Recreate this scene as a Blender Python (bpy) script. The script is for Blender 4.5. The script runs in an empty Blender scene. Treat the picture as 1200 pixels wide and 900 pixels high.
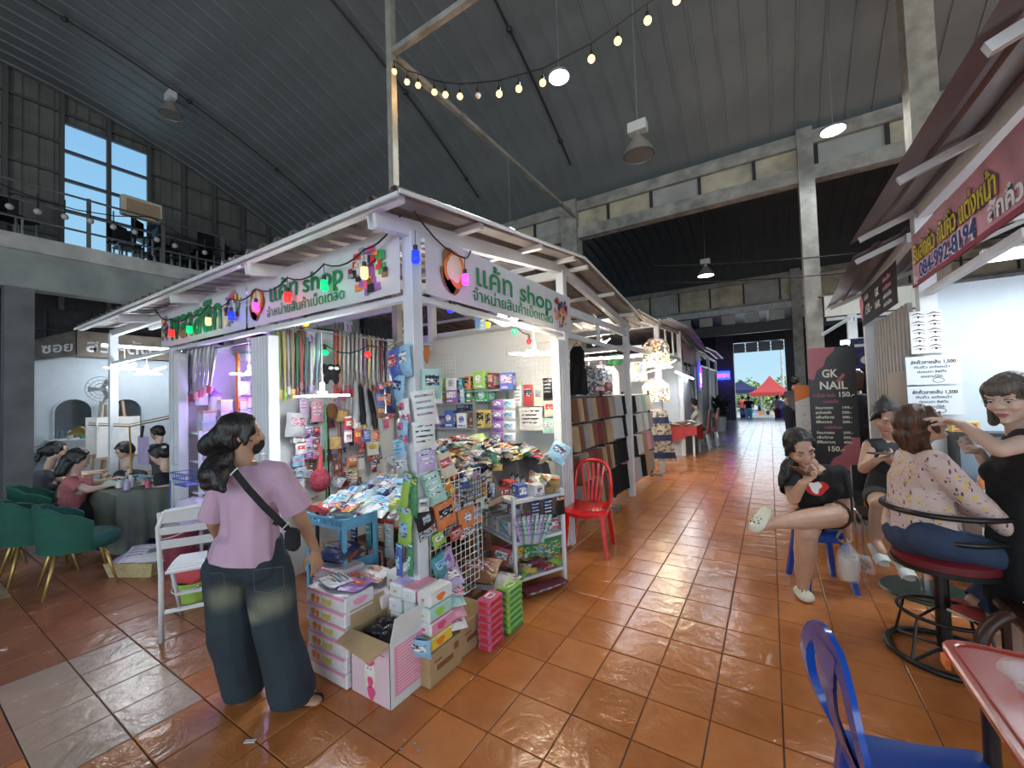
import bpy, bmesh, math, random
from math import *
from mathutils import Vector as V, Matrix as M, Euler, noise
random.seed(11)
C = bpy.context.collection
SC = bpy.context.scene
# ---------------------------------------------------------------- camera, sky, light, exposure
CAM = V((0, 0, 1.605)); YAW, PIT, ROL, FPX = 0.562250324, 0.0325661693, -0.0323231833, 479.446
_f = V((-sin(YAW)*cos(PIT), cos(YAW)*cos(PIT), sin(PIT))); _r0 = V((cos(YAW), sin(YAW), 0)); _u0 = _r0.cross(_f)
_r = cos(ROL)*_r0 + sin(ROL)*_u0; _u = -sin(ROL)*_r0 + cos(ROL)*_u0
cd = bpy.data.cameras.new('camera'); co = bpy.data.objects.new('camera', cd); C.objects.link(co)
co.matrix_world = M(((_r.x,_u.x,-_f.x,CAM.x),(_r.y,_u.y,-_f.y,CAM.y),(_r.z,_u.z,-_f.z,CAM.z),(0,0,0,1)))
cd.sensor_width = 36; cd.lens = 36*FPX/1200; cd.clip_start = .05; cd.clip_end = 500
SC.camera = co
SC.view_settings.view_transform = 'Standard'; SC.view_settings.look = 'None'
SC.view_settings.exposure = 0.0; SC.view_settings.gamma = 1; SC.view_settings.use_curve_mapping = False
w = bpy.data.worlds.new('sky'); SC.world = w; w.use_nodes = True
nt = w.node_tree; bg = nt.nodes['Background']
tc = nt.nodes.new('ShaderNodeTexCoord'); sx = nt.nodes.new('ShaderNodeSeparateXYZ'); cr = nt.nodes.new('ShaderNodeValToRGB')
nt.links.new(tc.outputs['Generated'], sx.inputs[0]); nt.links.new(sx.outputs['Z'], cr.inputs[0]); nt.links.new(cr.outputs[0], bg.inputs[0])
cr.color_ramp.elements[0].color = (.55,.82,.97,1); cr.color_ramp.elements[1].color = (.12,.38,.85,1); cr.color_ramp.elements[1].position = .8
e = cr.color_ramp.elements.new(.3); e.color = (.33,.66,.95,1)
bg.inputs[1].default_value = 1.0
def area(name, loc, target, sx_, sy_, power, col):
    l = bpy.data.lights.new(name, 'AREA'); l.shape = 'RECTANGLE'; l.size = sx_; l.size_y = sy_; l.energy = power; l.color = col
    o = bpy.data.objects.new(name, l); C.objects.link(o); o.location = loc
    o.rotation_euler = (V(target)-V(loc)).to_track_quat('-Z', 'Y').to_euler(); return o
sl = bpy.data.lights.new('sun', 'SUN'); sl.energy = 5.0; sl.angle = .01; sl.color = (1,.95,.85)
so = bpy.data.objects.new('sun', sl); C.objects.link(so); so.rotation_euler = V((-.45,.5,-.75)).to_track_quat('-Z','Y').to_euler()
area('daylight_front_opening', (1, -8.6, 3.0), (-1, 3, 1.2), 14, 4.5, 520, (.93,.97,1))
area('daylight_right_opening', (9.5, -2, 3.2), (0, 3, 1.0), 9, 4.5, 240, (1,.95,.88))
area('daylight_street_opening', (-.45, 25.5, 1.9), (-.45, 10, 1.2), 2.2, 3.2, 55, (.8,.9,1))
# ---------------------------------------------------------------- pixel -> point on a real plane
def ray(px, py): return _f + _r*((px-600)/FPX) + _u*((450-py)/FPX)
def PL(px, py, ax, val):
    d = ray(px, py); return CAM + d*((val-CAM[ax])/d[ax])
def W(px, py, dep): return CAM + ray(px, py)*dep
def FL(px, py, z=0): return PL(px, py, 2, z)
def proj(P):
    d = V(P)-CAM; z = d.dot(_f); return (600+FPX*d.dot(_r)/z, 450-FPX*d.dot(_u)/z, z)
# ---------------------------------------------------------------- materials
_mc = {}
def mat(name, col, rough=.55, metal=0, emit=0, var=.0, vs=6, bump=0, bs=60, trans=0, alpha=1, coat=0, spec=.5, sub=0, ecol=None, stretch=None):
    key = (name,)
    if key in _mc: return _mc[key]
    m = bpy.data.materials.new(name); m.use_nodes = True; n = m.node_tree; b = n.nodes['Principled BSDF']
    col = tuple(col)[:3]
    b.inputs['Base Color'].default_value = (*col, 1); b.inputs['Roughness'].default_value = rough; b.inputs['Metallic'].default_value = metal
    b.inputs['Specular IOR Level'].default_value = spec
    if emit: b.inputs['Emission Color'].default_value = (*(ecol or col), 1); b.inputs['Emission Strength'].default_value = emit
    if trans: b.inputs['Transmission Weight'].default_value = trans; b.inputs['IOR'].default_value = 1.15
    if alpha < 1: b.inputs['Alpha'].default_value = alpha
    if coat: b.inputs['Coat Weight'].default_value = coat
    if sub: b.inputs['Subsurface Weight'].default_value = sub; b.inputs['Subsurface Radius'].default_value = (.02,.008,.004)
    if var or bump:
        t = n.nodes.new('ShaderNodeTexCoord'); src = t.outputs['Object']
        if stretch:
            mp = n.nodes.new('ShaderNodeMapping'); mp.inputs['Scale'].default_value = stretch; n.links.new(src, mp.inputs[0]); src = mp.outputs[0]
    if var:
        nz = n.nodes.new('ShaderNodeTexNoise'); nz.inputs['Scale'].default_value = vs; nz.inputs['Detail'].default_value = 5; n.links.new(src, nz.inputs[0])
        mx = n.nodes.new('ShaderNodeMix'); mx.data_type = 'RGBA'
        mx.inputs['A'].default_value = (*[max(0, c*(1-var)) for c in col], 1); mx.inputs['B'].default_value = (*[min(1, c*(1+var)) for c in col], 1)
        rp = n.nodes.new('ShaderNodeMapRange'); rp.inputs[1].default_value = .3; rp.inputs[2].default_value = .7
        n.links.new(nz.outputs[0], rp.inputs[0]); n.links.new(rp.outputs[0], mx.inputs['Factor']); n.links.new(mx.outputs['Result'], b.inputs['Base Color'])
    if bump:
        nb = n.nodes.new('ShaderNodeTexNoise'); nb.inputs['Scale'].default_value = bs; nb.inputs['Detail'].default_value = 3; n.links.new(src, nb.inputs[0])
        bp = n.nodes.new('ShaderNodeBump'); bp.inputs['Strength'].default_value = bump; bp.inputs['Distance'].default_value = .02
        n.links.new(nb.outputs[0], bp.inputs['Height']); n.links.new(bp.outputs[0], b.inputs['Normal'])
    _mc[key] = m; return m
PAL = {'white':(.78,.78,.76),'cream':(.75,.68,.5),'pink':(.8,.3,.42),'rose':(.75,.08,.22),'red':(.6,.03,.03),'orange':(.85,.22,.03),'yellow':(.85,.6,.05),
 'lime':(.35,.65,.05),'green':(.04,.3,.1),'mint':(.4,.7,.6),'teal':(.05,.35,.38),'sky':(.25,.55,.8),'blue':(.04,.12,.5),'navy':(.02,.03,.12),'purple':(.3,.1,.45),
 'lilac':(.55,.42,.75),'black':(.012,.012,.014),'grey':(.3,.31,.33),'silver':(.5,.52,.55),'brown':(.22,.09,.03),'tan':(.5,.33,.18),'maroon':(.25,.02,.05)}
def pm(c, fin='plastic'):
    r={'plastic':.28,'card':.6,'cloth':.9,'foil':.3}[fin]; k=PAL[c]; L=sum(k)/3; d,q=(.6,.5) if fin=='foil' else (.88,.2)
    return mat(c+'_'+fin, tuple((x*(1-q)+L*q)*d for x in k), rough=r, var=.06, vs=9, bump=(.5 if fin=='plastic' else .15), bs=(25 if fin in('plastic','foil') else 120), metal=.6 if fin=='foil' else 0)
wmetal = mat('white_painted_steel', (.66,.69,.72), rough=.4, var=.1, vs=3, bump=.05)
steel = mat('galvanised_steel', (.42,.43,.44), rough=.38, metal=.75, var=.15, vs=4)
dark = mat('dark_steel', (.03,.03,.033), rough=.5)
blackp = mat('black_plastic', (.012,.012,.014), rough=.35)
# ---------------------------------------------------------------- mesh builder
class MB:
    def __init__(s): s.v=[]; s.f=[]; s.mi=[]; s.m=0
    def add(s, vs, fs):
        k=len(s.v); s.v += [tuple(x) for x in vs]; s.f += [[i+k for i in f] for f in fs]; s.mi += [s.m]*len(fs); return s
    def hexa(s, p): return s.add(p, [(0,3,2,1),(4,5,6,7),(0,1,5,4),(1,2,6,5),(2,3,7,6),(3,0,4,7)])
    def box(s, c, d, R=None, taper=1):
        c=V(c); o=[]
        for z in (-1,1):
            k = taper if z>0 else 1
            for x,y in ((-1,-1),(1,-1),(1,1),(-1,1)):
                p=V((x*d[0]/2*k,y*d[1]/2*k,z*d[2]/2)); o.append(c+(R@p if R else p))
        return s.hexa(o)
    def bx(s, x0,x1,y0,y1,z0,z1): return s.box(((x0+x1)/2,(y0+y1)/2,(z0+z1)/2),(abs(x1-x0),abs(y1-y0),abs(z1-z0)))
    def bar(s, p0, p1, w=.05, h=None, up=(0,0,1)):
        p0=V(p0);p1=V(p1);h=h or w;d=(p1-p0).normalized();u=V(up)
        if abs(d.dot(u))>.98: u=V((1,0,0)) if abs(d.x)<.9 else V((0,1,0))
        a=d.cross(u).normalized();b=a.cross(d).normalized();o=[]
        for p in (p0,p1):
            for x,y in ((-1,-1),(1,-1),(1,1),(-1,1)): o.append(p+a*(x*w/2)+b*(y*h/2))
        return s.hexa(o)
    def tube(s, pts, r, n=8, closed=False, cap=True):
        pts=[V(p) for p in pts]; N=len(pts); rs = r if isinstance(r,(list,tuple)) else [r]*N; rings=[]; a=None
        for i,p in enumerate(pts):
            q=pts[(i+1)%N] if (closed or i<N-1) else pts[i]; o=pts[i-1] if (closed or i>0) else pts[i]
            d=(q-o); d = d.normalized() if d.length>1e-9 else V((0,0,1))
            if a is None: a=d.cross(V((0,0,1)) if abs(d.z)<.9 else V((1,0,0))).normalized()
            else:
                a=(a-d*a.dot(d)); a = a.normalized() if a.length>1e-6 else d.orthogonal().normalized()
            b=d.cross(a); rings.append([p+(a*cos(2*pi*k/n)+b*sin(2*pi*k/n))*rs[i] for k in range(n)])
        vs=[x for g in rings for x in g]; fs=[]
        for i in range(N if closed else N-1):
            j=(i+1)%N
            for k in range(n): l=(k+1)%n; fs.append((i*n+k,i*n+l,j*n+l,j*n+k))
        if cap and not closed: fs += [tuple(range(n))[::-1], tuple((N-1)*n+k for k in range(n))]
        return s.add(vs,fs)
    def cyl(s, p0, p1, r, r1=None, n=16): return s.tube([p0,p1],[r,r if r1 is None else r1],n)
    def lathe(s, prof, o=(0,0,0), n=24, ax=(0,0,1), closed=False):
        q=V((0,0,1)).rotation_difference(V(ax)); o=V(o); vs=[];fs=[]
        for r,z in prof:
            for k in range(n): t=2*pi*k/n; vs.append(o+q@V((r*cos(t),r*sin(t),z)))
        L=len(prof)
        for i in range(L if closed else L-1):
            for k in range(n): l=(k+1)%n; j=(i+1)%L; fs.append((i*n+k,i*n+l,j*n+l,j*n+k))
        return s.add(vs,fs)
    def ell(s, c, r, R=None, n=12, k=8):
        if not isinstance(r,(tuple,list)): r=(r,r,r)
        c=V(c);vs=[];fs=[]
        for i in range(k+1):
            ph=pi*i/k
            for j in range(n):
                t=2*pi*j/n; p=V((r[0]*sin(ph)*cos(t),r[1]*sin(ph)*sin(t),r[2]*cos(ph))); vs.append(c+(R@p if R else p))
        for i in range(k):
            for j in range(n): l=(j+1)%n; fs.append((i*n+j,(i+1)*n+j,(i+1)*n+l,i*n+l))
        return s.add(vs,fs)
    def prism(s, poly, o, ux, uy, t):
        o=V(o);ux=V(ux);uy=V(uy);nn=ux.cross(uy).normalized()*t;n=len(poly)
        a=[o+ux*x+uy*y for x,y in poly]; b=[p+nn for p in a]
        return s.add(a+b,[tuple(range(n))[::-1],tuple(range(n,2*n))]+[(i,(i+1)%n,(i+1)%n+n,i+n) for i in range(n)])
    def quad(s,a,b,c,d): return s.add([a,b,c,d],[(0,1,2,3)])
    def sheet(s, fn, nu, nv):
        vs=[fn(i/nu,j/nv) for j in range(nv+1) for i in range(nu+1)]
        return s.add(vs,[(j*(nu+1)+i,j*(nu+1)+i+1,(j+1)*(nu+1)+i+1,(j+1)*(nu+1)+i) for j in range(nv) for i in range(nu)])
    def mesh(s, name, mats, off=(0,0,0), smooth=False, bevel=0):
        me=bpy.data.meshes.new(name); off=V(off)
        me.from_pydata([V(v)-off for v in s.v],[],s.f)
        for m in (mats if isinstance(mats,(list,tuple)) else [mats]): me.materials.append(m)
        me.polygons.foreach_set('material_index', s.mi)
        bm=bmesh.new(); bm.from_mesh(me)
        bmesh.ops.remove_doubles(bm, verts=bm.verts, dist=1e-6) if smooth else None
        bmesh.ops.recalc_face_normals(bm, faces=bm.faces)
        if bevel: bmesh.ops.bevel(bm, geom=list(bm.edges), offset=bevel, segments=1, affect='EDGES', profile=.5)
        if smooth:
            for f in bm.faces: f.smooth=True
        bm.to_mesh(me); bm.free()
        if smooth and smooth is not True: me.set_sharp_from_angle(angle=radians(smooth))
        return me
    def build(s, name, mats, parent=None, smooth=False, bevel=0):
        me=s.mesh(name, mats, parent.location if parent else (0,0,0), smooth, bevel)
        o=bpy.data.objects.new(name, me); C.objects.link(o)
        if parent: o.parent=parent
        return o
def wparent(child, par):      # parent with offset (both unrotated)
    child.parent = par
def thing(name, label, cat, loc=(0,0,0), group=None, rz=0):
    o=bpy.data.objects.new(name,None); C.objects.link(o); o.location=loc; o.rotation_euler=(0,0,rz); o.empty_display_size=.1
    o['label']=label; o['category']=cat
    if group: o['group']=group
    return o
def tag(o, label, cat, group=None, kind=None):
    o['label']=label; o['category']=cat
    if group: o['group']=group
    if kind: o['kind']=kind
    return o
def struct(o): o['kind']='structure'; return o
def sempty(name, loc=(0,0,0)):
    o=bpy.data.objects.new(name,None); C.objects.link(o); o.location=loc; o['kind']='structure'; return o
def copy_tree(o, parent=None):
    c=o.copy(); C.objects.link(c); c.parent=parent
    for ch in list(o.children): copy_tree(ch, c)
    return c
def place(proto, used, loc, rz=0, label=None, group=None, rot=None):   # first call moves the prototype itself
    o = proto if not used.get(proto.name) else copy_tree(proto)
    used[proto.name]=1; o.location=loc; o.rotation_euler = rot or (0,0,rz)
    if label: o['label']=label
    if group: o['group']=group
    return o
USED={}
def sub(o, par):              # make o a sub-part of par; both were built under the same thing (par unrotated at its origin)
    o.parent=par; return o
def text(body, size, o, ux, uy, m, parent=None, thick=.002, bold=0, name='lettering', width=None, shear=0, align='LEFT'):
    cu=bpy.data.curves.new('t','FONT'); cu.body=body; cu.size=size; cu.extrude=thick/2; cu.offset=bold; cu.shear=shear; cu.align_x=align; cu.resolution_u=3
    t=bpy.data.objects.new('t',cu); C.objects.link(t); bpy.context.view_layer.update()
    me=bpy.data.meshes.new_from_object(t.evaluated_get(bpy.context.evaluated_depsgraph_get()))
    bpy.data.objects.remove(t); bpy.data.curves.remove(cu)
    ux=V(ux).normalized(); uy=V(uy).normalized(); nz=ux.cross(uy)
    if width and len(me.vertices):
        xs=[v.co.x for v in me.vertices]; k=width/(max(xs)-min(xs)); sx=k; 
        for v in me.vertices: v.co.x*=sx
    off=V(parent.location) if parent else V()
    for v in me.vertices: v.co = V(o)+ux*v.co.x+uy*v.co.y+nz*v.co.z-off
    me.materials.clear(); me.materials.append(m); me.name=name
    ob=bpy.data.objects.new(name,me); C.objects.link(ob)
    if parent: ob.parent=parent
    return ob
def rotz(a): return M.Rotation(a,3,'Z')
def frame(d, up=(0,0,1)):
    d=V(d).normalized(); x=d.cross(V(up)).normalized(); z=x.cross(d); return M((x,d,z)).transposed()   # columns x(right), y(forward), z(up)
# ================================================================ STRUCTURE: floor of separate tiles
def tilemat(name, c1, c2, gl=.22):
    m=mat(name,c1,rough=gl); n=m.node_tree; b=n.nodes['Principled BSDF']
    g=n.nodes.new('ShaderNodeNewGeometry'); mp=n.nodes.new('ShaderNodeMapping'); mp.inputs['Location'].default_value=(.92,-1.62,0)
    mp.vector_type='POINT'; n.links.new(g.outputs['Position'],mp.inputs[0])
    sc=n.nodes.new('ShaderNodeVectorMath'); sc.operation='SCALE'; sc.inputs['Scale'].default_value=1/.3; n.links.new(mp.outputs[0],sc.inputs[0])
    fl=n.nodes.new('ShaderNodeVectorMath'); fl.operation='FLOOR'; n.links.new(sc.outputs[0],fl.inputs[0])
    mz=n.nodes.new('ShaderNodeVectorMath'); mz.operation='MULTIPLY'; mz.inputs[1].default_value=(1,1,0); n.links.new(fl.outputs[0],mz.inputs[0])
    wn=n.nodes.new('ShaderNodeTexWhiteNoise'); wn.noise_dimensions='3D'; n.links.new(mz.outputs[0],wn.inputs[0])
    nz=n.nodes.new('ShaderNodeTexNoise'); nz.inputs['Scale'].default_value=5; nz.inputs['Detail'].default_value=6; nz.inputs['Roughness'].default_value=.65; n.links.new(g.outputs['Position'],nz.inputs[0])
    ad=n.nodes.new('ShaderNodeMath'); ad.operation='MULTIPLY_ADD'; ad.inputs[1].default_value=.35; n.links.new(wn.outputs[0],ad.inputs[0]); n.links.new(nz.outputs[0],ad.inputs[2])
    rp=n.nodes.new('ShaderNodeMapRange'); rp.inputs[1].default_value=.45; rp.inputs[2].default_value=.95; n.links.new(ad.outputs[0],rp.inputs[0])
    mx=n.nodes.new('ShaderNodeMix'); mx.data_type='RGBA'; mx.inputs['A'].default_value=(*c1,1); mx.inputs['B'].default_value=(*c2,1)
    n.links.new(rp.outputs[0],mx.inputs['Factor']); n.links.new(mx.outputs['Result'],b.inputs['Base Color'])
    n2=n.nodes.new('ShaderNodeTexNoise'); n2.inputs['Scale'].default_value=6; n2.inputs['Detail'].default_value=3; n2.inputs['Distortion'].default_value=1.6; n.links.new(g.outputs['Position'],n2.inputs[0])
    n3=n.nodes.new('ShaderNodeTexNoise'); n3.inputs['Scale'].default_value=70; n.links.new(g.outputs['Position'],n3.inputs[0])
    a2=n.nodes.new('ShaderNodeMath'); a2.operation='MULTIPLY_ADD'; a2.inputs[1].default_value=.12; n.links.new(n3.outputs[0],a2.inputs[0]); n.links.new(n2.outputs[0],a2.inputs[2])
    bp=n.nodes.new('ShaderNodeBump'); bp.inputs['Strength'].default_value=.3; bp.inputs['Distance'].default_value=.02; n.links.new(a2.outputs[0],bp.inputs['Height']); n.links.new(bp.outputs[0],b.inputs['Normal'])
    r2=n.nodes.new('ShaderNodeMapRange'); r2.inputs[3].default_value=gl-.06; r2.inputs[4].default_value=gl+.12; n.links.new(nz.outputs[0],r2.inputs[0]); n.links.new(r2.outputs[0],b.inputs['Roughness'])
    return m
T_or=tilemat('terracotta_tile',(.4,.135,.036),(.54,.2,.062),.17); T_br=tilemat('brown_tile',(.27,.1,.05),(.38,.15,.075)); T_tan=tilemat('tan_tile',(.36,.25,.18),(.46,.33,.25)); T_gr=tilemat('reflection_grey_tile',(.2,.19,.2),(.3,.28,.28),.18)  # last one greyed in colour to imitate reflection on the far floor
grout=mat('grout',(.09,.06,.045),rough=.9,var=.2)
floor_=sempty('floor')
b=MB(); b.bx(-19,12,-9,27,-.12,-.006); b.build('screed',grout,floor_)
TS=.3; x0=-.92; y0=1.62
tm={}
for k,m in (('o',T_or),('b',T_br),('t',T_tan),('g',T_gr)):
    b=MB(); h=.1472
    b.v=[(-h,-h,-.006),(h,-h,-.006),(h,h,-.006),(-h,h,-.006),(-h,-h,-.0018),(h,-h,-.0018),(h,h,-.0018),(-h,h,-.0018)]
    g=h-.003; b.v+=[(-g,-g,0),(g,-g,0),(g,g,0),(-g,g,0)]
    b.f=[(0,1,5,4),(1,2,6,5),(2,3,7,6),(3,0,4,7),(4,5,9,8),(5,6,10,9),(6,7,11,10),(7,4,8,11),(8,9,10,11)]; b.mi=[0]*9
    tm[k]=b.mesh('floor_tile',m)
def tkind(i,j,cx,cy):
    if cy>12.4: return 'g'
    if (-3.9<cx<-2.71 and .4<cy<1.0) or (cx<-5.6 and cx>-6.3 and .1<cy<.7) or (-5.2<cx<-3.9 and -.8<cy<.1): return 't'
    if cx<-2.95: return 'b'
    return 'o'
cand=[];rest=[]
for i in range(-60,37):
    for j in range(-35,85):
        cx=x0+TS*(i+.5); cy=y0+TS*(j+.5)
        if not(-19<cx<12 and -9<cy<27): continue
        d=V((cx,cy,0))-CAM
        k=tkind(i,j,cx,cy)
        if d.dot(_f)<.3: rest.append((cx,cy,k)); continue
        p=proj((cx,cy,0))
        vis = -40<p[0]<1240 and 470<p[1]<960 and not(-7.5<cx<-2 and cy>2.2) and not(cx>1.3 and cy>4)
        if vis:
            q=[proj((cx+a,cy+c_,0)) for a,c_ in ((-.15,-.15),(.15,-.15),(.15,.15),(-.15,.15))]
            if min(t[2] for t in q)<.3: rest.append((cx,cy,k)); continue
            A=abs(sum(q[a][0]*q[(a+1)%4][1]-q[(a+1)%4][0]*q[a][1] for a in range(4)))/2
            cand.append((A,cx,cy,k))
        else: rest.append((cx,cy,k))
cand.sort(reverse=True)
for A,cx,cy,k in cand[:300]:
    o=bpy.data.objects.new('floor_tile',tm[k]); C.objects.link(o); o.parent=floor_; o.location=(cx,cy,random.uniform(-.0006,.0004)); o.rotation_euler=(0,0,random.choice((0,pi/2,pi)))
rest+=[c[1:] for c in cand[300:]]
b=MB(); km={'o':0,'b':1,'t':2,'g':3}; h=.1472
for cx,cy,k in rest:
    b.m=km[k]; b.add([(cx-h,cy-h,-.0055),(cx+h,cy-h,-.0055),(cx+h,cy+h,-.0055),(cx-h,cy+h,-.0055),(cx-h+.002,cy-h+.002,0),(cx+h-.002,cy-h+.002,0),(cx+h-.002,cy+h-.002,0),(cx-h+.002,cy+h-.002,0)],[(4,5,6,7),(0,1,5,4),(1,2,6,5),(2,3,7,6),(3,0,4,7)])
o=b.build('tile_field',[T_or,T_br,T_tan,T_gr],floor_); o['kind']='stuff'
# ================================================================ hall shell
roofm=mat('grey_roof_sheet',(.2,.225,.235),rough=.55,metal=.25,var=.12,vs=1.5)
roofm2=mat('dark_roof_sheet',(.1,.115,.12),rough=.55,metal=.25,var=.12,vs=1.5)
conc=mat('stained_concrete',(.32,.31,.28),rough=.9,var=.35,vs=3.5,bump=.5,bs=30)
conc2=mat('pale_plaster',(.5,.5,.48),rough=.9,var=.25,vs=2.5,bump=.3,bs=20)
def vault(y): return 9.4-.0345*y*y
ceil=sempty('ceiling',(0,0,0))
def roof_panel(zf,ya,yb,n,w,m):
    prof=[(0,0),(0,-.045),(.03,-.045),(.035,-.006),(w-.02,-.022),(w,-.022)]
    b=MB(); vs=[];fs=[]
    for i in range(n+1):
        y=ya+(yb-ya)*i/n
        for px,pz in prof: vs.append((px,y,zf(y)+pz))
    L=len(prof)
    for i in range(n):
        for k in range(L-1): fs.append((i*L+k,i*L+k+1,(i+1)*L+k+1,(i+1)*L+k))
    b.add(vs,fs); return b.mesh('roof_panel',m)
W1=.37; rp1=roof_panel(vault,-9.4,9.42,30,W1,roofm)
for i in range(62):
    o=bpy.data.objects.new('roof_panel',rp1); C.objects.link(o); o.parent=ceil; o.location=(-14.2+W1*i,0,0)
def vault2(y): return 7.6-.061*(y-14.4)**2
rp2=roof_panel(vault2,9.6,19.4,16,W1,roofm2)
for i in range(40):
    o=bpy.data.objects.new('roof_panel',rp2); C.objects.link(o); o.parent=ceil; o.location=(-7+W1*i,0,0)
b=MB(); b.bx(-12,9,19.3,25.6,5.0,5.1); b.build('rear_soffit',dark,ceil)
b=MB()
for k in range(9): b.bx(-6+k*1.5,-5.9+k*1.5,19.5,25.4,4.85,5.0)
b.build('soffit_joist',dark,ceil)
# roof ties and purlin pipes
b=MB()
b.bar((-3.78,3.44,5.9),(8,3.44,5.9),.07)
o=b.build('trim_1',conc); struct(o)
b=MB(); b.bar((-3.78,3.44,5.9),(-3.78,9.2,5.9),.07); struct(b.build('trim_2',conc))
b=MB(); b.bar((-3.78,3.44,0),(-3.78,3.44,9.0),.085); struct(b.build('trim_3',mat('galvanised_post',(.38,.36,.31),rough=.6,metal=.3,var=.2)))
# clerestory beams
frp=mat('fibreglass_panel',(.4,.4,.37),rough=.7,var=.2,vs=2)
frpl=mat('stained_fibreglass_panel',(.5,.45,.33),rough=.7,var=.35,vs=2)
def clerestory(n,y,x0_,x1_,zb,zc0,zc1,zt,step,frame_=conc):
    e_=sempty('wall_'+n,(0,y,0))
    b=MB(); b.bx(x0_,x1_,y-.12,y+.12,zb,zc0); b.build('lower_beam',frame_,e_)
    b=MB(); b.bx(x0_,x1_,y-.12,y+.12,zc1,zt); b.build('upper_beam',frame_,e_)
    x=x0_; k=0
    while x<x1_-.01:
        b=MB(); b.bx(x+.03,x+step-.03,y-.02,y+.02,zc0,zc1); b.build('clerestory_panel',frpl if k%3 else frp,e_)
        b=MB(); b.bx(x-.03,x+.03,y-.06,y+.06,zc0,zc1); b.build('mullion',dark,e_)
        x+=step;k+=1
    return e_
clerestory('clerestory_front',9.3,-13.8,9.5,5.4,5.66,6.06,6.3,.98)
c2=clerestory('clerestory_rear',19.3,-12,9,5.02,5.1,5.95,6.15,1.25)
b=MB(); b.bx(-12,9,19.05,19.25,4.75,4.98); b.build('painted_beam',mat('painted_beam_grey',(.5,.52,.53),rough=.7,var=.2),c2)
for k in range(14):
    b=MB(); b.bx(-5+k*.85,-5+k*.85+.5,19.2,19.3,4.35,4.72); b.build('vent_block',frp,c2)
b=MB(); b.bx(-12,9,19.15,19.3,3.9,4.3); b.build('dark_band',dark,c2)
def column(n,px0,px1,pyy,y,ztop,depth=.32,m=conc):
    a=PL(px0,pyy,1,y).x; c_=PL(px1,pyy,1,y).x
    b=MB(); b.bx(a,c_-.08,y,y+depth,0,ztop); o=b.build('trim_%d'%n,m); return struct(o)
column(4,660,682,350,9.1,6.35,.36); column(5,941,967,300,9.1,6.35,.36); column(7,929,944,380,19.0,6.2,.4)
b=MB(); b.bx(1.66,1.93,7.05,7.35,0,vault(7.3)-.03); struct(b.build('trim_6',mat('raw_concrete',(.36,.32,.26),rough=.9,var=.25,vs=6,bump=.5,bs=40)))
# rear wall with its big opening
pur=mat('purple_grey_paint',(.11,.095,.13),rough=.7,var=.15)
wr=sempty('wall_rear',(0,25.2,0))
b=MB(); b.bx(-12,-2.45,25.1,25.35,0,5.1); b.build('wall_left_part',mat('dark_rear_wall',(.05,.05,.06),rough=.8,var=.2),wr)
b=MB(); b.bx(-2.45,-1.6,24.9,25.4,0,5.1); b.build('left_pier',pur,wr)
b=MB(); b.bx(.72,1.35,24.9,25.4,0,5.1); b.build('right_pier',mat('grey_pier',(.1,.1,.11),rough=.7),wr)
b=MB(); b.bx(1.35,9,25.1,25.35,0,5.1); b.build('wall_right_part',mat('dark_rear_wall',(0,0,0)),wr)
b=MB(); b.bx(-1.6,.72,25.1,25.35,4.15,5.1); b.build('lintel',dark,wr)
for k in range(4):
    b=MB(); b.bx(-1.58+k*.575,-1.05+k*.575,25.15,25.2,3.6,4.1); b.build('transom_pane',mat('transom_pane_grey',(.35,.38,.4),rough=.5),wr)
# gable wall on the left with its window
gs=mat('gable_siding',(.17,.17,.16),rough=.7,metal=.2,var=.2,vs=2)
wl=sempty('wall_left',(-14,0,0))
XG=-14.0; st=[PL(px,200,0,XG).y for px in (72,127,174,214,250,283,312)]
ys=[-9,-7.9,-6.8,-5.7,-4.6,-3.5,-2.4,-1.3,-.3,.75,1.6]+st+[8.1,8.8,9.3]
wy0,wy1=st[0],st[2]; wz0,wz1=5.2,PL(73,143,0,XG).z
def siding(ya,yb,z0,zf):
    b=MB(); n=max(2,int((yb-ya)/.11)); 
    for i in range(n):
        u0=ya+(yb-ya)*i/n; u1=ya+(yb-ya)*(i+1)/n; off=.02 if i%2 else -.01
        b.hexa([(XG-.09,u0,z0),(XG-.03+off,u0,z0),(XG-.03+off,u1,z0),(XG-.09,u1,z0),(XG-.09,u0,zf(u0)),(XG-.03+off,u0,zf(u0)),(XG-.03+off,u1,zf(u1)),(XG-.09,u1,zf(u1))])
    b.build('siding_sheet',gs,wl)
for a,c_ in zip(ys[:-1],ys[1:]):
    if a>=wy0-.01 and c_<=wy1+.01: siding(a,c_,wz1,vault)
    else: siding(a,c_,0,vault)
b=MB(); b.bx(XG-.06,XG-.02,wy0,wy1,0,wz0); b.build('siding_sheet',gs,wl)
for y in ys:
    b=MB(); b.bx(XG-.02,XG+.08,y-.04,y+.04,4,vault(y)); b.build('stud',mat('gable_frame',(.12,.12,.12),rough=.6,metal=.3),wl)
for z in (5.75,6.5,7.25,8.0,8.75):
    ye=sqrt(max(0,(9.4-z)/.0345))
    for ya,yb in ((-ye,wy0),(wy1,ye)) if z<wz1 else ((-ye,ye),):
        b=MB(); b.bx(XG-.02,XG+.05,ya,yb,z-.03,z+.03); b.build('girt',mat('gable_frame',(0,0,0)),wl)
wn=sempty('window_1',(XG,wy0,wz0)); fm=mat('window_bar',(.1,.12,.16),rough=.5)
b=MB()
for z in (wz0,wz1-.0): b.bx(XG-.03,XG+.05,wy0,wy1,z-.03,z+.03)
for y in (wy0,st[1],wy1): b.bx(XG-.03,XG+.06,y-.035,y+.035,wz0,wz1)
zr=[wz0,5.62,6.34,7.06,7.78,wz1]
zr=[wz0]+[PL(73,y,0,XG).z for y in (246,210,176)]+[wz1]
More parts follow.
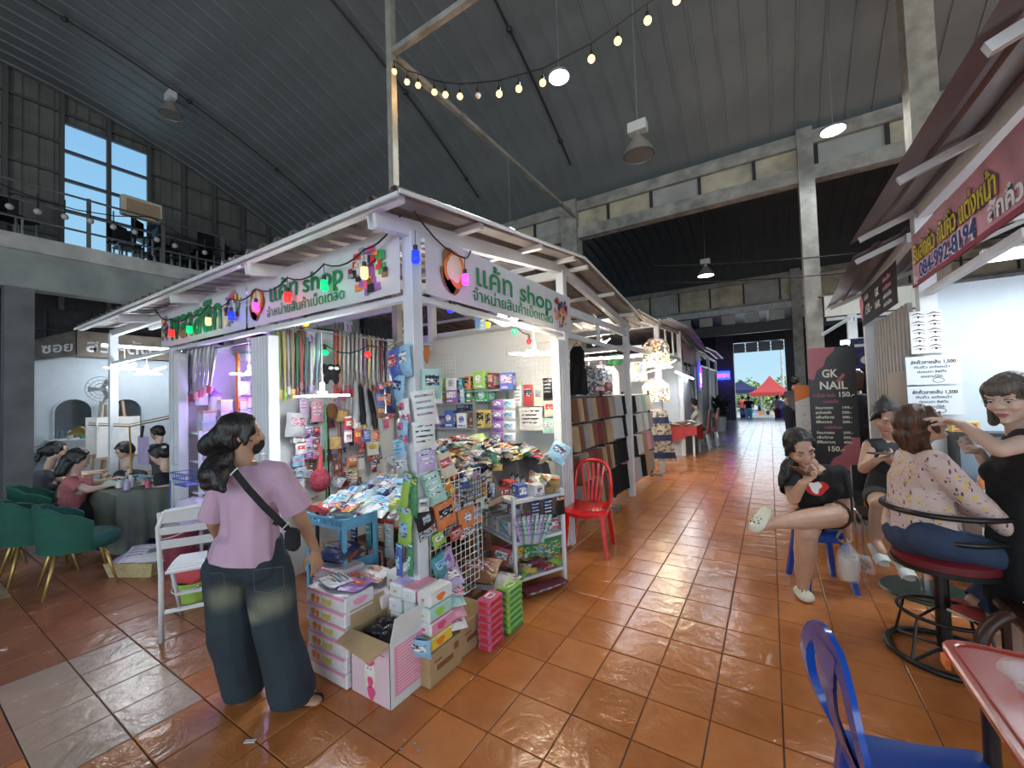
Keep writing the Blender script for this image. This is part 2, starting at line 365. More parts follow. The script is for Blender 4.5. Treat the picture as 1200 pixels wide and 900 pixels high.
for z in zr[1:-1]: b.bx(XG-.03,XG+.05,wy0,wy1,z-.035,z+.035)
b.build('window_frame',fm,wn)
gl=mat('sky_lit_glass',(.85,.93,1),rough=.05,alpha=.05)
for a,c_ in ((wy0,st[1]),(st[1],wy1)):
    for z0,z1 in zip(zr[:-1],zr[1:]):
        b=MB(); b.bx(XG-.01,XG,a+.04,c_-.04,z0+.04,z1-.04); b.build('pane',gl,wn)
# mezzanine along the gable wall
mz=sempty('wall_mezzanine',(-12,0,0))
b=MB(); b.bx(-12.35,-12,-9,9.2,4.0,4.72); b.build('fascia_beam',mat('mezzanine_concrete',(.3,.33,.32),rough=.9,var=.2,vs=2,bump=.3,bs=10),mz)
b=MB(); b.bx(-14,-11.93,-9,9.2,4.72,5.02); b.build('floor_slab',conc2,mz)
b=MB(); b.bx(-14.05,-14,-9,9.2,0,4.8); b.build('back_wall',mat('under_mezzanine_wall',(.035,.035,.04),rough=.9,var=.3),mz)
rail=mat('rail_paint',(.16,.17,.18),rough=.5,metal=.4)
rl=thing('balcony_railing','grey steel pipe railing along the edge of the concrete balcony','railing',(-12,2,5.02))
for z in (5.35,5.7,6.05):
    b=MB(); b.tube([(-12,-6,z),(-12,9,z)],.022,6); b.build('rail',rail,rl)
for k in range(12):
    b=MB(); b.bx(-12.03,-11.97,-5+k*1.25-.03,-5+k*1.25+.03,5.02,6.08); b.build('baluster',rail,rl)
for (y_,nm) in ((1.55,8),(5.3,9)):
    b=MB(); b.bx(-12.3,-11.95,y_-.17,y_+.2,0,4.0); struct(b.build('trim_%d'%nm,mat('mezz_column',(.16,.17,.18),rough=.8,var=.25,vs=2)))

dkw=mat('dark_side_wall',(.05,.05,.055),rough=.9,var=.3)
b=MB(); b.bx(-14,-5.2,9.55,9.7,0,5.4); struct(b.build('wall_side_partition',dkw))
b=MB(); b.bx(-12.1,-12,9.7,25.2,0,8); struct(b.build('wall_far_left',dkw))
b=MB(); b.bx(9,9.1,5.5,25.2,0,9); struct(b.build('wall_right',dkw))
# ================================================================ STALL ROW 1 (left of the aisle): frames, roofs, walls
sheet_m=mat('stall_roof_underside',(.24,.21,.2),rough=.38,metal=.55,var=.3,vs=3)
XF,YF=-1.9,1.86
st1=thing('market_stall','white steel framed market stall with a low gabled tin roof, behind the shop banners','stall',(XF,YF,0))
def zroof(y): return 2.73+(y-1.52)*.135 if y<4.1 else 3.08-(y-4.1)*.135
def post(par,x,y,z0,z1,w=.088,m=wmetal,nm='post'):
    b=MB(); b.bx(x-w/2,x+w/2,y-w/2,y+w/2,z0,z1); return b.build(nm,m,par,bevel=.004)
for (x,y) in ((XF,YF),(XF,4.1),(XF,6.45),(-5.62,YF),(-7.75,YF),(-3.83,4.1),(-5.62,4.1)):
    post(st1,x,y,0,zroof(y)-.1)
def beam(par,p,q,w=.06,h=.09,m=wmetal,nm='beam'): b=MB(); b.bar(p,q,w,h); return b.build(nm,m,par)
beam(st1,(XF,YF,2.262),(-7.8,YF,2.262),.05,.035); beam(st1,(XF,YF,2.68),(-7.8,YF,2.68)); beam(st1,(XF,YF,2.262),(XF,4.1,2.262),.05,.035); beam(st1,(-3.83,YF,2.3),(-3.83,4.1,2.3)); beam(st1,(-5.62,YF,2.3),(-5.62,4.1,2.3))
beam(st1,(XF,4.1,2.56),(XF,6.45,2.56)); beam(st1,(XF,4.1,2.28),(XF,6.45,2.28),.04,.06); beam(st1,(XF,5.2,2.28),(XF,5.2,2.6),.04,.04)
beam(st1,(-7.8,4.1,2.95),(XF,4.1,2.95)); beam(st1,(-5.6,6.45,2.62),(XF,6.45,2.62))
for px in (440,295,206,145): 
    x=PL(px,{440:252,295:309,206:346,145:372}[px],1,1.6).x
    b=MB(); b.bar((x,1.56,zroof(1.56)-.075),(x,4.1,zroof(4.1)-.075),.05,.09); b.build('rafter',wmetal,st1)
b=MB(); b.bar((XF,1.56,zroof(1.56)-.075),(XF,4.1,zroof(4.1)-.075),.06,.1); b.build('rafter',wmetal,st1)
b=MB(); b.bar((XF,4.1,zroof(4.1)-.075),(XF,6.6,zroof(6.6)-.075),.06,.1); b.build('rafter',wmetal,st1)
b=MB(); b.bar((-3.83,4.1,zroof(4.1)-.075),(-3.83,6.6,zroof(6.6)-.075),.06,.1); b.build('rafter',wmetal,st1)
for y in (1.56,2.3,3.2,3.95,4.3,5.2,6.1):
    b=MB(); b.bar((-7.85 if y<4.1 else -5.6,y,zroof(y)-.022),(-1.66,y,zroof(y)-.022),.05,.04); b.build('purlin',wmetal,st1)
def rsheet(w,ya,yb,zf,nr=4):
    b=MB(); prof=[]
    for k in range(nr):
        x=w*k/nr; prof+=[(x,0),(x+w/nr*.62,0),(x+w/nr*.72,.028),(x+w/nr*.9,.028)]
    prof.append((w,0)); vs=[];fs=[]
    for y in (ya,(ya+yb)/2,yb):
        for px,pz in prof: vs.append((px,y,zf(y)+pz))
    L=len(prof)
    for i in range(2):
        for k in range(L-1): fs.append((i*L+k,i*L+k+1,(i+1)*L+k+1,(i+1)*L+k))
    b.add(vs,fs); return b
def put_sheets(par,x0,x1,w,ya,yb,zf,m=sheet_m):
    n=round((x1-x0)/w); w=(x1-x0)/n; b=rsheet(w,ya,yb,zf); me=b.mesh('roof_sheet',m)
    for i in range(n):
        o=bpy.data.objects.new('roof_sheet',me); C.objects.link(o); o.parent=par; o.location=V((x0+w*i,0,random.uniform(0,.004)))-par.location
put_sheets(st1,-7.85,-1.62,.8,1.5,4.12,zroof); put_sheets(st1,-5.7,-1.62,.8,4.1,6.62,zroof)
beam(st1,(-7.85,1.5,zroof(1.5)-.02),(-1.62,1.5,zroof(1.5)-.02),.012,.022,nm='eave_trim'); beam(st1,(-1.61,1.5,zroof(1.5)-.01),(-1.61,4.1,zroof(4.1)-.01),.012,.02,nm='verge_trim'); beam(st1,(-1.61,4.1,zroof(4.1)-.01),(-1.61,6.62,zroof(6.62)-.01),.012,.02,nm='verge_trim')
wallw=mat('white_wall_board',(.62,.63,.62),rough=.6,var=.06,vs=1.5); wallp=mat('violet_lit_wall_board',(.6,.56,.62),rough=.6,var=.06)  # second board's lilac imitates violet light on the plastic stall's walls
b=MB(); b.bx(-3.87,-3.84,1.98,4.08,0,2.32); b.build('side_wall',wallw,st1)
b=MB(); b.bx(-3.82,-1.95,4.05,4.08,0,2.4); b.build('back_wall',wallw,st1)
b=MB(); b.bx(-5.6,-3.88,4.05,4.08,0,2.4); b.build('back_wall',wallp,st1)
b=MB(); b.bx(-5.66,-5.63,1.95,4.08,0,2.3); b.build('side_wall',wallp,st1)
# folding shutters beside the posts
def folding(x0,n,y,dx,dy,z1,label,loc):
    t=thing('folding_shutter',label,'shutter',loc)
    for k in range(n):
        b=MB(); cx,cy=x0+dx*k,y+dy*k
        b.bx(cx-.02,cx+.02,cy-.045,cy+.045,.03,z1) if dx else b.bx(cx-.045,cx+.045,cy-.02,cy+.02,.03,z1)
        b.build('shutter_leaf',wmetal,t,bevel=.004)
    return t
t=folding(-3.83,6,YF+.0,.05,0,2.2,'white folded metal shutter between the plastic stall and the shop',(-3.7,YF,0))
b=MB(); b.tube([(-3.6,1.8,1.0),(-3.6,1.76,1.0),(-3.6,1.76,1.2),(-3.6,1.8,1.2)],.008,6); b.build('handle',steel,t)
t=folding(-5.52,3,YF,.045,0,2.2,'white folded metal shutter on the left edge of the plastic stall',(-5.4,YF,0))
b=MB(); b.tube([(-5.4,1.8,1.0),(-5.4,1.76,1.0),(-5.4,1.76,1.2),(-5.4,1.8,1.2)],.008,6); b.build('handle',steel,t)
t=folding(XF,3,3.9,0,.06,2.2,'white folded metal shutter against the shop post behind the heaped counter',(XF,3.95,0))
# ---------------------------------------------------------------- banners
banw=mat('white_vinyl_banner',(.6,.6,.66),rough=.45,var=.04,bump=.15,bs=4); gtx=mat('green_print',(.01,.22,.08),rough=.5)
prt={k:mat('print_'+k,v,rough=.5) for k,v in PAL.items()}
def banner(nm,label,cat,O,ux,L,H,m,nx=18):
    O=V(O);ux=V(ux); nrm=ux.cross(V((0,0,1)))
    t=thing(nm,label,cat,O)
    b=MB(); b.sheet(lambda u,v:O+ux*(u*L)+V((0,0,v*H))+nrm*(.006*sin(u*9)*sin(v*5+u*7)),nx,4); b.build('banner_sheet',m,t,smooth=True)
    return t
def blob(b,O,ux,cx,cy,rx,ry,n=20,wob=.12,ph=0,d=.004,seed=0):
    O=V(O);ux=V(ux);uz=V((0,0,1)); nrm=ux.cross(uz)
    pl=[(cx+rx*(1+wob*sin(3*t+ph)+wob*.5*cos(5*t+ph))*cos(t),cy+ry*(1+wob*sin(3*t+ph)+wob*.5*cos(5*t+ph))*sin(t)) for t in [2*pi*k/n for k in range(n)]]
    b.prism(pl,O+nrm*(d),ux,uz,.0015)
def logo(O,ux,cx,cy,s,par):
    b=MB(); ms=[prt['brown'],prt['orange'],prt['cream'],prt['rose'],prt['white']]
    b.m=0; blob(b,O,ux,cx,cy,.10*s,.125*s,wob=.1,ph=1,d=.009); blob(b,O,ux,cx-.035*s,cy-.05*s,.075*s,.07*s,d=.009,wob=.15)
    b.m=1; blob(b,O,ux,cx+.02*s,cy+.01*s,.075*s,.1*s,wob=.05,d=.0105)
    b.m=2; blob(b,O,ux,cx+.01*s,cy+.015*s,.055*s,.078*s,wob=.04,d=.012); 
    b.m=1; blob(b,O,ux,cx-.055*s,cy-.0*s,.03*s,.06*s,wob=.04,d=.0105)
    b.m=2; blob(b,O,ux,cx-.03*s,cy+.0*s,.035*s,.055*s,wob=.0,d=.0135)
    b.m=4; blob(b,O,ux,cx-.02*s,cy-.02*s,.012*s,.012*s,wob=0,d=.015)
    b.build('logo_print',ms,par)
def cluster(O,ux,cx,cy,w,h,par,n=38,sd=1):
    rnd=random.Random(sd); b=MB(); cs=['red','yellow','green','maroon','navy','purple','orange','grey','black','rose','cream','brown']
    for k in range(n):
        b.m=rnd.randrange(len(cs)); a=rnd.random()*6.28; r=rnd.random()**.5
        x=cx+w/2*r*cos(a); y=cy+h/2*r*sin(a)*(1-.0*r); sx_=rnd.uniform(.08,.2)*w; sy_=rnd.uniform(.08,.22)*h
        OO=V(O);u=V(ux); nrm=u.cross(V((0,0,1))); b.prism([(x-sx_/2,y-sy_/2),(x+sx_/2,y-sy_/2),(x+sx_/2*.8,y+sy_/2),(x-sx_/2*.9,y+sy_/2)],OO+nrm*(.008+.0002*k),u,V((0,0,1)),.0005)
    b.build('picture_print',[prt[c] for c in cs],par)
UX=V((1,0,0)); UZ=V((0,0,1))
fy=1.78
t=banner('shop_banner','white shop banner with green lettering on the front, left of the corner post','banner',(-3.82,fy,2.28),(1,0,0),1.9,.38,banw)
O=V((-3.82,fy,2.28))+V((0,-.0,0)); nf=V((0,-1,0))
def ft(s,size,x,z,par,O=O,ux=UX,nn=nf,m=gtx,bold=.004,width=None,shear=0): return text(s,size,V(O)+V(ux)*x+UZ*z+V(nn)*.011,ux,UZ,m,par,bold=bold,width=width,shear=shear)
logo(O,(1,0,0),.17,.19,1.1,t); ft('แค้ท',.2,.36,.17,t,width=.4,bold=.002); ft('shop',.2,.85,.17,t,width=.48,bold=.002); ft('จำหน่ายสินค้าเบ็ดเตล็ด',.105,.33,.05,t,width=1.02,bold=.0005); cluster(O,(1,0,0),1.62,.2,.4,.3,t,sd=2)
t=banner('shop_banner','white vinyl banner with one big green Thai word over the plastic stall','banner',(-5.75,fy,2.28),(1,0,0),1.9,.38,banw)
O2=V((-5.75,fy,2.28)); cluster(O2,(1,0,0),.12,.2,.2,.28,t,sd=5); ft('พลาสติก',.4,.26,.07,t,O=O2,bold=.012,width=1.2); cluster(O2,(1,0,0),1.68,.2,.32,.3,t,sd=6)
t=banner('shop_banner','white vinyl shop banner with green lettering on the aisle side, right of the corner post','banner',(-1.82,1.9,2.28),(0,1,0),2.24,.4,banw)
O3=V((-1.82,1.9,2.28)); nr=V((1,0,0)); logo(O3,(0,1,0),.27,.21,1.25,t)
ft('แค้ท',.235,.5,.17,t,O=O3,ux=(0,1,0),nn=nr,width=.5,bold=.002); ft('shop',.235,1.14,.17,t,O=O3,ux=(0,1,0),nn=nr,width=.62,bold=.002); ft('จำหน่ายสินค้าเบ็ดเตล็ด',.125,.47,.05,t,O=O3,ux=(0,1,0),nn=nr,width=1.3,bold=.0005); cluster(O3,(0,1,0),1.98,.2,.3,.34,t,sd=9)
# ---------------------------------------------------------------- coloured festoon lights
COL={'red':(1,.02,.02),'green':(0,.9,.25),'warm':(1,.72,.35),'blue':(.01,.03,1),'pink':(1,.12,.8),'yellow':(1,.65,0)}
def cord(pts,label,group=None,r=.006,nm='light_cord'):
    b=MB(); P=[]
    for a,c_ in zip(pts[:-1],pts[1:]):
        a=V(a);c_=V(c_); L=(c_-a).length
        for k in range(5): u=k/5; P.append(a.lerp(c_,u)-UZ*(L*.12*4*u*(1-u)))
    P.append(V(pts[-1])); b.tube(P,r,5); return tag(b.build(nm,blackp),label,'cord',group)
def festoon(P,col,kind,label,group):
    t=thing('festoon_light',label,'light',P,group)
    em=mat('glow_'+col,tuple(x*.15 for x in COL[col]),ecol=COL[col],emit=2.2 if col in('blue','red') else 1.3,rough=.5); P=V(P)
    b=MB(); b.cyl(P+UZ*.05,P+UZ*.012,.014,n=8); b.build('lamp_holder',blackp,t)
    b=MB()
    if kind=='lantern': b.lathe([(0,.02),(.024,.015),(.026,-.045),(.02,-.06),(0,-.06)],P,10)
    else: b.ell(P-UZ*.02,.03,n=12,k=8)
    b.build('bulb',em,t,smooth=True)
    if kind=='lantern': b=MB(); b.tube([P+UZ*.05,P+UZ*.14],.003,4); b.build('wire',blackp,t)
    l=bpy.data.lights.new('glow','POINT'); l.energy=.35; l.color=COL[col]; l.shadow_soft_size=.03
    o=bpy.data.objects.new('glow',l); C.objects.link(o); o.parent=t; o.location=(0,-.05,-.02) if P.y<1.8 else (.05,0,-.02)
g='coloured lantern lights strung along the shop banners'
ds={'red':'red','green':'green','warm':'warm white','blue':'blue','pink':'pink'}
FS=[(201,388,'red','leftmost on the front banners'),(222,384,'green','second from the left end of the front banners'),(244,374,'warm','third from the left'),(271,367,'blue','over the big green Thai word'),(300,357,'pink','at the seam between the two front banners'),(337,345,'red','over the left half of the shop banner'),(380,331,'green','in the middle of the shop banner'),(427,316,'warm','beside the picture on the front banner')]
cp=[]
for px,py,c_,d in FS:
    p=PL(px,py,1,1.72); festoon(p,c_,'lantern','small %s lantern bulb, %s'%(ds[c_],d),g); cp.append(p+UZ*.13)
cord([(-5.75,1.72,2.72)]+cp+[(-1.86,1.74,2.74)],'black cord of the coloured lanterns along the top of the front banners')
p=PL(487,297,0,-1.77); festoon(p,'blue','lantern','small blue lantern bulb hanging at the corner of the two banners',g); p2=PL(545,324,0,-1.76); festoon(p2,'pink','lantern','small pink lantern bulb on the aisle side banner beside the logo',g)
cord([(-1.8,1.78,2.78),p2+UZ*.13,(-1.8,2.35,2.68)],'black cord looping over the logo of the aisle side banner')
g='round coloured bulbs hung inside the shop'
IN=[(358,376,'yellow','just under the front banner',2.0),(360,406,'blue','in front of the foil rolls',2.3),(367,409,'pink','in front of the foil rolls',2.35),(381,411,'green','left of the black toy bag',2.4),(431,413,'red','in front of the hanging straps',2.4)]
ip=[]
for px,py,c_,d,y in IN: p=PL(px,py,1,y); festoon(p,c_,'ball','round %s bulb %s'%(c_,d),g); ip.append(p+UZ*.06)
cord([(-3.3,1.95,2.24)]+ip[1:]+[(-2.2,2.3,2.26)],'black cord of the round bulbs sagging inside the shop front')
ip=[]
for px,py,c_,d in [(528,360,'blue','below the aisle side banner, nearest the corner post'),(571,378,'yellow','beside the small blue box under the aisle side banner'),(603,386,'green','in front of the star shaped ceiling lamp'),(620,398,'red','above the flower shaped lamp')]:
    p=PL(px,py,0,-2.1); festoon(p,c_,'ball','round %s bulb %s'%(c_,d),g); ip.append(p+UZ*.06)
cord(ip,'black cord of the round bulbs under the aisle side banner')
# ---------------------------------------------------------------- leaf blade LED lamps
def led(P,label,blades,L,tilt,col,power,group=None,emit=30,rz=0,nm='led_blade_lamp',cordz=.35,tiltv=None):
    P=V(P); t=thing(nm,label,'lamp',P,group)
    b=MB(); b.cyl(P+UZ*.03,P-UZ*.015,.035,n=12); b.cyl(P+UZ*.1,P+UZ*.03,.018,n=10); b.build('lamp_hub',mat('lamp_white_plastic',(.85,.85,.85),rough=.4),t,smooth=40)
    em=mat('lamp_glow_%.2f'%col[2],col,emit=emit)
    for k in range(blades):
        a=rz+2*pi*k/blades; d=V((cos(a),sin(a),0)); s_=V((-sin(a),cos(a),0)); pts=[]
        tl=tilt if tiltv is None else tiltv[k%len(tiltv)]
        for u in range(9):
            q=u/8; w_=.045*sin(pi*min(1,q*.9+.1))**.5 if q<1 else .01; pts.append((q,w_))
        poly=[(.03+L*q,w_) for q,w_ in pts]+[(.03+L*q,-w_) for q,w_ in reversed(pts)]
        dd=(d*cos(tl)+UZ*sin(tl)); b=MB(); b.prism(poly,P-UZ*.012,dd,s_,.012); b.build('lamp_blade',em,t)
    b=MB(); b.tube([P+UZ*.1,P+UZ*cordz],.004,5); b.build('lamp_cord',mat('lamp_white_plastic',(0,0,0)),t)
    l=bpy.data.lights.new('lamp_light','POINT'); l.energy=power; l.color=col; l.shadow_soft_size=.12
    o=bpy.data.objects.new('lamp_light',l); C.objects.link(o); o.parent=t; o.location=(0,0,-.12)
    return t
cool=(.88,.95,1); warm=(1,.86,.62); uv=(.45,.25,1)
led(PL(378,463,0,-3.0),'cool white flower shaped blade lamp hanging over the left side of the shop',6,.17,.0,cool,8,cordz=.5)
led(PL(665-2,411,0,-2.3) if 0 else PL(626,414,1,3.3),'warm flower shaped blade lamp before the wire grid on the shop back wall',5,.2,.03,warm,10,cordz=.35)
led(PL(592,380,1,3.2),'bright star shaped blade lamp just below the shop tin roof',5,.15,.45,(1,.95,.85),9,cordz=.2)
led(PL(292,438,0,-4.9),'violet glowing blade lamp over the plastic goods',4,.16,.0,uv,30,emit=6,cordz=.4)
led(PL(146,432,1,2.0),'cool white blade lamp with spread arms over the nail table, left one',5,.2,.25,cool,9,rz=.3,cordz=.3,tiltv=[.3,0,.35,.1,0])
led(PL(172,437,1,2.05),'cool white blade lamp with spread arms over the nail table, right one',5,.2,.1,cool,9,rz=.9,cordz=.3,tiltv=[.4,0,0,.4,.1])
# ================================================================ GOODS of the shop
_pk={}
def bz(c):
    """printed packaging: the panel colour broken by small patches of ink"""
    nm=c+'_print_card'
    if (nm,) in _mc: return _mc[(nm,)]
    m=mat(nm,PAL[c],rough=.5); n=m.node_tree; bs_=n.nodes['Principled BSDF']; tcn=n.nodes.new('ShaderNodeTexCoord')
    mp=n.nodes.new('ShaderNodeMapping'); mp.inputs['Scale'].default_value=(1,1,2.2); n.links.new(tcn.outputs['Object'],mp.inputs[0])
    v=n.nodes.new('ShaderNodeTexVoronoi'); v.inputs['Scale'].default_value=48; n.links.new(mp.outputs[0],v.inputs[0])
    sp=n.nodes.new('ShaderNodeSeparateColor'); n.links.new(v.outputs['Color'],sp.inputs[0])
    cr_=n.nodes.new('ShaderNodeValToRGB'); cr_.color_ramp.interpolation='CONSTANT'
    dk=sum(PAL[c])<.9; ac=[(.7,.7,.68),(.5,.1,.1),(.1,.25,.5),(.65,.5,.2)] if dk else [(.06,.07,.1),(.5,.12,.15),(.12,.3,.45),(.55,.5,.45)]
    el=cr_.color_ramp.elements; el[0].position=0; el[0].color=(*PAL[c],1); el[1].position=.58; el[1].color=(*ac[0],1)
    for p_,a_ in ((.74,ac[1]),(.83,ac[2]),(.92,ac[3])): q=el.new(p_); q.color=(*a_,1)
    n.links.new(sp.outputs[0],cr_.inputs[0]); n.links.new(cr_.outputs[0],bs_.inputs['Base Color']); return m
def pouch(w,h,t,c1,c2,style=0,fin='plastic'):
    """a puffy packet standing in local XZ, front towards -Y, origin in its middle; returns [(part, mesh)]"""
    key=(round(w,2),round(h,2),round(t,2),c1,c2,style,fin)
    if key in _pk: return _pk[key]
    rnd=random.Random(hash(key)&0xffff if False else len(_pk)*7+1)
    b=MB(); nu,nv=5,6; ph=rnd.random()*6
    def pt(u,v,s):
        e=(sin(pi*min(max(u,0),1))**.6)*(sin(pi*min(max(v*.86+.02,0),1))**.6)
        wv=.004*sin(v*11+ph)*sin(u*5+ph); k=1-.05*sin(pi*v)
        return V(((u-.5)*w*k, s*t/2*e+wv*s, (v-.5)*h))
    for s in (-1,1): b.sheet(lambda u,v:pt(u,v,s),nu,nv)
    parts=[('pouch',b.mesh('pouch',pm(c1,fin),smooth=60))]
    b=MB()
    def pan(x0,x1,z0,z1,d=.0015):
        b.sheet(lambda u,v:pt(.5+(x0+(x1-x0)*u),.5+(z0+(z1-z0)*v),-1)+V((0,-d,0)),3,3)
    if style==0: pan(-.49,.49,.36,.49); pan(-.3,.3,-.25,.12)
    elif style==1: pan(-.35,.35,-.05,.3)
    elif style==2:
        for k in range(4): pan(-.38,.38-.1*(k%2),.32-.17*k,.38-.17*k)
    elif style==3: pan(-.48,.48,-.48,-.15); pan(-.2,.25,.05,.35)
    else: pan(-.46,.46,.3,.47)
    parts.append(('printed_panel',b.mesh('printed_panel',bz(c2),smooth=True)))
    _pk[key]=parts; return parts
def carton(w,h,d,c1,c2,style=0):
    key=('c',w,h,d,c1,c2,style)
    if key in _pk: return _pk[key]
    b=MB(); b.box((0,0,0),(w,d,h)); parts=[('carton',b.mesh('carton',pm(c1,'card'),bevel=.002))]
    b=MB(); y=-d/2-.0008
    if style==0: b.bx(-w*.42,w*.42,y-.001,y,-h*.1,h*.38); b.bx(-w*.42,w*.1,y-.001,y,-h*.4,-h*.28)
    elif style==1: b.cyl((0,y,h*.05),(0,y-.001,h*.05),min(w,h)*.3,n=14); b.bx(-w*.4,w*.4,y-.001,y,-h*.42,-h*.32)
    elif style==2:
        for k in range(8):
            a=k*pi/4; b.bar((0,y-.0005,h*.08),(min(w,h)*.36*cos(a),y-.0005,h*.08+min(w,h)*.36*sin(a)),.012,.001,up=(0,1,0))
    else: b.bx(-w*.5,w*.5,y-.001,y,-h*.5,-h*.05)
    b.bx(w/2,w/2+.001,-d*.35,d*.35,-h*.3,h*.3)
    parts.append(('printed_panel',b.mesh('printed_panel',bz(c2)))); _pk[key]=parts; return parts
def merged(parts):            # one mesh of two materials for packets too small to show their parts
    k=('m',parts[0][1].name)
    if k in _pk: return _pk[k]
    bm=bmesh.new(); me=bpy.data.meshes.new('packet')
    for i,(n,m) in enumerate(parts):
        k0=len(bm.faces); bm.from_mesh(m); bm.faces.ensure_lookup_table()
        for f in list(bm.faces)[k0:]: f.material_index=i
        me.materials.append(m.materials[0])
    bm.to_mesh(me); bm.free(); _pk[k]=me; return me
def facing(n, tilt=0, spin=0):   # rotation taking local front (-Y) to n, leaning back by tilt, spun in its own plane
    n=V(n); a=atan2(n.x,-n.y); return M.Rotation(a,4,'Z')@M.Rotation(tilt,4,'X')@M.Rotation(spin,4,'Y')
def put(name,label,cat,P,R,parts,group=None,small=False,s=1):
    Mx=M.Translation(V(P))@R@M.Scale(s,4)
    if small:
        o=bpy.data.objects.new(name,merged(parts)); C.objects.link(o); o.matrix_world=Mx; tag(o,label,cat,group); return o
    t=bpy.data.objects.new(name,None); C.objects.link(t); t.matrix_world=Mx; t.empty_display_size=.05; tag(t,label,cat,group)
    q=t
    for n,m in parts:
        o=bpy.data.objects.new(n,m); C.objects.link(o); o.parent=q; q=o if q is t else q
    return t
XP=(1,0,0); YM=(0,-1,0)
CN={'sky':'light blue','rose':'dark pink','lime':'lime green','mint':'mint green','tan':'light brown','teal':'dark teal'}
cn=lambda c:CN.get(c,c)
def hang(px,py,w,h,c1,c2,style,label,plane=(0,-3.72),n=XP,t=.03,spin=0,cat='packet',name='packet',group=None,small=False,tilt=0,fin='plastic'):
    return put(name,label,cat,PL(px,py,*plane),facing(n,tilt,spin),pouch(w,h,t,c1,c2,style,fin),group,small)
# --- foil rolls and straps on the left side wall of the shop
def roll(px,y0,y1,c1,c2,r,label,group,plane=(0,-3.7),lean=0):
    A=PL(px,y0,*plane); B=PL(px+lean,y1,*plane); t=thing('wrapping_roll',label,'roll',A,group)
    b=MB(); n=10; pts=[A.lerp(B,k/n) for k in range(n+1)]; b.tube(pts,[r*(.55+.45*sin(pi*min(1,k/n+.25)))+(.002 if k%2 else 0) for k in range(n+1)],8); b.build('roll',pm(c1,'foil'),t,smooth=50)
    b=MB(); b.tube([A.lerp(B,.86),A.lerp(B,1.0)],[r*1.05,r*.8],8); b.build('end_band',pm(c2,'plastic'),t)
    b=MB(); b.tube([A,A+V((0,0,.06)),A+V((-.02,0,.08))],.004,5); b.build('hook',dark,t)
g='foil rolls hanging along the left wall of the shop'
RL=[(325,388,468,'lime','yellow',.026),(332,388,470,'yellow','lime',.022),(337,392,463,'silver','white',.018),(342,383,468,'tan','yellow',.024),(348,390,464,'green','maroon',.022),(353,384,458,'red','maroon',.034),(359,396,462,'teal','navy',.022),(366,402,460,'white','lilac',.034),(373,390,455,'sky','grey',.028)]
for i,(px,a,c_,c1,c2,r) in enumerate(RL):
    roll(px,a,c_,c1,c2,r,'%s foil roll, number %s from the shutter along the left wall'%(cn(c1),['one','two','three','four','five','six','seven','eight','nine'][i]),g,lean=3-i*.6)
g='shiny tubes with red ends hanging beyond the toy bag'
for i in range(13):
    px=393+i*4.9; c1=['red','orange','silver','silver','grey','silver','silver','purple','yellow','silver','grey','maroon','navy'][i]; c2=['red','red','rose','rose','red','red','rose','teal','tan','red','rose','navy','grey'][i]
    roll(px,386+i*.9,462-i*.2+(i%3)*4,c1,c2,.02,'%s wrapping tube with %s end on the shop side wall'%(cn(c1),cn(c2)),g)
hang(418,402,.3,.09,'rose','red',4,'dark pink cloth pocket strip across the silver tubes',t=.03,name='pocket_strip',cat='cloth')
# rails
b=MB(); b.tube([(-3.8,2.0,2.3),(-3.68,2.0,2.3),(-3.68,3.9,2.3),(-3.8,3.9,2.3)],.01,6); tag(b.build('hanging_rail',steel),'thin steel rail from which the foil rolls hang','rail')
# black toy bag
P=PL(388,436,0,-3.6); t=thing('toy_bag','black plush bag with a white bow hanging among the foil rolls','bag',P)
b=MB(); b.ell(P,(.05,.075,.08),n=12); b.ell(P+V((0,-.07,.03)),(.03,.03,.05)); b.ell(P+V((0,.07,.03)),(.03,.03,.05)); b.ell(P+V((0,-.05,-.07)),(.03,.025,.05)); b.ell(P+V((0,.05,-.07)),(.03,.025,.05)); b.build('bag_body',pm('black','cloth'),t,smooth=True)
b=MB(); b.ell(P+V((.045,-.03,.035)),(.012,.03,.018)); b.ell(P+V((.045,.03,.035)),(.012,.03,.018)); b.build('bow',pm('white','cloth'),t,smooth=True)
# umbrellas
g='folded striped umbrellas hanging by the corner of the shop wall'
for i in range(5):
    A=PL(417+i*5,446+i*3,0,-3.5); B=A+V((.02*i,.01*i,-.42)); t=thing('folded_umbrella','folded black and white umbrella hanging on the shop side wall','umbrella',A,g)
    b=MB(); b.tube([A,A.lerp(B,.1),A.lerp(B,.8),B],[.006,.022,.035,.02],8); b.build('canopy',pm('black' if i%2 else 'grey','cloth'),t,smooth=50)
    b=MB(); b.tube([A+V((0,0,.1)),A],.006,6); b.build('handle',pm('black','plastic'),t)
# lower side wall goods
put('plastic_bag','clear plastic bag of folded bags hanging beside the white shutter','bag',PL(347,498,0,-3.7),facing(XP,0,.1),pouch(.2,.22,.12,'silver','pink',1),None)
g='strip of small packets hanging beside the red net'
for i in range(7):
    hang(350+i%2*3,512+i*14,.11,.1,['white','white','sky','silver','white','silver','grey'][i],['pink','red','rose','sky','lilac','white','silver'][i],i%5,'small packet in the long strip beside the red net',group=g,small=True,t=.02)
hang(372,482,.13,.2,'pink','white',2,'pink and white card with printed drawings below the blade lamp',t=.015)
hang(356,478,.08,.18,'lilac','rose',2,'narrow lilac packet left of the pink printed card',t=.02)
g='rows of small purple and red packets on the shop wall'
for i in range(6): hang(362+(i%2)*9,505+(i//2)*14,.07,.08,['purple','maroon','lilac','maroon','purple','rose'][i],['white','red','pink','white','lilac','white'][i],i%4,'small purple and red packet right of the packet strip',group=g,small=True,t=.02)
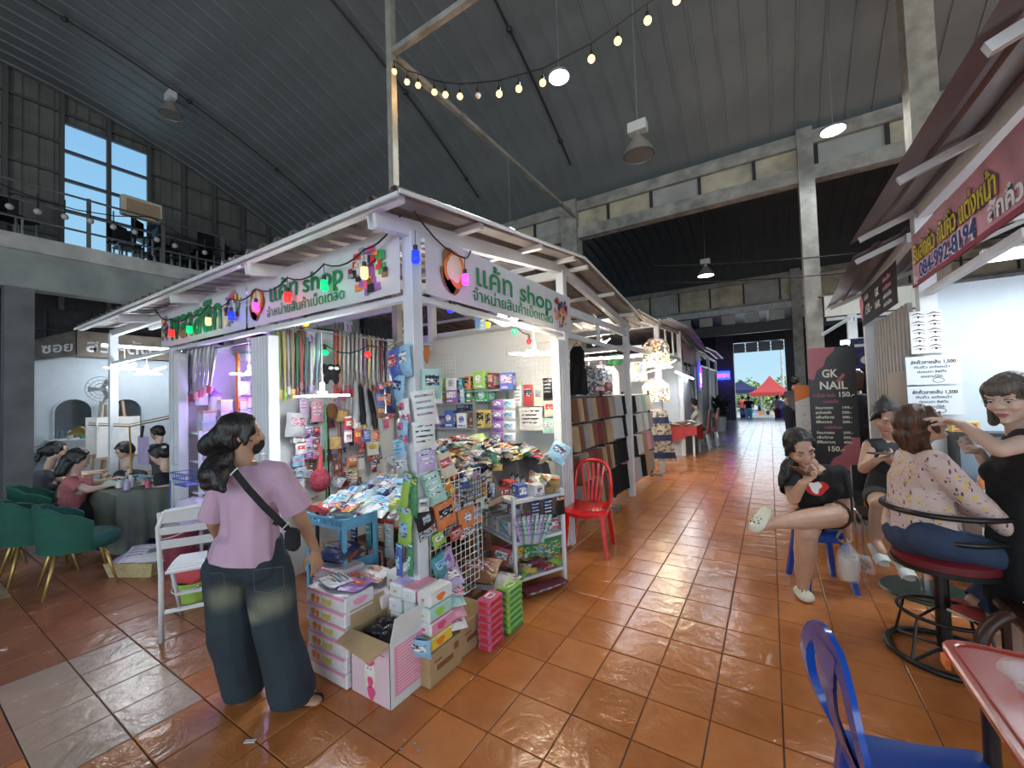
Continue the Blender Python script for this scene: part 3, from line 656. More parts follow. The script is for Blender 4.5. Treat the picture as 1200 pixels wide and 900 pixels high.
P=PL(389,482,0,-3.6); t=thing('coconut_brush','round brown coconut fibre brush below the toy bag','brush',P)
b=MB(); b.ell(P,(.05,.055,.08)); b.build('bristles',mat('coconut_fibre',(.14,.055,.02),rough=1,bump=1,bs=80,var=.4,vs=60),t,smooth=True); b=MB(); b.cyl(P+V((0,0,.14)),P+V((0,0,.06)),.012,n=8); b.build('grip',pm('tan','card'),t)
wick=mat('woven_bamboo',(.42,.27,.1),rough=.8,bump=1,bs=90,var=.3,vs=70)
for (px,py,lb) in ((401,487,'round bamboo rice basket hanging right of the coconut brush'),(393,519,'patterned bamboo rice basket hanging below the coconut brush')):
    P=PL(px,py,0,-3.6); t=thing('rice_basket',lb,'basket',P); b=MB(); b.lathe([(.045,-.06),(.06,-.05),(.065,.04),(.06,.045),(.055,.04),(.05,-.05)],P,16); b.build('basket_body',wick,t,smooth=40); b=MB(); b.lathe([(.0,.06),(.05,.058),(.063,.045),(.063,.03)],P,16); b.build('lid',wick,t,smooth=40)
hang(409,512,.17,.19,'lilac','white',1,'lilac card behind the black slipper',t=.01)
P=PL(411,512,0,-3.62); t=thing('slipper','black slipper hanging on the lilac card','shoe',P)
b=MB(); b.prism([(.045*cos(a)*(1+.15*sin(a)),.09*sin(a)) for a in [2*pi*k/18 for k in range(18)]],P,(0,1,0),(0,0,1),.02); b.build('sole',pm('black','plastic'),t)
b=MB(); b.tube([P+V((.02,-.045,-.02)),P+V((.05,0,.0)),P+V((.02,.045,-.02))],.016,8); b.build('strap',pm('black','plastic'),t,smooth=True)
hang(413,540,.14,.1,'orange','white',1,'orange packet of small bottles below the black slipper')
# red net bag, straps
P=PL(375,560,0,-3.55); t=thing('net_bag','dark red net bag of balls hanging over the blue crate','bag',P)
b=MB(); b.ell(P-UZ*.02,(.07,.1,.11),n=14,k=10); b.build('net_body',mat('red_net',(.3,.03,.06),rough=.6,bump=1,bs=60,var=.5,vs=40),t,smooth=True); b=MB(); b.tube([P+UZ*.08,P+V((0,.01,.2)),P+V((0,-.01,.32))],[.03,.012,.008],7); b.build('tie',pm('red','plastic'),t)
g='dark straps hanging down the shop side wall'
for i,(px,c_) in enumerate(((381,'green'),(384,'black'),(396,'brown'),(399,'maroon'))):
    A=PL(px,474+i*6,0,-3.6); B=PL(px+2,600-i*8,0,-3.6); b=MB(); b.bar(A,B,.016,.006); tag(b.build('strap',pm(c_,'cloth')),'long %s strap hanging on the shop side wall'%c_,'strap',g)
hang(437,525,.16,.15,'white','yellow',1,'white card with a yellow splash shape near the blue packets',t=.012)
g='small toys in red packets on the side wall corner'
for i in range(9): hang(408+i%5*11,495+i//5*16,.09,.12,['red','cream','yellow','green','rose','white','red','blue','orange'][i],['white','red','green','cream','white','rose','yellow','white','red'][i],i%5,'small red and cream toy packet in the corner of the side wall',group=g,small=True,t=.03,plane=(0,-3.5))
g='round picture stickers on the side wall corner'
for i in range(7): hang(446+i%3*8,455+i//3*14,.1,.12,['navy','blue','black','blue','navy','teal','brown'][i],['red','white','yellow','orange','sky','red','tan'][i],1,'dark patterned packet between the tubes and the blue pouches',group=g,small=True,t=.02,plane=(0,-3.3))
# wire grid panels
def grid(name,label,A,u,v,nu,nv,r=.0022,m=None,cat='grid',step=.05):
    A=V(A);u=V(u);v=V(v); b=MB(); L=nu*step; H=nv*step
    for i in range(nu+1): b.tube([A+u*(i*step),A+u*(i*step)+v*H],r,4)
    for j in range(nv+1): b.tube([A+v*(j*step),A+v*(j*step)+u*L],r,4)
    return tag(b.build(name,m or mat('grid_wire',(.75,.74,.7),rough=.35,metal=.2)),label,cat)
grid('wire_grid','white wire display grid on the back wall beside the warm lamp',(-2.62,4.02,1.6),(1,0,0),(0,0,1),12,12)
grid('wire_grid','white wire display grid on the side wall behind the foil rolls',(-3.82,2.6,1.4),(0,1,0),(0,0,1),26,17)
grid('wire_grid','white wire display grid hanging from the counter beside the corner post',(-1.87,1.93,.24),(0,1,0),(0,0,1),11,17,r=.003)
grid('wire_grid','white wire display grid on the back wall behind the orange cut-out',(-3.78,4.02,1.6),(1,0,0),(0,0,1),8,12)
# back wall shelf unit
sh=thing('shelf_unit','grey metal shelf unit holding cartons against the shop back wall','shelf',(-3.4,3.9,0))
for z in (1.56,1.27,.95): b=MB(); b.bx(-3.76,-2.85,3.7,4.03,z-.02,z); b.build('shelf_board',steel,sh)
for x in (-3.75,-2.86): 
    for y in (3.72,4.02): b=MB(); b.bx(x-.015,x+.015,y-.015,y+.015,0,1.6 if x>-3 else 1.6); b.build('upright',steel,sh)
SHF=[(517,459,.13,.15,'white','yellow',2,'white lamp carton with a yellow sun on the shelf'),(534,459,.17,.15,'purple','white',0,'purple carton with a white lotus on the shelf'),(546,458,.055,.17,'sky','white',0,'narrow light blue carton right of the purple one'),(554,458,.08,.15,'green','white',1,'green phone carton on the shelf'),(569,458,.18,.15,'green','mint',1,'dark green speaker carton at the shelf end'),
 (518,438,.12,.15,'lime','white',2,'green carton with a white star lamp, top row left'),(533,440,.15,.14,'white','grey',2,'white carton with a grey star lamp, top row'),(544,440,.05,.14,'teal','sky',0,'narrow teal carton in the top row'),(552,442,.07,.15,'orange','black',0,'orange and black carton in the top row'),(565,436,.15,.2,'lime','white',1,'tall green and white carton on top of the shelf stack'),(579,442,.07,.17,'maroon','tan',0,'dark brown carton at the right end of the top row')]
rows={0:1.56}
for i,(px,py,w_,h_,c1,c2,s_,lb) in enumerate(SHF):
    P=PL(px,py,1,3.8); P.z=1.56+h_/2+(.002 if i<5 else .155); put('carton',lb,'box',P,facing(YM,0,0),carton(w_,h_,.16,c1,c2,s_),'lamp and gadget cartons on the back shelf')
for i,(px,w_,h_,c1,c2,s_,lb) in enumerate([(513,.14,.13,'purple','white',0,'purple lotus carton low on the left of the shelf'),(530,.13,.2,'blue','white',1,'blue and white carton on the middle shelf board'),(545,.14,.17,'white','blue',1,'white carton with blue rings on the middle shelf board'),(556,.07,.17,'brown','tan',1,'small brown carton on the middle shelf board'),(567,.11,.2,'yellow','black',0,'yellow and black phone carton on the middle shelf board'),(537,.2,.07,'navy','sky',0,'flat navy carton under the upper shelf board')]):
    P=PL(px,490,1,3.82); P.z=1.27+h_/2 if i<5 else 1.5; put('carton',lb,'box',P if i<5 else P+V((0,.14,0)),facing(YM),carton(w_,h_,.14 if i<5 else .1,c1,c2,s_),'lamp and gadget cartons on the back shelf')
g='detergent bags stacked at the end of the shelf'
for i in range(8):
    P=PL(583 if i%2==0 else 597,474+(i//2)*13,1,3.62-.04*(i//4)); put('detergent_bag','%s detergent bag in the stack right of the shelf'%(['purple and white','pale blue and white'][i%2]),'bag',P,facing(YM,0,0),pouch(.15,.11,.06,['purple','white'][i%2],['white','sky'][i%2],1),g)
put('carton','violet blue electric kettle carton standing above the detergent bags','box',PL(595,447,1,3.8),facing((.3,-1,0)),carton(.15,.19,.12,'blue','lilac',0))
b=MB(); b.bx(-2.95,-2.5,3.7,4.0,1.68,1.7); b.bx(-2.6,-2.58,3.98,4.02,1.5,1.68); tag(b.build('wall_shelf',steel),'small steel wall shelf under the violet blue carton','shelf')
for (px,py,w_,h_,c1,c2,s_,lb) in [(607,465,.1,.22,'white','grey',2,'white planner board left of the red one'),(619,463,.12,.23,'red','black',1,'red planner board with a black ring'),(631,464,.12,.22,'cream','grey',1,'cream planner board right of the red one'),(622,491,.3,.25,'white','black',2,'wide white board with black script under the planner boards'),(644,479,.13,.17,'cream','red',1,'cream sticker card beside the shutter post'),(643,499,.15,.16,'mint','white',1,'mint green sticker card beside the shutter post'),(643,455,.14,.22,'black','silver',2,'black bag of silver clips hanging beside the shutter post')]:
    hang(px,py,w_,h_,c1,c2,s_,lb,plane=(1,3.9),n=YM,t=.015 if c1!='black' else .09,cat='card' if c1!='black' else 'bag',name='planner_card' if c1!='black' else 'clip_bag')
b=MB(); P=PL(500,415,1,3.9); blob(b,P,(1,0,0),0,0,.06,.11,wob=.18,d=.0); tag(b.build('cutout',pm('orange','card')),'orange paper cut-out on the wall beside the corner post','decoration')
put('carton','small light blue box dangling under the aisle side banner','box',PL(563,376,0,-2.05),facing(XP,0,0),carton(.09,.14,.05,'sky','white',0))
# --- red topped table at the left with rows of grey blue packets
tb=thing('goods_table','folding table under a red edged cloth in the shop front','table',(-2.85,2.6,0))
b=MB(); b.bx(-3.5,-2.3,2.12,2.8,.68,.715); b.build('tabletop',pm('tan','card'),tb)
b=MB(); b.sheet(lambda u,v:V((-3.5+1.2*u,2.11-.006*sin(u*40),.72-.05*v-.01*sin(u*9)*v)),30,2); b.build('cloth_edge',pm('red','cloth'),tb)
for x,y in ((-3.45,2.16),(-2.35,2.16),(-3.45,2.75),(-2.35,2.75)): b=MB(); b.bx(x-.012,x+.012,y-.012,y+.012,0,.68); b.build('leg',dark,tb)
b=MB()
for k in range(7): b.bx(-3.5,-2.3,2.79,2.81,.04+.09*k,.11+.09*k)
b.build('back_slats',mat('dark_brown_slat',(.03,.018,.012),rough=.7),tb)
b=MB(); b.bx(-3.5,-2.3,2.82,2.83,0,.7); b.build('shade_panel',dark,tb)  # dark sheet added to stand in for the shade under the table
g='small grey and blue packets laid in rows on the red edged table'
rnd=random.Random(3)
for r_ in range(6):
    for k in range(11):
        x=-3.28+k*.1+rnd.uniform(-.015,.015); y=2.17+r_*.105+rnd.uniform(-.02,.02)
        if x>-2.36: continue
        c1=rnd.choice(['grey','silver','sky','white','silver','white','navy','mint']); c2=rnd.choice(['blue','white','black','teal','sky','red' if k%4==0 else 'navy'])
        put('small_packet','small %s packet in the rows on the red edged table'%cn(c1),'packet',(x,y,.745+.018*r_+rnd.uniform(0,.02)),M.Rotation(rnd.uniform(-.3,.3),4,'Z')@M.Rotation(-1.1+rnd.uniform(-.2,.2),4,'X'),pouch(.11,.15,.03,c1,c2,rnd.randrange(5)),g,small=True)
for (px,py,w_,h_,c1,c2,s_,lb,y_) in [(395,565,.2,.1,'grey','white',2,'grey blister tray on the left end of the red edged table',2.4),(400,585,.19,.12,'silver','teal',1,'stack of silver cards in front of the grey tray',2.2),(446,572,.13,.06,'orange','white',1,'orange packet on top of the blue packets',2.6),(455,578,.16,.05,'green','white',1,'green and white packet on top of the blue packets',2.6),(462,590,.1,.09,'lime','yellow',0,'lime packet at the front right of the red edged table',2.16),(468,560,.14,.1,'sky','yellow',1,'light blue toy packet with a yellow eye by the corner post',2.6)]:
    hang(px,py,w_,h_,c1,c2,s_,lb,plane=(1,y_),n=YM,tilt=-.7,t=.04)
for (px,py,w_,h_,c1,c2,s_,lb) in [(399,610,.14,.12,'maroon','silver',3,'dark red packet hanging under the left end of the table'),(415,628,.09,.17,'navy','silver',2,'navy packet hanging under the table beside the tall teal strip'),(432,624,.06,.26,'teal','silver',2,'tall dark teal strip of clips hanging under the table'),(446,624,.07,.13,'tan','cream',2,'cream packet hanging under the table beside the teal strip'),(456,634,.1,.25,'silver','mint',2,'silver blister of brushes hanging under the table'),(444,655,.05,.1,'maroon','brown',1,'dark red packet hanging low in the shade under the table')]:
    hang(px,py,w_,h_,c1,c2,s_,lb,plane=(1,2.07),n=YM,t=.03)
g='grey cartons stored in the dark under the red edged table'
for i in range(5): put('storage_box','brown carton stored under the red edged table','box',(-3.3+i*.24,2.62,.17),facing(YM),carton(.22,.3,.3,'brown','tan',0),g)
# --- corner post hangings
CP=[(462,428,.16,.2,'blue','red',1,'dark blue printed pouch at the top left of the corner post'),(474,424,.15,.2,'sky','white',1,'light blue cap shaped pouch at the top of the corner post'),(467,455,.14,.17,'sky','navy',1,'light blue pouch below the cap shaped one'),(457,466,.13,.2,'navy','orange',0,'navy patterned bag left of the corner post'),(474,482,.12,.15,'white','rose',3,'white pouch with a red side on the corner post'),(472,505,.12,.15,'sky','rose',3,'blue pouch with a red side on the corner post'),(468,527,.14,.13,'sky','teal',2,'folded light blue pouch on the corner post, below the red sided ones'),(471,547,.14,.14,'silver','white',1,'clear pouch below the folded light blue one')]
for px,py,w_,h_,c1,c2,s_,lb in CP: hang(px,py,w_,h_,c1,c2,s_,lb,plane=(1,1.79),n=(-.2,-1,0),t=.05,spin=.15*((px%3)-1),cat='pouch',name='pouch')
CQ=[(506,450,.13,.19,'mint','black',1,'white pouch with a black figure on the right of the corner post',.0),(498,478,.15,.22,'white','grey',2,'thick bundle of white lettered pouches on the corner post',-.12),(497,511,.14,.18,'white','black',2,'white pouch with black bars below the thick white bundle',-.05),(500,537,.12,.16,'lilac','white',2,'lilac pouch below the white ones on the corner post',-.12),(508,572,.12,.2,'mint','white',2,'mint green pouch hanging askew below the lilac one',-.3),(496,592,.07,.08,'white','grey',1,'small white card below the mint green pouch',0),(523,545,.1,.16,'cream','red',1,'cream card with red shapes hanging over the counter edge',-.35)]
for px,py,w_,h_,c1,c2,s_,lb,sp in CQ: hang(px,py,w_,h_,c1,c2,s_,lb,plane=(0,-1.8),n=(.85,-.6,0),t=.05,spin=sp,cat='pouch',name='pouch')
for (px,py,w_,h_,c1,c2,s_,lb,sp) in [(475,577,.08,.26,'lime','sky',4,'long green mesh bag hanging on the corner post',.25),(485,583,.07,.24,'green','lime',4,'dark green mesh bag beside the long lime one',.05),(475,617,.13,.24,'lime','sky',0,'pair of green and blue drink shaped packets low on the corner post',.08),(468,656,.06,.2,'blue','sky',0,'dark blue tube packet standing by the foot of the corner post',0),(481,656,.05,.2,'green','mint',0,'green tube packet standing by the foot of the corner post',0)]:
    hang(px,py,w_,h_,c1,c2,s_,lb,plane=(1,1.77),n=(-.1,-1,0),spin=sp,t=.04)
for (px,py,w_,h_,c1,c2,s_,lb,sp) in [(499,614,.14,.17,'black','silver',3,'black card on the wire grid beside the corner post',-.25),(522,603,.17,.17,'orange','black',1,'orange packet with a black shape on the wire grid',-.2),(547,612,.16,.2,'orange','white',3,'orange packet with white figures at the end of the wire grid',-.1),(535,625,.12,.07,'red','white',2,'small red card below the orange packets',-.2),(514,632,.1,.09,'lime','white',1,'small green and white card low on the wire grid',-.25),(524,660,.13,.17,'lilac','purple',3,'lilac pouch with purple flowers at the bottom of the wire grid',-.4),(516,664,.12,.17,'teal','sky',1,'teal pouch behind the lilac flowered one',-.3)]:
    hang(px,py,w_,h_,c1,c2,s_,lb,plane=(0,-1.82),n=(1,-.1,0),spin=sp,t=.035)
# --- heaped counter
ct=thing('counter','counter of boards and wire baskets under the big heap of packets','counter',(-2.4,2.9,0))
b=MB(); b.bx(-2.9,-2.25,2.87,3.85,.74,.78); b.bx(-2.25,-1.95,3.62,3.85,.74,.78); b.bx(-2.24,-1.93,1.97,2.87,.74,.78); b.build('counter_top',pm('tan','card'),ct)
for x,y in ((-2.2,2.02),(-1.98,2.02),(-2.85,3.8),(-1.98,3.8)): b=MB(); b.bx(x-.02,x+.02,y-.02,y+.02,0,.74); b.build('leg',steel,ct)
b=MB(); b.bx(-2.86,-2.3,3.35,3.83,.4,.42); b.build('lower_board',pm('brown','card'),ct)
b=MB(); b.sheet(lambda u,v:V((-1.92,1.98+1.86*u,.8+.12*v)),2,1); 
def hz(x,y):   # heap surface
    u=(x+3.0)/1.08; v=(y-1.97)/1.88; return .86+.3*sin(pi*min(1,max(0,u*.75+.12)))*(.6+.4*sin(pi*min(1,max(0,v*.8+.2))))+.1*(1-v)
def xl(y): return -2.22 if y<2.86 else -2.88
b=MB()
for (xa,xb,ya,yb) in ((-2.22,-1.94,1.99,2.86),(-2.88,-2.08,2.86,3.83),(-2.26,-1.96,3.64,3.83)):
    b.sheet(lambda u,v:V((xa+(xb-xa)*u,ya+(yb-ya)*v,.77 if u in(0,1) or v in (0,1) else hz(xa+(xb-xa)*u,ya+(yb-ya)*v)-.05)),10,12)
o=b.build('packet_pile_core',mat('dark_pile_core',(.1,.09,.09),rough=.8),ct,smooth=True); o['kind']='stuff'
rnd=random.Random(8); cs=['white','white','cream','silver','silver','white','cream','silver','white','grey','black','red','yellow','green','sky','navy','mint','orange','rose','teal','purple','tan','lime','grey','cream']
gd={}
for k in range(300):
    y=rnd.uniform(1.98,3.84); x=rnd.uniform(xl(y)-.03,-1.92 if y<2.84 or y>3.62 else -2.04); z=hz(x,y)
    c1=rnd.choice(cs); c2=rnd.choice(['red','white','black','green','blue','yellow','rose','teal','orange','white','cream'])
    if c2==c1: c2='navy'
    zone='front end' if y<2.6 else ('middle' if y<3.25 else 'far end')
    sz=rnd.choice([(.09,.12),(.12,.15),(.08,.1),(.14,.1),(.16,.12)])
    R_=M.Rotation(rnd.uniform(0,6.28),4,'Z')@M.Rotation(-1.25+rnd.gauss(0,.35),4,'X')
    lb='%s packet in the heap on the counter, %s'%(cn(c1),zone)
    put('heap_packet',lb,'packet',(x,y,z+rnd.uniform(-.01,.035)),R_,pouch(sz[0],sz[1],.045,c1,c2,rnd.randrange(4)),'%s packets heaped on the %s of the counter'%(cn(c1),zone),small=True)
for k in range(54):
    y=rnd.uniform(1.98,2.68); c1=rnd.choice(['white','silver','cream','red','black','orange','sky','navy','rose','mint','tan']); z=rnd.uniform(.72,1.0)
    put('heap_packet','%s packet hanging over the aisle edge of the counter'%cn(c1),'packet',(-1.9+rnd.uniform(-.02,.02),y,z),facing(XP,rnd.uniform(-.4,-.1),rnd.uniform(-.8,.8)),pouch(*rnd.choice([(.09,.12),(.12,.15),(.08,.1)]),.045,c1,rnd.choice(['red','white','black','green','blue','yellow']),rnd.randrange(4)),'%s packets hanging over the aisle edge of the counter'%cn(c1),small=True)
for k in range(64):
    px=rnd.uniform(345,462); py=rnd.uniform(472,572) if px>384 else rnd.uniform(478,598); c1=rnd.choice(['white','silver','pink','lilac','cream','maroon','tan','sky','grey','red','rose','brown']); hang(px,py,rnd.choice([.07,.09,.11]),rnd.choice([.09,.12,.16]),c1,rnd.choice(['white','red','pink','black','navy','yellow']),rnd.randrange(5),'%s trinket packet hanging on the lower side wall of the shop'%cn(c1),plane=(0,-3.76),group='%s trinket packets on the lower side wall of the shop'%cn(c1),small=True,t=.025,name='trinket_packet',spin=rnd.uniform(-.15,.15))
# distinct large items on the heap
for (px,py,w_,h_,c1,c2,s_,lb,y_,sp,til) in [(655,530,.2,.2,'sky','navy',1,'light blue picture pack leaning on the shop post above the red chair',3.75,.5,-.3),(598,548,.28,.12,'white','red',3,'clear bag of white sweets with a red band on the heap',3.5,.1,-.6),(618,560,.3,.17,'silver','orange',3,'large clear bag with orange print near the front of the heap',3.6,.2,-.7),(596,538,.26,.08,'red','white',2,'long red and white packet in the middle of the heap',3.5,-.15,-.8),(556,515,.22,.1,'lime','cream',2,'green and cream flat packets at the back of the heap',3.2,-.5,-1),(641,565,.22,.14,'cream','lime',1,'basket of cream snack packets at the far front of the heap',3.3,.1,-.4),(583,548,.08,.05,'yellow','black',2,'small yellow striped bee toy on the heap',2.7,0,-.5)]:
    hang(px,py,w_,h_,c1,c2,s_,lb,plane=(1,y_),n=(.4,-1,0),spin=sp,tilt=til,t=.07)
# black wire basket in front of heap
P=PL(552,572,0,-1.86)
t=thing('wire_basket','black wire basket of small toys at the front of the heap','basket',P)
b=MB()
for k in range(5): z=P.z-.08+.035*k; b.tube([(P.x-.12,P.y-.12,z),(P.x+.03,P.y-.12,z),(P.x+.03,P.y+.13,z),(P.x-.12,P.y+.13,z)],.0025,4,closed=True)
for k in range(9):
    y=P.y-.12+.031*k; b.tube([(P.x-.12,y,P.z-.08),(P.x+.03,y,P.z-.08),(P.x+.03,y,P.z+.06)],.0025,4)
b.build('wires',dark,t)
g='small toys in the black wire basket'
for k in range(7): put('toy_packet','small bright toy in the black wire basket','toy',P+V((-.05+.03*(k%2),-.09+.03*k,.03+.02*(k%3))),M.Rotation(k,4,'Z')@M.Rotation(-.7,4,'X'),pouch(.08,.1,.04,['teal','blue','rose','sky','orange','lilac','red'][k],'white',k%4),g,small=True)
# --- white corner rack
A=FL(605,700); B=FL(656,683); u=(B-A).normalized(); v=V((-u.y,u.x,0)); Lu=.5; Lv=.68
A=V((A.x,A.y,0))
rk=thing('metal_rack','white metal corner rack with three shelves, in front of the heaped counter','rack',A)
cor=[A,A+u*Lu,A+u*Lu+v*Lv,A+v*Lv]
for p in cor: b=MB(); b.bar(p,p+UZ*.8,.028,.028,up=u); b.build('upright',wmetal,rk,bevel=.002)
for z in (.76,.43,.13):
    b=MB(); b.hexa([c_+UZ*(z-.025) for c_ in cor]+[c_+UZ*z for c_ in cor]); b.build('shelf_board',wmetal,rk)
for (p,q) in ((cor[0],cor[3]),):
    for z0 in (.13,.43): 
        b=MB(); b.tube([p+UZ*z0,q+UZ*(z0+.3)],.004,5); b.tube([q+UZ*z0,p+UZ*(z0+.3)],.004,5); b.build('cross_brace',steel,rk)
def onrack(a,b_,z): return A+u*a+v*b_+UZ*z
Fv=-u    # faces towards camera-ish front
def rk_put(name,lb,cat,a,b_,z,w_,h_,d_,c1,c2,s_,n=None,grp=None,rot=0,kind='c',tilt=0):
    n=n or (-u*.2+ -V((v.x,v.y,0))*0 + V((-u.x,-u.y,0)))
    parts=carton(w_,h_,d_,c1,c2,s_) if kind=='c' else pouch(w_,h_,d_,c1,c2,s_)
    return put(name,lb,cat,onrack(a,b_,z+h_/2 if not tilt else z),facing(n,tilt,rot),parts,grp)
nU=(-u.x,-u.y,0)
rk_put('magazine_file','light blue slanted file holder full of packets on the white rack','holder',.1,.56,.765,.2,.12,.1,'sky','sky',0,n=nU)
g='cards standing in the light blue file holder'
for k in range(7): put('card_packet','brown and white card standing in the light blue holder','card',onrack(.11,.48+.025*k,.9),facing(nU,.1,.1*k-.3)@M.Rotation(.9,4,'Z'),pouch(.07,.15,.012,['tan','white','cream','brown'][k%4],['black','brown'][k%2],1),g,small=True)
rk_put('carton','red carton lying in front on the white rack','box',.06,.33,.765,.2,.05,.1,'red','white',0,n=nU); rk_put('carton','red carton stacked on another on the white rack','box',.14,.3,.817,.17,.05,.09,'red','white',1,n=nU)
rk_put('carton','blue carton with white shapes on top of the white rack','box',.14,.12,.765,.11,.1,.1,'blue','white',1,n=nU); rk_put('carton','white and blue carton beside the plain blue one on the white rack','box',.28,.07,.765,.1,.09,.1,'white','blue',1,n=(u.y,-u.x,0))
g='glass bottles standing behind the cartons on the rack'
for k in range(8): 
    p=onrack(.22+.04*(k%2),.2+.045*k,.765); t=thing('small_bottle','small clear bottle standing behind the red cartons on the rack','bottle',p,g)
    b=MB(); b.lathe([(0,0),(.016,0),(.016,.09),(.008,.105),(.008,.12)],p,8); b.build('bottle_body',pm('silver','plastic'),t,smooth=40); b=MB(); b.cyl(p+UZ*.12,p+UZ*.135,.01,n=8); b.build('cap',pm('black','plastic'),t)
t=thing('straw_basket','pale straw basket of snack packets at the far corner of the rack','basket',onrack(.42,.1,.765)); b=MB(); b.lathe([(0,0),(.07,0),(.1,.06),(.095,.06),(.066,.008),(0,.008)],onrack(.42,.1,.765),16); b.build('basket_body',wick,t,smooth=40)
g='snack packets in the pale straw basket'
for k in range(7): put('snack_packet','cream and red snack packet in the straw basket','packet',onrack(.42+.04*cos(k*2),.1+.04*sin(k*2),.83+.02*(k%3)),M.Rotation(k*1.1,4,'Z')@M.Rotation(-.8,4,'X'),pouch(.13,.12,.04,['cream','white','tan','yellow'][k%4],['red','lime','orange'][k%3],k%4),g,small=True)
# middle shelf
g='white cartons with blue print on the middle shelf of the rack'
for k in range(6): rk_put('carton','white carton with pale print on the middle rack shelf','box',.08,.18+.2*(k%3),.435+.068*(k//3),.17,.065,.15,'white',['sky','silver','lime'][k%3],0,n=nU,grp=g)
for k,(c1,c2) in enumerate([('lime','white'),('white','lilac'),('lilac','blue')]): rk_put('packet','%s packet lying on the white cartons of the rack'%cn(c1),'packet',.1,.55-.2*k,.6,.16,.07,.12,c1,c2,1,n=nU,kind='p')
g='sheaf of folded fans standing at the front corner of the rack'
for k in range(9): put('folded_fan','folded %s fan hanging at the rack corner'%['lilac','grey','mint'][k%3],'fan',onrack(.02+.035*k,-.03,.53-.004*k),facing((u.y,-u.x,0),.1,.09*k-.36),pouch(.035,.24,.02,['lilac','grey','mint'][k%3],['purple','black','teal'][k%3],2),g,small=True)
g='black and pink packets on the middle rack shelf, aisle side'
for k in range(12): put('hair_packet',['black','dark pink','white'][k%3]+' packet in the pile on the aisle side of the rack','packet',onrack(.24+.05*(k%5),.06+.05*(k//5),.46+.03*(k//3)),facing((u.y,-u.x,0),-.5,.3*((k%3)-1)),pouch(.12,.09,.04,['black','rose','white'][k%3],['silver','white','navy'][k%3],k%4),g,small=True)
for k in range(3): put('hanging_pack',['navy card of scissors','navy card of brushes','black glove with an orange cuff'][k]+' hanging under the top of the rack','packet',onrack(.2+.13*k,-.02,.66),facing((u.y,-u.x,0),0,0),pouch(.1,.16,.02,['navy','navy','black'][k],['silver','white','orange'][k],[2,2,4][k]),None)
# bottom shelf
g='flat bright packets on the bottom shelf of the rack'
for k in range(16):
    c1=['lime','yellow','maroon','rose','lime','tan','green','yellow'][k%8]
    put('flat_packet','%s flat packet on the bottom rack shelf'%cn(c1),'packet',onrack(.06+.1*(k%5),.06+.14*(k//5),.15+.02*(k%3)),M.Rotation(.4*k,4,'Z')@M.Rotation(-1.4,4,'X'),pouch(.16,.12,.04,c1,['purple','white','rose','red'][k%4],k%5),g,small=True)
rk_put('carton','dark pink and white striped carton on the bottom rack shelf','box',.12,.33,.15,.17,.13,.1,'rose','white',1,n=nU)
put('framed_board','green board leaning inside the bottom of the rack','board',onrack(.42,.2,.3),facing((u.y,-u.x,0),.15,0),carton(.4,.3,.01,'green','green',3)); put('picture_frame','white picture frame with a yellow sheet leaning by the green board','frame',onrack(.25,.24,.24),facing((u.y,-u.x,0),.25,0),carton(.2,.18,.012,'white','yellow',0))
rk_put('flat_tray','dark red tray sliding out under the rack','tray',.25,-.04,.03,.42,.02,.12,'maroon','silver',0,n=(u.y,-u.x,0))
# --- floor stacks in front
popi=[('tissue_wrap',None)]
pw=mat('tissue_wrap_film',(.72,.66,.68),rough=.25,var=.1,vs=10,bump=.5,bs=18); gold=prt['yellow']
def tissue_bale(P,w_,d_,h_,label,group,letters=True):
    t=thing('tissue_pack',label,'tissue pack',P,group); P=V(P)
    b=MB(); b.bx(P.x,P.x+w_,P.y,P.y+d_,P.z,P.z+h_-.002); o=b.build('wrap',pw,t,bevel=.008)
    b=MB(); b.bx(P.x+.01,P.x+w_-.01,P.y-.0015,P.y+.001,P.z+h_*.78,P.z+h_*.95); b.build('pink_band',prt['pink'],t)
    if letters:
        text('popi',h_*.62,P+V((w_*.42,-.002,h_*.24)),UX,UZ,mat('gold_print',(.62,.5,.08),rough=.4),t,bold=.002)
        b=MB(); blob(b,P+V((0,-.003,0)),UX,w_*.2,h_*.42,.02,.02,d=.0); blob(b,P+V((0,-.003,0)),UX,w_*.32,h_*.38,.016,.018,d=.0); b.build('flower_print',prt['orange'],t)
    b=MB(); blob(b,(P.x+w_+.001,P.y,P.z),(0,1,0),d_*.5,h_*.5,.05,.02,d=.0005); b.build('side_print',prt['pink'],t)
    return t
g='pink wrapped tissue bales stacked beside the standing woman'
x0_,y0_=-2.44,1.455
nm=['lowest','second lowest','third from the floor','third from the top','second from the top','topmost']
for k in range(6): tissue_bale((x0_+random.uniform(-.006,.006),y0_+random.uniform(-.006,.006),.002+k*.083),.375,.2,.083,'pink and gold wrapped tissue bale beside the woman, %s of the stack'%nm[k],g,letters=k>0)
g='white tissue bales stacked behind the gold lettered ones'
for k in range(6): tissue_bale((-2.72,1.66+.004*(k%2),.002+k*.083),.3,.2,.083,'white tissue bale in the stack half hidden behind the woman','white tissue bales half hidden behind the woman',letters=False)
for k in range(5): tissue_bale((-2.38,1.69,.002+k*.083),.33,.2,.083,'white tissue bale stacked behind the gold lettered bales','white tissue bales behind the gold lettered stack',letters=False)
for k in range(5): tissue_bale((-2.03,1.78,.002+k*.083),.14,.2,.083,'narrow white tissue bale behind the open pink box','narrow white bales behind the open box',letters=False)
put('magazine','silver striped magazine on top of the tissue bales','magazine',(-2.3,1.55,.524),M.Rotation(-.2,4,'Z')@M.Rotation(-pi/2,4,'X'),pouch(.21,.14,.025,'silver','black',2))
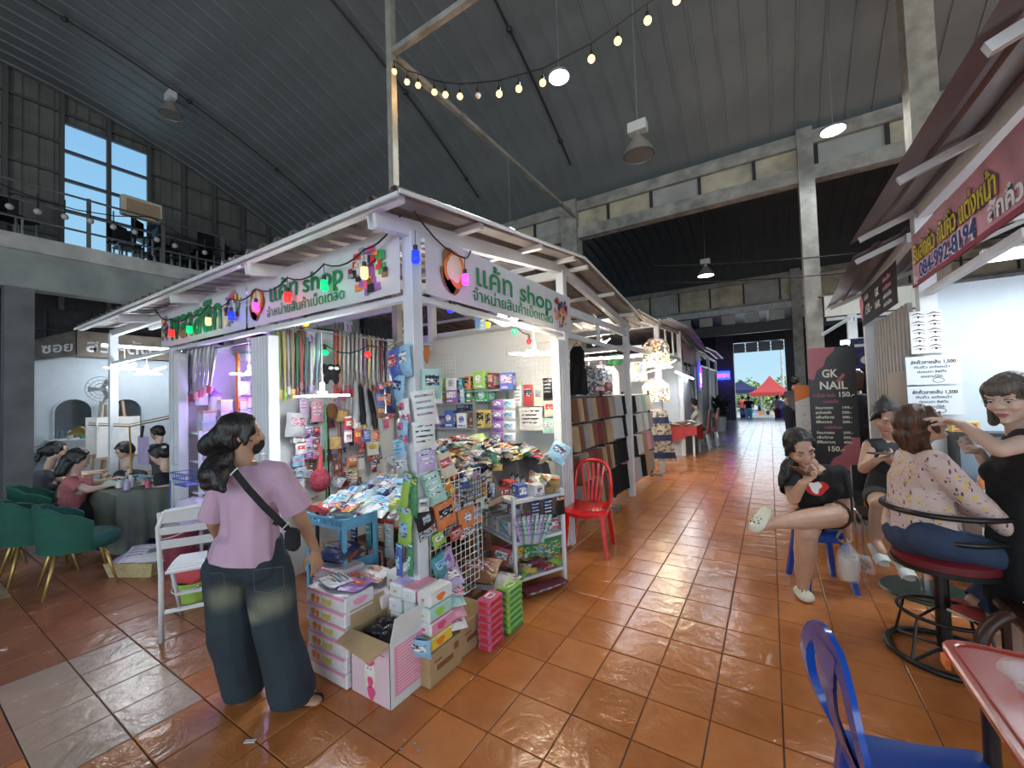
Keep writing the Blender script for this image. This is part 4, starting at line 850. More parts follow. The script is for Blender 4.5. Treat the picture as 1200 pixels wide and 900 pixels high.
put('magazine','purple and red magazine under the silver striped one','magazine',(-2.19,1.58,.51),M.Rotation(.25,4,'Z')@M.Rotation(-pi/2,4,'X'),pouch(.24,.17,.02,'purple','red',1))
put('plastic_bag','dark blue plastic bag resting on the white bales beside the hand','bag',(-2.62,1.78,.56),M.Rotation(.2,4,'Z')@M.Rotation(-1.3,4,'X'),pouch(.28,.2,.1,'navy','silver',1))
put('packet','orange and white packet on the bales behind the magazines','packet',(-2.3,1.82,.46),M.Rotation(.1,4,'Z')@M.Rotation(-1.35,4,'X'),pouch(.26,.14,.05,'white','orange',3))
# open printed carton
P0=V((-2.055,1.475,0)); bw,bd,bh=.32,.26,.335
kraft=mat('kraft_card',(.4,.27,.14),rough=.85,var=.1,vs=12); pinkc=mat('pale_pink_print',(.72,.52,.56),rough=.55,var=.08,vs=3)
t=thing('open_carton','open pink printed carton with its flaps out, full of black plastic bags','box',P0)
b=MB(); b.bx(P0.x,P0.x+bw,P0.y,P0.y+.005,.002,bh); b.bx(P0.x,P0.x+.005,P0.y,P0.y+bd,.002,bh); b.build('printed_wall',pinkc,t)
b=MB(); b.bx(P0.x+bw-.005,P0.x+bw,P0.y,P0.y+bd,.002,bh); b.build('printed_wall',pm('white','card'),t)
b=MB(); b.bx(P0.x+bw,P0.x+bw+.001,P0.y+.03,P0.y+bd-.02,.05,bh-.03); b.build('label_panel',prt['pink'],t)
b=MB()
for k in range(14): b.bx(P0.x+bw+.001,P0.x+bw+.0016,P0.y+.05,P0.y+bd-.05-.02*(k%3),.07+k*.017,.073+k*.017)
b.build('small_print',prt['white'],t)
b=MB(); b.bx(P0.x+.005,P0.x+bw-.005,P0.y+bd-.005,P0.y+bd,.002,bh); b.bx(P0.x+.006,P0.x+.008,P0.y+.01,P0.y+bd-.01,.05,bh); b.bx(P0.x+.01,P0.x+bw-.01,P0.y+.006,P0.y+.008,.05,bh); b.build('inner_wall',kraft,t)
b=MB(); b.hexa([P0+V(q) for q in ((0,0,bh),(bw,0,bh),(bw-.01,-.12,bh-.035),(.01,-.1,bh-.02),(0,0,bh+.004),(bw,0,bh+.004),(bw-.01,-.12,bh-.031),(.01,-.1,bh-.016))]); b.build('front_flap',kraft,t)
b=MB(); b.hexa([P0+V(q) for q in ((0,0,bh),(0,bd,bh),(-.03,bd,bh+.1),(-.03,0.02,bh+.1),(.004,0,bh),(.004,bd,bh),(-.026,bd,bh+.1),(-.026,.02,bh+.1))]); b.build('left_flap',kraft,t)
b=MB(); b.hexa([P0+V(q) for q in ((bw,0,bh),(bw,bd,bh),(bw+.02,bd-.01,bh+.13),(bw+.02,.02,bh+.13),(bw+.004,0,bh),(bw+.004,bd,bh),(bw+.024,bd-.01,bh+.13),(bw+.024,.02,bh+.13))]); b.build('right_flap',pm('white','card'),t)
b=MB(); b.hexa([P0+V(q) for q in ((0,bd,bh),(bw,bd,bh),(bw,bd+.05,bh+.1),(0,bd+.05,bh+.1),(0,bd+.004,bh),(bw,bd+.004,bh),(bw,bd+.054,bh+.1),(0,bd+.054,bh+.1))]); b.build('rear_flap',kraft,t)
# simple printed figure: hat, face, hair, heart
b=MB(); Of=P0+V((0,-.001,0)); ms=[prt['rose'],prt['cream'],prt['white'],prt['brown']]
b.m=1; blob(b,Of,UX,.16,.13,.045,.1,wob=.05,d=.0); b.m=2; blob(b,Of,UX,.16,.165,.034,.034,wob=0,d=.001); b.m=0; blob(b,Of,UX,.155,.205,.045,.022,wob=.08,d=.002); blob(b,Of,UX,.165,.1,.022,.028,wob=.1,d=.0015); blob(b,Of,UX,.17,.045,.03,.035,wob=.12,d=.0015); b.m=3; blob(b,Of,UX,.148,.168,.004,.006,wob=0,d=.002); blob(b,Of,UX,.172,.168,.004,.006,wob=0,d=.002)
b.build('figure_print',ms,t)
b=MB(); 
for k in range(3): b.bx(P0.x+.04,P0.x+.28-.05*k,P0.y-.0015,P0.y-.0005,.26+k*.015,.266+k*.015)
b.build('small_print',prt['rose'],t)
g='black plastic bags stuffed in the open carton'
for k in range(7):
    p=P0+V((.07+.06*(k%3)+.02*(k//3),.08+.06*(k//3),.29+.02*(k%2)))
    b=MB(); b.ell(p,(.05,.045,.04),n=10,k=7)
    for i in range(len(b.v)): q=V(b.v[i]); b.v[i]=tuple(q+noise.noise_vector(q*28)*.014)
    tag(b.build('black_bag',mat('shiny_black_bag',(.015,.015,.02),rough=.12,bump=.6,bs=30),smooth=True),'crumpled black plastic bag inside the open carton','bag',g)
# brown cartons and soft tissue packs
def kbox(x0,x1,y0,y1,z0,z1,label):
    t=thing('brown_carton',label,'box',(x0,y0,z0)); b=MB(); b.bx(x0,x1,y0,y1,z0,z1); b.build('carton',kraft,t,bevel=.003)
    b=MB(); b.bx(x1,x1+.001,y0+.06,y0+.2,z0+.07,z0+.1); b.bx(x1,x1+.001,y0+.04,y0+.1,z0+.12,z0+.13); b.bx(x1,x1+.001,y1-.07,y1-.03,z0+.11,z0+.15); b.bx(x0+.05,x0+.07,y0-.001,y0,z0+.05,z0+.12); b.build('printed_marks',prt['brown'],t)
kbox(-1.93,-1.665,1.69,1.97,.001,.18,'brown carton on the floor beside the open pink carton'); kbox(-1.95,-1.685,1.985,2.3,.001,.2,'brown carton behind the pink stack of wipes')
def soft(P,c1,c2,label,group,w_=.105,d_=.2,h_=.08):
    t=thing('soft_tissue_pack',label,'tissue pack',P,group); P=V(P); b=MB(); b.bx(P.x,P.x+w_,P.y,P.y+d_,P.z,P.z+h_-.001); b.build('pack_body',pm('white','card'),t,bevel=.01)
    b=MB(); b.bx(P.x+.012,P.x+w_+.0015,P.y+.012,P.y+d_-.012,P.z+h_-.0015,P.z+h_+.0005); b.bx(P.x+w_-.0005,P.x+w_+.0012,P.y+.012,P.y+d_-.012,P.z+.012,P.z+h_-.012); b.build('printed_side',prt[c1],t)
    b=MB(); blob(b,(P.x+w_+.001,P.y,P.z),(0,1,0),d_*.45,h_*.5,.035,.02,d=.0006); blob(b,(P.x,P.y-.0005,P.z),UX,w_*.5,h_*.5,.012,.008,d=.0003); b.build('motif_print',prt[c2],t)
g='soft tissue packs stacked on the brown carton'
cols=[[('yellow','orange'),('pink','rose'),('mint','lime'),('white','orange')],[('cream','yellow'),('pink','white'),('sky','mint'),('pink','mint')],[('sky','white'),('mint','white'),('white','lilac'),('lilac','tan')]]
for i,cl in enumerate(cols):
    for k,(c1,c2) in enumerate(cl):
        soft((-1.775-.115*i,1.7+.01*((i+k)%2),.183+k*.082),c1,c2,'%s and %s soft tissue pack, %s, %s'%(cn(c1),cn(c2),['lowest','second up','third up','topmost'][k],['front column','middle column','rear column'][i]),g)
soft((-2.14,1.8,.42),'white','orange','white soft tissue pack with blue marks behind the open carton',None,h_=.1); 
put('wet_wipes','light blue wet wipes pack standing between the open carton and the yellow pack','wipes',(-1.7,1.66,.235),facing((.25,-1,0),.1,0),pouch(.13,.11,.05,'sky','white',1))
g='silver pouches squeezed behind the tissue packs'
for k in range(5): put('small_pouch','white and pink pouch behind the tissue packs','pouch',(-1.72-.02*k,1.97+.02*k,.25+.055*k),facing((1,-.2,0),-.9,.2),pouch(.14,.15,.04,['white','pink','mint','white','lilac'][k],['rose','white','sky','pink','white'][k],k%4),g,small=True)
def wipes(x0,x1,y0,y1,n,h_,c1,c2,label,group):
    for k in range(n):
        dx=random.uniform(-.004,.004); dy=random.uniform(-.004,.004); t=thing('wet_wipes',label%['lowest','second','third','fourth','fifth','sixth','topmost'][k],'wipes',(x0,y0,.001+k*h_),group)
        b=MB(); b.bx(x0+dx,x1+dx,y0+dy,y1+dy,.001+k*h_,.001+(k+1)*h_-.002); b.build('pack_body',pm(c1,'plastic'),t,bevel=.008)
        b=MB(); b.bx(x1+dx,x1+dx+.001,y0+.02,y1-.02,.01+k*h_,.001+(k+1)*h_-.012); b.bx(x0+.02,x1-.02,y0+dy-.001,y0+dy,.012+k*h_,.001+(k+1)*h_-.012); b.build('printed_side',prt[c2],t)
        if k==n-1: b=MB(); b.tube([(x0+.03,y0+.05,(k+1)*h_+.002),(x1-.03,y0+.05,(k+1)*h_+.002),(x1-.02,(y0+y1)/2,(k+1)*h_+.004),(x1-.03,y1-.05,(k+1)*h_+.002),(x0+.03,y1-.05,(k+1)*h_+.002)],.004,5,closed=True); b.build('lid_ring',prt['white'],t)
wipes(-1.66,-1.56,2.12,2.28,7,.045,'rose','red','dark pink wet wipes pack, %s in the pink floor stack','dark pink wet wipes stacked on the floor')
wipes(-1.665,-1.56,2.34,2.53,7,.042,'lime','green','lime green wet wipes pack, %s in the green floor stack','lime green wet wipes stacked on the floor')
put('floor_bag','brown printed plastic bag lying in front of the rack','bag',(-1.95,2.5,.3),M.Rotation(.3,4,'Z')@M.Rotation(-1.2,4,'X'),pouch(.36,.24,.08,'brown','maroon',1)); put('floor_bag','clear plastic bag lying over the brown one by the rack','bag',(-1.82,2.52,.24),M.Rotation(.1,4,'Z')@M.Rotation(-1.3,4,'X'),pouch(.4,.2,.06,'silver','grey',4)); put('floor_bag','red lettered bag standing inside the foot of the rack','bag',(-2.0,2.9,.25),facing((.6,-1,0),-.3,.3),pouch(.16,.16,.05,'red','white',1))
put('storage_box','brown carton under the bags in front of the rack','box',(-2.1,2.5,.11),facing(XP),carton(.3,.22,.2,'brown','tan',0))
# --- light blue crate trolley behind the woman
P=V((-2.95,1.78,0)); lb=mat('light_blue_plastic',(.16,.45,.68),rough=.35)
t=thing('plastic_trolley','light blue plastic trolley of packets between the woman and the table','trolley',P)
for dx,dy in ((0,0),(.42,0),(0,.26),(.42,.26)): b=MB(); b.bx(P.x+dx-.015,P.x+dx+.015,P.y+dy-.015,P.y+dy+.015,0.02,.8); b.build('post',lb,t,bevel=.003)
for z in (.12,.42,.72):
    b=MB(); b.bx(P.x,P.x+.42,P.y,P.y+.26,z,z+.01); b.bx(P.x,P.x+.42,P.y-.01,P.y,z,z+.022); b.bx(P.x,P.x+.42,P.y-.01,P.y,z+.055,z+.075); b.bx(P.x+.42,P.x+.43,P.y,P.y+.26,z,z+.075)
    for k in range(10): b.bx(P.x+.02+k*.042,P.x+.035+k*.042,P.y-.01,P.y,z+.02,z+.06)
    b.build('basket_tier',lb,t)
g='bright packets in the light blue trolley'
for k in range(26):
    c1=['pink','orange','rose','mint','white','red','lilac','yellow'][k%8]; z=(.16,.46,.77)[k%3]
    put('trolley_packet','%s packet in the light blue trolley'%cn(c1),'packet',(P.x+.06+.012*k+random.uniform(0,.02),P.y+.06+.03*(k%5),z+.03*(k%2)+.03),M.Rotation(k*.5,4,'Z')@M.Rotation(-1.0,4,'X'),pouch(.14,.12,.03,c1,['white','green','navy','white','red'][k%5],k%4),g,small=True)
# ================================================================ PEOPLE
def cap(b,p,r0,q,r1,n=12):
    p=V(p);q=V(q);d=(q-p); L=d.length
    if L<1e-5: return b.ell(p,r0,n=n)
    d/=L; pts=[];rs=[]
    for k in range(1,4): a=pi/2*k/3.0; pts.append(p-d*r0*cos(a)); rs.append(max(1e-4,r0*sin(a)))
    pts.insert(0,p-d*r0); rs.insert(0,1e-4)
    for k in range(3): a=pi/2*k/3.0; pts.append(q+d*r1*sin(a)); rs.append(r1*cos(a))
    pts.append(q+d*r1); rs.append(1e-4); return b.tube(pts,rs,n)
def hull(b,items,n=10,k=7):
    t=MB()
    for c,r,R in items: t.ell(c,r,R,n,k)
    bm=bmesh.new(); vs=[bm.verts.new(v) for v in t.v]; bmesh.ops.remove_doubles(bm,verts=bm.verts,dist=1e-5)
    res=bmesh.ops.convex_hull(bm,input=list(bm.verts),use_existing_faces=False)
    bmesh.ops.delete(bm,geom=[v for v in bm.verts if not v.link_faces],context='VERTS')
    bm.verts.index_update(); b.add([v.co.copy() for v in bm.verts],[[v.index for v in f.verts] for f in bm.faces]); bm.free()
def fuse(b,name,m,parent,vox=.007,cuts=(),wr=0,wf=9,sm=3,thick=0,keepers=None):
    me=bpy.data.meshes.new('tmp'); me.from_pydata([V(v) for v in b.v],[],b.f); bm=bmesh.new(); bm.from_mesh(me); bmesh.ops.recalc_face_normals(bm,faces=bm.faces); bm.to_mesh(me); bm.free()
    o=bpy.data.objects.new('tmp',me); C.objects.link(o)
    md=o.modifiers.new('r','REMESH'); md.mode='VOXEL'; md.voxel_size=vox; md.use_smooth_shade=True
    if sm: s=o.modifiers.new('s','SMOOTH'); s.factor=.5; s.iterations=sm
    bpy.context.view_layer.update()
    out=bpy.data.meshes.new_from_object(o.evaluated_get(bpy.context.evaluated_depsgraph_get()))
    bpy.data.objects.remove(o); bpy.data.meshes.remove(me)
    bm=bmesh.new(); bm.from_mesh(out)
    if wr:
        bm.normal_update()
        for v in bm.verts:
            q=V((v.co.x*wf,v.co.y*wf,v.co.z*wf*(.16 if name in('hair','ponytail') else .55))); v.co+=v.normal*wr*(noise.noise(q)+.5*noise.noise(q*2.3))
    if cuts:
        for c,nn,rr in cuts:
            fs=[f for f in bm.faces if (f.calc_center_median()-V(c)).length<rr+vox*2]
            g=set(fs)|{e for f in fs for e in f.edges}|{v for f in fs for v in f.verts}
            bmesh.ops.bisect_plane(bm,geom=list(g),dist=1e-6,plane_co=V(c),plane_no=V(nn))
        dl=[f for f in bm.faces if any((f.calc_center_median()-V(c)).dot(V(nn))>0 and (f.calc_center_median()-V(c)).length<rr for c,nn,rr in cuts)]
        bmesh.ops.delete(bm,geom=dl,context='FACES')
    off=parent.location if parent else V()
    for v in bm.verts: v.co-=off
    for f in bm.faces: f.smooth=True
    bm.to_mesh(out); bm.free(); out.materials.clear(); out.materials.append(m); out.name=name
    r=bpy.data.objects.new(name,out); C.objects.link(r); r.parent=parent
    return r
def hand(b,wr,d,pn,side=1,curl=.5,s=1.0,spread=.12,thumb=1,curls=None):
    """wr wrist, d towards the knuckles, pn out of the palm, side: which way the thumb lies"""
    wr=V(wr);d=V(d).normalized();pn=V(pn);pn=(pn-d*pn.dot(d)).normalized();lat=d.cross(pn)*side
    R=M((lat,d,pn)).transposed()
    hull(b,[(wr+d*.012*s,(.026*s,.02*s,.018*s),R),(wr+d*.055*s,(.036*s,.03*s,.014*s),R),(wr+d*.075*s+lat*.01*s,(.03*s,.015*s,.012*s),R)])
    for i,(o,L) in enumerate(((.029,.072),(.0095,.08),(-.010,.075),(-.029,.06))):
        c=(curls[i] if curls else curl+.06*i); p=wr+d*.085*s+lat*o*s-d*(.006*s if i==3 else 0); dd=(d+lat*(o*spread/.03)).normalized(); a=0
        for k,f in enumerate((.45,.31,.24)):
            a+=c*(.6,1.0,.7)[k]; q=p+(dd*cos(a)+pn*sin(a))*L*f*s; cap(b,p,(.0092-.0009*k)*s,q,(.0083-.0009*k)*s,8); p=q
    if thumb:
        p=wr+d*.025*s+lat*.022*s; q=p+(d*.55+lat*.7+pn*.35).normalized()*.04*s; r=q+(d*.85+lat*.2+pn*.5*thumb).normalized()*.03*s; t=r+(d*.9-lat*.1+pn*.5*thumb).normalized()*.022*s
        cap(b,p,.015*s,q,.0115*s,8); cap(b,q,.0115*s,r,.0095*s,8); cap(b,r,.0095*s,t,.008*s,8)
def headframe(fwd,up=(0,0,1)):
    f=V(fwd).normalized(); u=V(up); r=f.cross(u).normalized(); u=r.cross(f); return M((r,f,u)).transposed()
def head(b,c,H,s=1.0):
    """c centre of the skull; H columns right, forward, up"""
    T=lambda x,y,z: V(c)+H@(V((x,y,z))*s)
    e=lambda x,y,z,r: b.ell(T(x,y,z),tuple(q*s for q in r),H,14,10)
    e(0,-.012,.028,(.074,.092,.084)); e(0,.02,-.02,(.066,.072,.085))
    hull(b,[(T(0,.03,-.045),(.055*s,.055*s,.05*s),H),(T(0,.055,-.098),(.022*s,.02*s,.018*s),H),(T(.04,.0,-.06),(.02*s,.03*s,.03*s),H),(T(-.04,.0,-.06),(.02*s,.03*s,.03*s),H)])
    for sx_ in (-1,1):
        e(sx_*.036,.062,-.028,(.024,.024,.022)); e(sx_*.033,.074,.03,(.026,.014,.009)); e(sx_*.076,-.008,-.004,(.008,.019,.03)); e(sx_*.032,.071,.008,(.018,.013,.010)); e(sx_*.012,.094,-.027,(.009,.010,.008))
    cap(b,T(0,.084,.02),.008*s,T(0,.103,-.024),.0115*s,10); e(0,.083,-.06,(.024,.012,.012)); e(0,.074,-.098,(.018,.016,.014))
def facebits(par,c,H,s=1.0,look=-.2,lips=(.42,.12,.1),brow=(.03,.02,.015),closed=False):
    T=lambda x,y,z: V(c)+H@(V((x,y,z))*s)
    for sx_ in (-1,1):
        if closed:
            b=MB(); b.tube([T(sx_*.018,.0835,.004),T(sx_*.026,.0865,.001),T(sx_*.034,.086,.001),T(sx_*.045,.079,.004)],.0016*s,5); b.build('closed_eye',mat('lash',(.015,.01,.01),rough=.6),par)
        else:
            b=MB(); b.ell(T(sx_*.032,.0755,.007),(.0145*s,.0105*s,.0072*s),H,12,8); b.build('eye',mat('eye_white',(.72,.7,.67),rough=.25),par,smooth=True)
            b=MB(); b.ell(T(sx_*.032,.082,.007+look*.006),(.0062*s,.0048*s,.0062*s),H,10,6); b.build('iris',mat('iris_dark',(.02,.01,.006),rough=.15),par,smooth=True)
            b=MB(); b.tube([T(sx_*.017,.081,.008),T(sx_*.025,.0875,.0135),T(sx_*.035,.0875,.0145),T(sx_*.047,.078,.009)],.0021*s,5); b.build('eyelid_line',mat('lash',(.015,.01,.01)),par)
        b=MB(); b.tube([T(sx_*.014,.088,.03),T(sx_*.028,.09,.036),T(sx_*.04,.084,.036),T(sx_*.052,.071,.029)],[.0028*s,.0036*s,.003*s,.0012*s],6); b.build('eyebrow',mat('brow_hair',brow,rough=.8),par)
    b=MB(); b.tube([T(-.025,.083,-.060),T(-.012,.0935,-.0565),T(0,.095,-.0585),T(.012,.0935,-.0565),T(.025,.083,-.060)],[.0015*s,.0042*s,.0042*s,.0042*s,.0015*s],7); b.tube([T(-.022,.083,-.063),T(-.01,.0935,-.0665),T(.01,.0935,-.0665),T(.022,.083,-.063)],[.0015*s,.0052*s,.0052*s,.0015*s],7); b.build('lips',mat('lips_%.2f'%lips[0],lips,rough=.4),par,smooth=True)
hairb=mat('black_hair',(.010,.008,.008),rough=.38,var=.5,vs=40,bump=.6,bs=90,stretch=(1,1,.12)); hairn=mat('brown_hair',(.085,.035,.018),rough=.42,var=.6,vs=30,bump=.6,bs=90,stretch=(1,1,.12)); hairg=mat('ash_brown_hair',(.11,.085,.07),rough=.45,var=.5,vs=30,bump=.6,bs=90,stretch=(1,1,.12))
def hair(par,c,H,m,s=1.0,extra=(),fringe=0,vox=.008,back=.0,wr=.006):
    T=lambda x,y,z: V(c)+H@(V((x,y,z))*s)
    b=MB(); b.ell(T(0,-.02,.036),(.084*s,.1*s,.087*s),H,16,12); b.ell(T(0,-.045,-.01),(.078*s,.07*s,.08*s),H,14,10)
    for sx_ in (-1,1): cap(b,T(sx_*.062,.03,.055),.02*s,T(sx_*.078,.0,-.01),.012*s)
    if fringe: b.ell(T(0,.058,.058),(.062*s,.03*s,.03*s),H,14,10); b.ell(T(0,.076,.045),(.05*s,.014*s,.016*s),H,12,8)
    for sx_ in (-1,1): cap(b,T(sx_*.045,.045,.08),.016*s,T(sx_*.071,.034,.04),.015*s); cap(b,T(sx_*.071,.034,.04),.015*s,T(sx_*.082,.012,-.035),.012*s)
    for it in extra: cap(b,*[T(*q) if isinstance(q,tuple) and len(q)==3 and i%2==0 else q for i,q in enumerate(it)])
    cuts=[] if fringe else [(T(0,.064,.0),H@V((0,1,.18)),.092*s)]
    return fuse(b,'hair',m,par,vox,cuts=cuts,wr=wr,wf=34,sm=1)
def skinm(n,c): return mat('skin_'+n,c,rough=.5,var=.06,vs=14,bump=.06,bs=120,sub=.12)
sk1=skinm('tan',(.42,.23,.14)); sk2=skinm('fair',(.56,.34,.24)); sk3=skinm('light',(.62,.42,.33)); sk4=skinm('brown',(.3,.15,.09))
def torso(b,neck,shL,shR,pel,fw,wc=.155,wd=.105,ww=.13,wp=.16,infl=0,belly=.0):
    neck=V(neck);shL=V(shL);shR=V(shR);pel=V(pel);mid=(shL+shR)/2; lat=(shR-shL).normalized(); up=(mid-pel).normalized(); f=V(fw); f=(f-up*f.dot(up)).normalized(); lat=f.cross(up).normalized(); R=M((lat,f,up)).transposed()
    i=infl; chest=mid.lerp(pel,.32); waist=mid.lerp(pel,.65)
    hull(b,[(shL,(.05+i,.05+i,.045+i),R),(shR,(.05+i,.05+i,.045+i),R),(chest,(wc+i,wd+i,.1),R),(mid+up*.02,(.08,.06,.05),R)])
    hull(b,[(chest,(wc+i,wd+i,.09),R),(waist+f*belly,(ww+i,wd-.005+i+belly,.09),R)])
    hull(b,[(waist+f*belly,(ww+i,wd-.005+i+belly,.08),R),(pel,(wp+i,wd+.005+i,.1),R)])
    for sx_ in (-1,1): b.ell(chest+lat*sx_*.07+f*(wd*.62)+up*.0,(.06+i,.05+i,.06+i),R,12,9)
    return lat,f,up,R,chest,waist
def shoe(par,ankle,heel,toe,m,name='shoe',w_=.042,h_=.05,holes=False,openb=True,solem=None):
    heel=V(heel);toe=V(toe);d=(toe-heel); L=d.length; d.normalize(); up=UZ if abs(d.z)<.9 else V((0,1,0)); lat=d.cross(up).normalized(); up=lat.cross(d); R=M((lat,d,up)).transposed()
    b=MB(); hull(b,[(heel+up*h_*.5,(w_*.78,.03,h_*.5),R),(heel+d*L*.72+up*h_*.45,(w_,.05,h_*.45),R),(toe-d*.025+up*h_*.35,(w_*.8,.025,h_*.3),R)])
    hull(b,[(heel+d*L*.45+up*h_*.8,(w_*.7,.03,h_*.5),R),(heel+d*L*.78+up*h_*.5,(w_*.9,.035,h_*.5),R)])
    o=fuse(b,name,m,par,.006,sm=3)
    if holes:
        for i,(a,c_) in enumerate(((.55,-.5),(.55,0),(.55,.5),(.66,-.35),(.66,.35),(.76,0),(.74,-.5),(.74,.5))):
            h=MB(); h.ell(heel+d*L*a+up*h_*(1.22-.55*abs(a-.5)-.22*abs(c_))+lat*w_*c_,(.0055,.0055,.004),R,8,5); k=h.build('vent_hole',mat('vent_dark',(.05,.045,.04),rough=.9),par)
    if solem:
        b=MB(); b.hexa([heel-d*.02-lat*w_*.8,heel-d*.02+lat*w_*.8,toe+lat*w_*.75,toe-lat*w_*.75,heel-d*.02-lat*w_*.8+up*.018,heel-d*.02+lat*w_*.8+up*.018,toe+lat*w_*.75+up*.014,toe-lat*w_*.75+up*.014]); b.build('sole',solem,par,bevel=.004)
    return o
FWD=V((_f.x,_f.y,0)).normalized(); RGT=V((_r.x,_r.y,0)).normalized()
def person(label,base,group=None): return thing('person',label,'person',base,group)
# ---------------- woman standing with her back to us
base=V((-2.3,1.2,0)); p=person('woman seen from behind in a lilac T-shirt and wide dark jeans, black mask, shoulder bag',base)
D=2.22
hc=W(284,510,D+.02); hf=(RGT*.85+FWD*.53+UZ*-.02); H=headframe(hf,UZ+RGT*.1)
neck=W(284,541,D); shL=W(262,556,D+.05); shR=W(326,555,D-.02); pel=W(289,650,D)
elL=W(250,612,D+.12); wrL=W(262,640,D+.3); elR=W(352,605,D+.02); wrR=W(369,643,D+.12)
b=MB(); head(b,hc,H,.98); cap(b,hc+V((0,0,-.05)),.05,neck+UZ*-.02,.056)
fwb=FWD*.9+RGT*.45
torso(b,neck,shL,shR,pel,fwb,.15,.1,.14,.17)
cap(b,shR,.048,elR,.038); cap(b,elR,.038,wrR,.025); cap(b,shL,.045,elL,.036); cap(b,elL,.036,wrL,.025)
hand(b,wrR,V((.01,.03,-1))+RGT*.1,-RGT*.7+FWD*.5,side=-1,curl=.32); hand(b,wrL,FWD+UZ*-.2,RGT,side=1,curl=.6)
hL=W(268,662,D+.03); hR=W(312,660,D); kL=W(272,745,D+.03); kR=W(324,742,D-.02); aL=W(286,815,D+.03); aR=W(343,808,D-.02)
for h_,k_,a_ in ((hL,kL,aL),(hR,kR,aR)): cap(b,h_,.09,k_,.055); cap(b,k_,.055,a_,.035)
hullfoot=[(V((aR.x,aR.y,.03)),(.035,.035,.03),rotz(0)),(V((aR.x,aR.y,.025))+RGT*.13-FWD*.02,(.04,.035,.018),rotz(0))]; hull(b,hullfoot)
fuse(b,'body',sk1,p,.0065)
lilac=mat('lilac_cotton',(.52,.34,.45),rough=.9,var=.07,vs=5,bump=.25,bs=220)
b=MB(); torso(b,neck,shL,shR,pel,fwb,.155,.11,.165,.19,infl=.018,belly=.01); 
cap(b,pel+UZ*.02,.17,pel+UZ*-.01,.175)
slR=shR.lerp(elR,.86); cap(b,shR,.066,slR,.082); slL=shL.lerp(elL,.86); cap(b,shL,.064,slL,.078)
cap(b,neck+UZ*-.03,.075,neck+UZ*-.055,.09)
hemn=V((0,0,-1))-RGT*.16
fuse(b,'t_shirt',lilac,p,.009,cuts=[(slR,(elR-shR).normalized(),.13),(slL,(elL-shL).normalized(),.12),(pel+UZ*.0,hemn,.5),(neck+UZ*-.018,UZ,.11)],wr=.012,wf=7,sm=4)
jean=mat('dark_blue_denim',(.022,.034,.045),rough=.85,var=.25,vs=4,bump=.3,bs=260)
# faded patches belong to the cloth: a second noise driven tone placed at the back of the thighs
def fadejean(m,spots):
    n=m.node_tree; bs_=n.nodes['Principled BSDF']; src=bs_.inputs['Base Color'].links[0].from_socket; tcn=n.nodes.new('ShaderNodeTexCoord')
    for (c_,r_) in spots:
        vs=n.nodes.new('ShaderNodeVectorMath'); vs.operation='SUBTRACT'; vs.inputs[1].default_value=c_; n.links.new(tcn.outputs['Object'],vs.inputs[0])
        ml=n.nodes.new('ShaderNodeVectorMath'); ml.operation='MULTIPLY'; ml.inputs[1].default_value=(1/r_[0],1/r_[1],1/r_[2]); n.links.new(vs.outputs[0],ml.inputs[0])
        ln=n.nodes.new('ShaderNodeVectorMath'); ln.operation='LENGTH'; n.links.new(ml.outputs[0],ln.inputs[0])
        rp=n.nodes.new('ShaderNodeMapRange'); rp.inputs[1].default_value=1; rp.inputs[2].default_value=0; rp.inputs[3].default_value=0; rp.inputs[4].default_value=.75; rp.interpolation_type='SMOOTHSTEP'; n.links.new(ln.outputs['Value'],rp.inputs[0])
        mx=n.nodes.new('ShaderNodeMix'); mx.data_type='RGBA'; mx.inputs['B'].default_value=(.24,.24,.16,1); n.links.new(rp.outputs[0],mx.inputs['Factor']); n.links.new(src,mx.inputs['A']); src=mx.outputs['Result']
    n.links.new(src,bs_.inputs['Base Color'])
fadejean(jean,[(W(257,703,D-.1)-base,(.12,.2,.11)),(W(318,708,D-.1)-base,(.15,.2,.1)),(W(296,722,D-.1)-base,(.1,.2,.06))])
b=MB(); R_=M((RGT,FWD,UZ)).transposed()
hull(b,[(pel+UZ*.07,(.19,.13,.05),R_),(hL+UZ*-.01,(.105,.125,.1),R_),(hR+UZ*-.01,(.105,.125,.1),R_)])
b.ell(hL+UZ*.0-FWD*.05,(.1,.1,.1),R_); b.ell(hR-FWD*.05,(.1,.1,.1),R_)
for h_,k_,a_,ra in ((hL,kL,aL,.105),(hR,kR,aR,.118)):
    a2=V((a_.x,a_.y,.07)); cap(b,h_,.118,k_,.112); cap(b,k_,.112,a2,ra)
fuse(b,'jeans',jean,p,.009,cuts=[(V((-2.3,1.2,.035)),(0,0,-1),.6)],wr=.014,wf=6,sm=3)
b=MB()
for (px,py) in ((313,668),):
    q=[W(x,y,D-.155) for x,y in ((297,668),(332,664),(333,688),(317,695),(298,693))]; b.tube(q,.0018,4,closed=True)
q=[W(x,y,D-.135) for x,y in ((246,672),(262,671),(264,690),(252,695))]; b.tube(q,.0018,4); b.build('pocket_seam',mat('denim_thread',(.12,.12,.1),rough=.8),p)
hair(p,hc,H,hairb,1.05,extra=[((0,-.07,-.0),.075,(-.05,-.14,-.05),.06)],vox=.009)
b=MB(); pts=[(266,528,2.2),(256,543,2.12),(248,556,2.06),(243,568,2.04)]; P_=[W(*q) for q in pts]
for i in range(3): cap(b,P_[i],[.05,.062,.06][i],P_[i+1],[.062,.06,.035][i])
cap(b,P_[2],.05,W(262,574,2.04),.02); cap(b,P_[1],.055,W(256,566,2.05),.04)
fuse(b,'ponytail',hairb,p,.008,wr=.007,wf=22,sm=2)
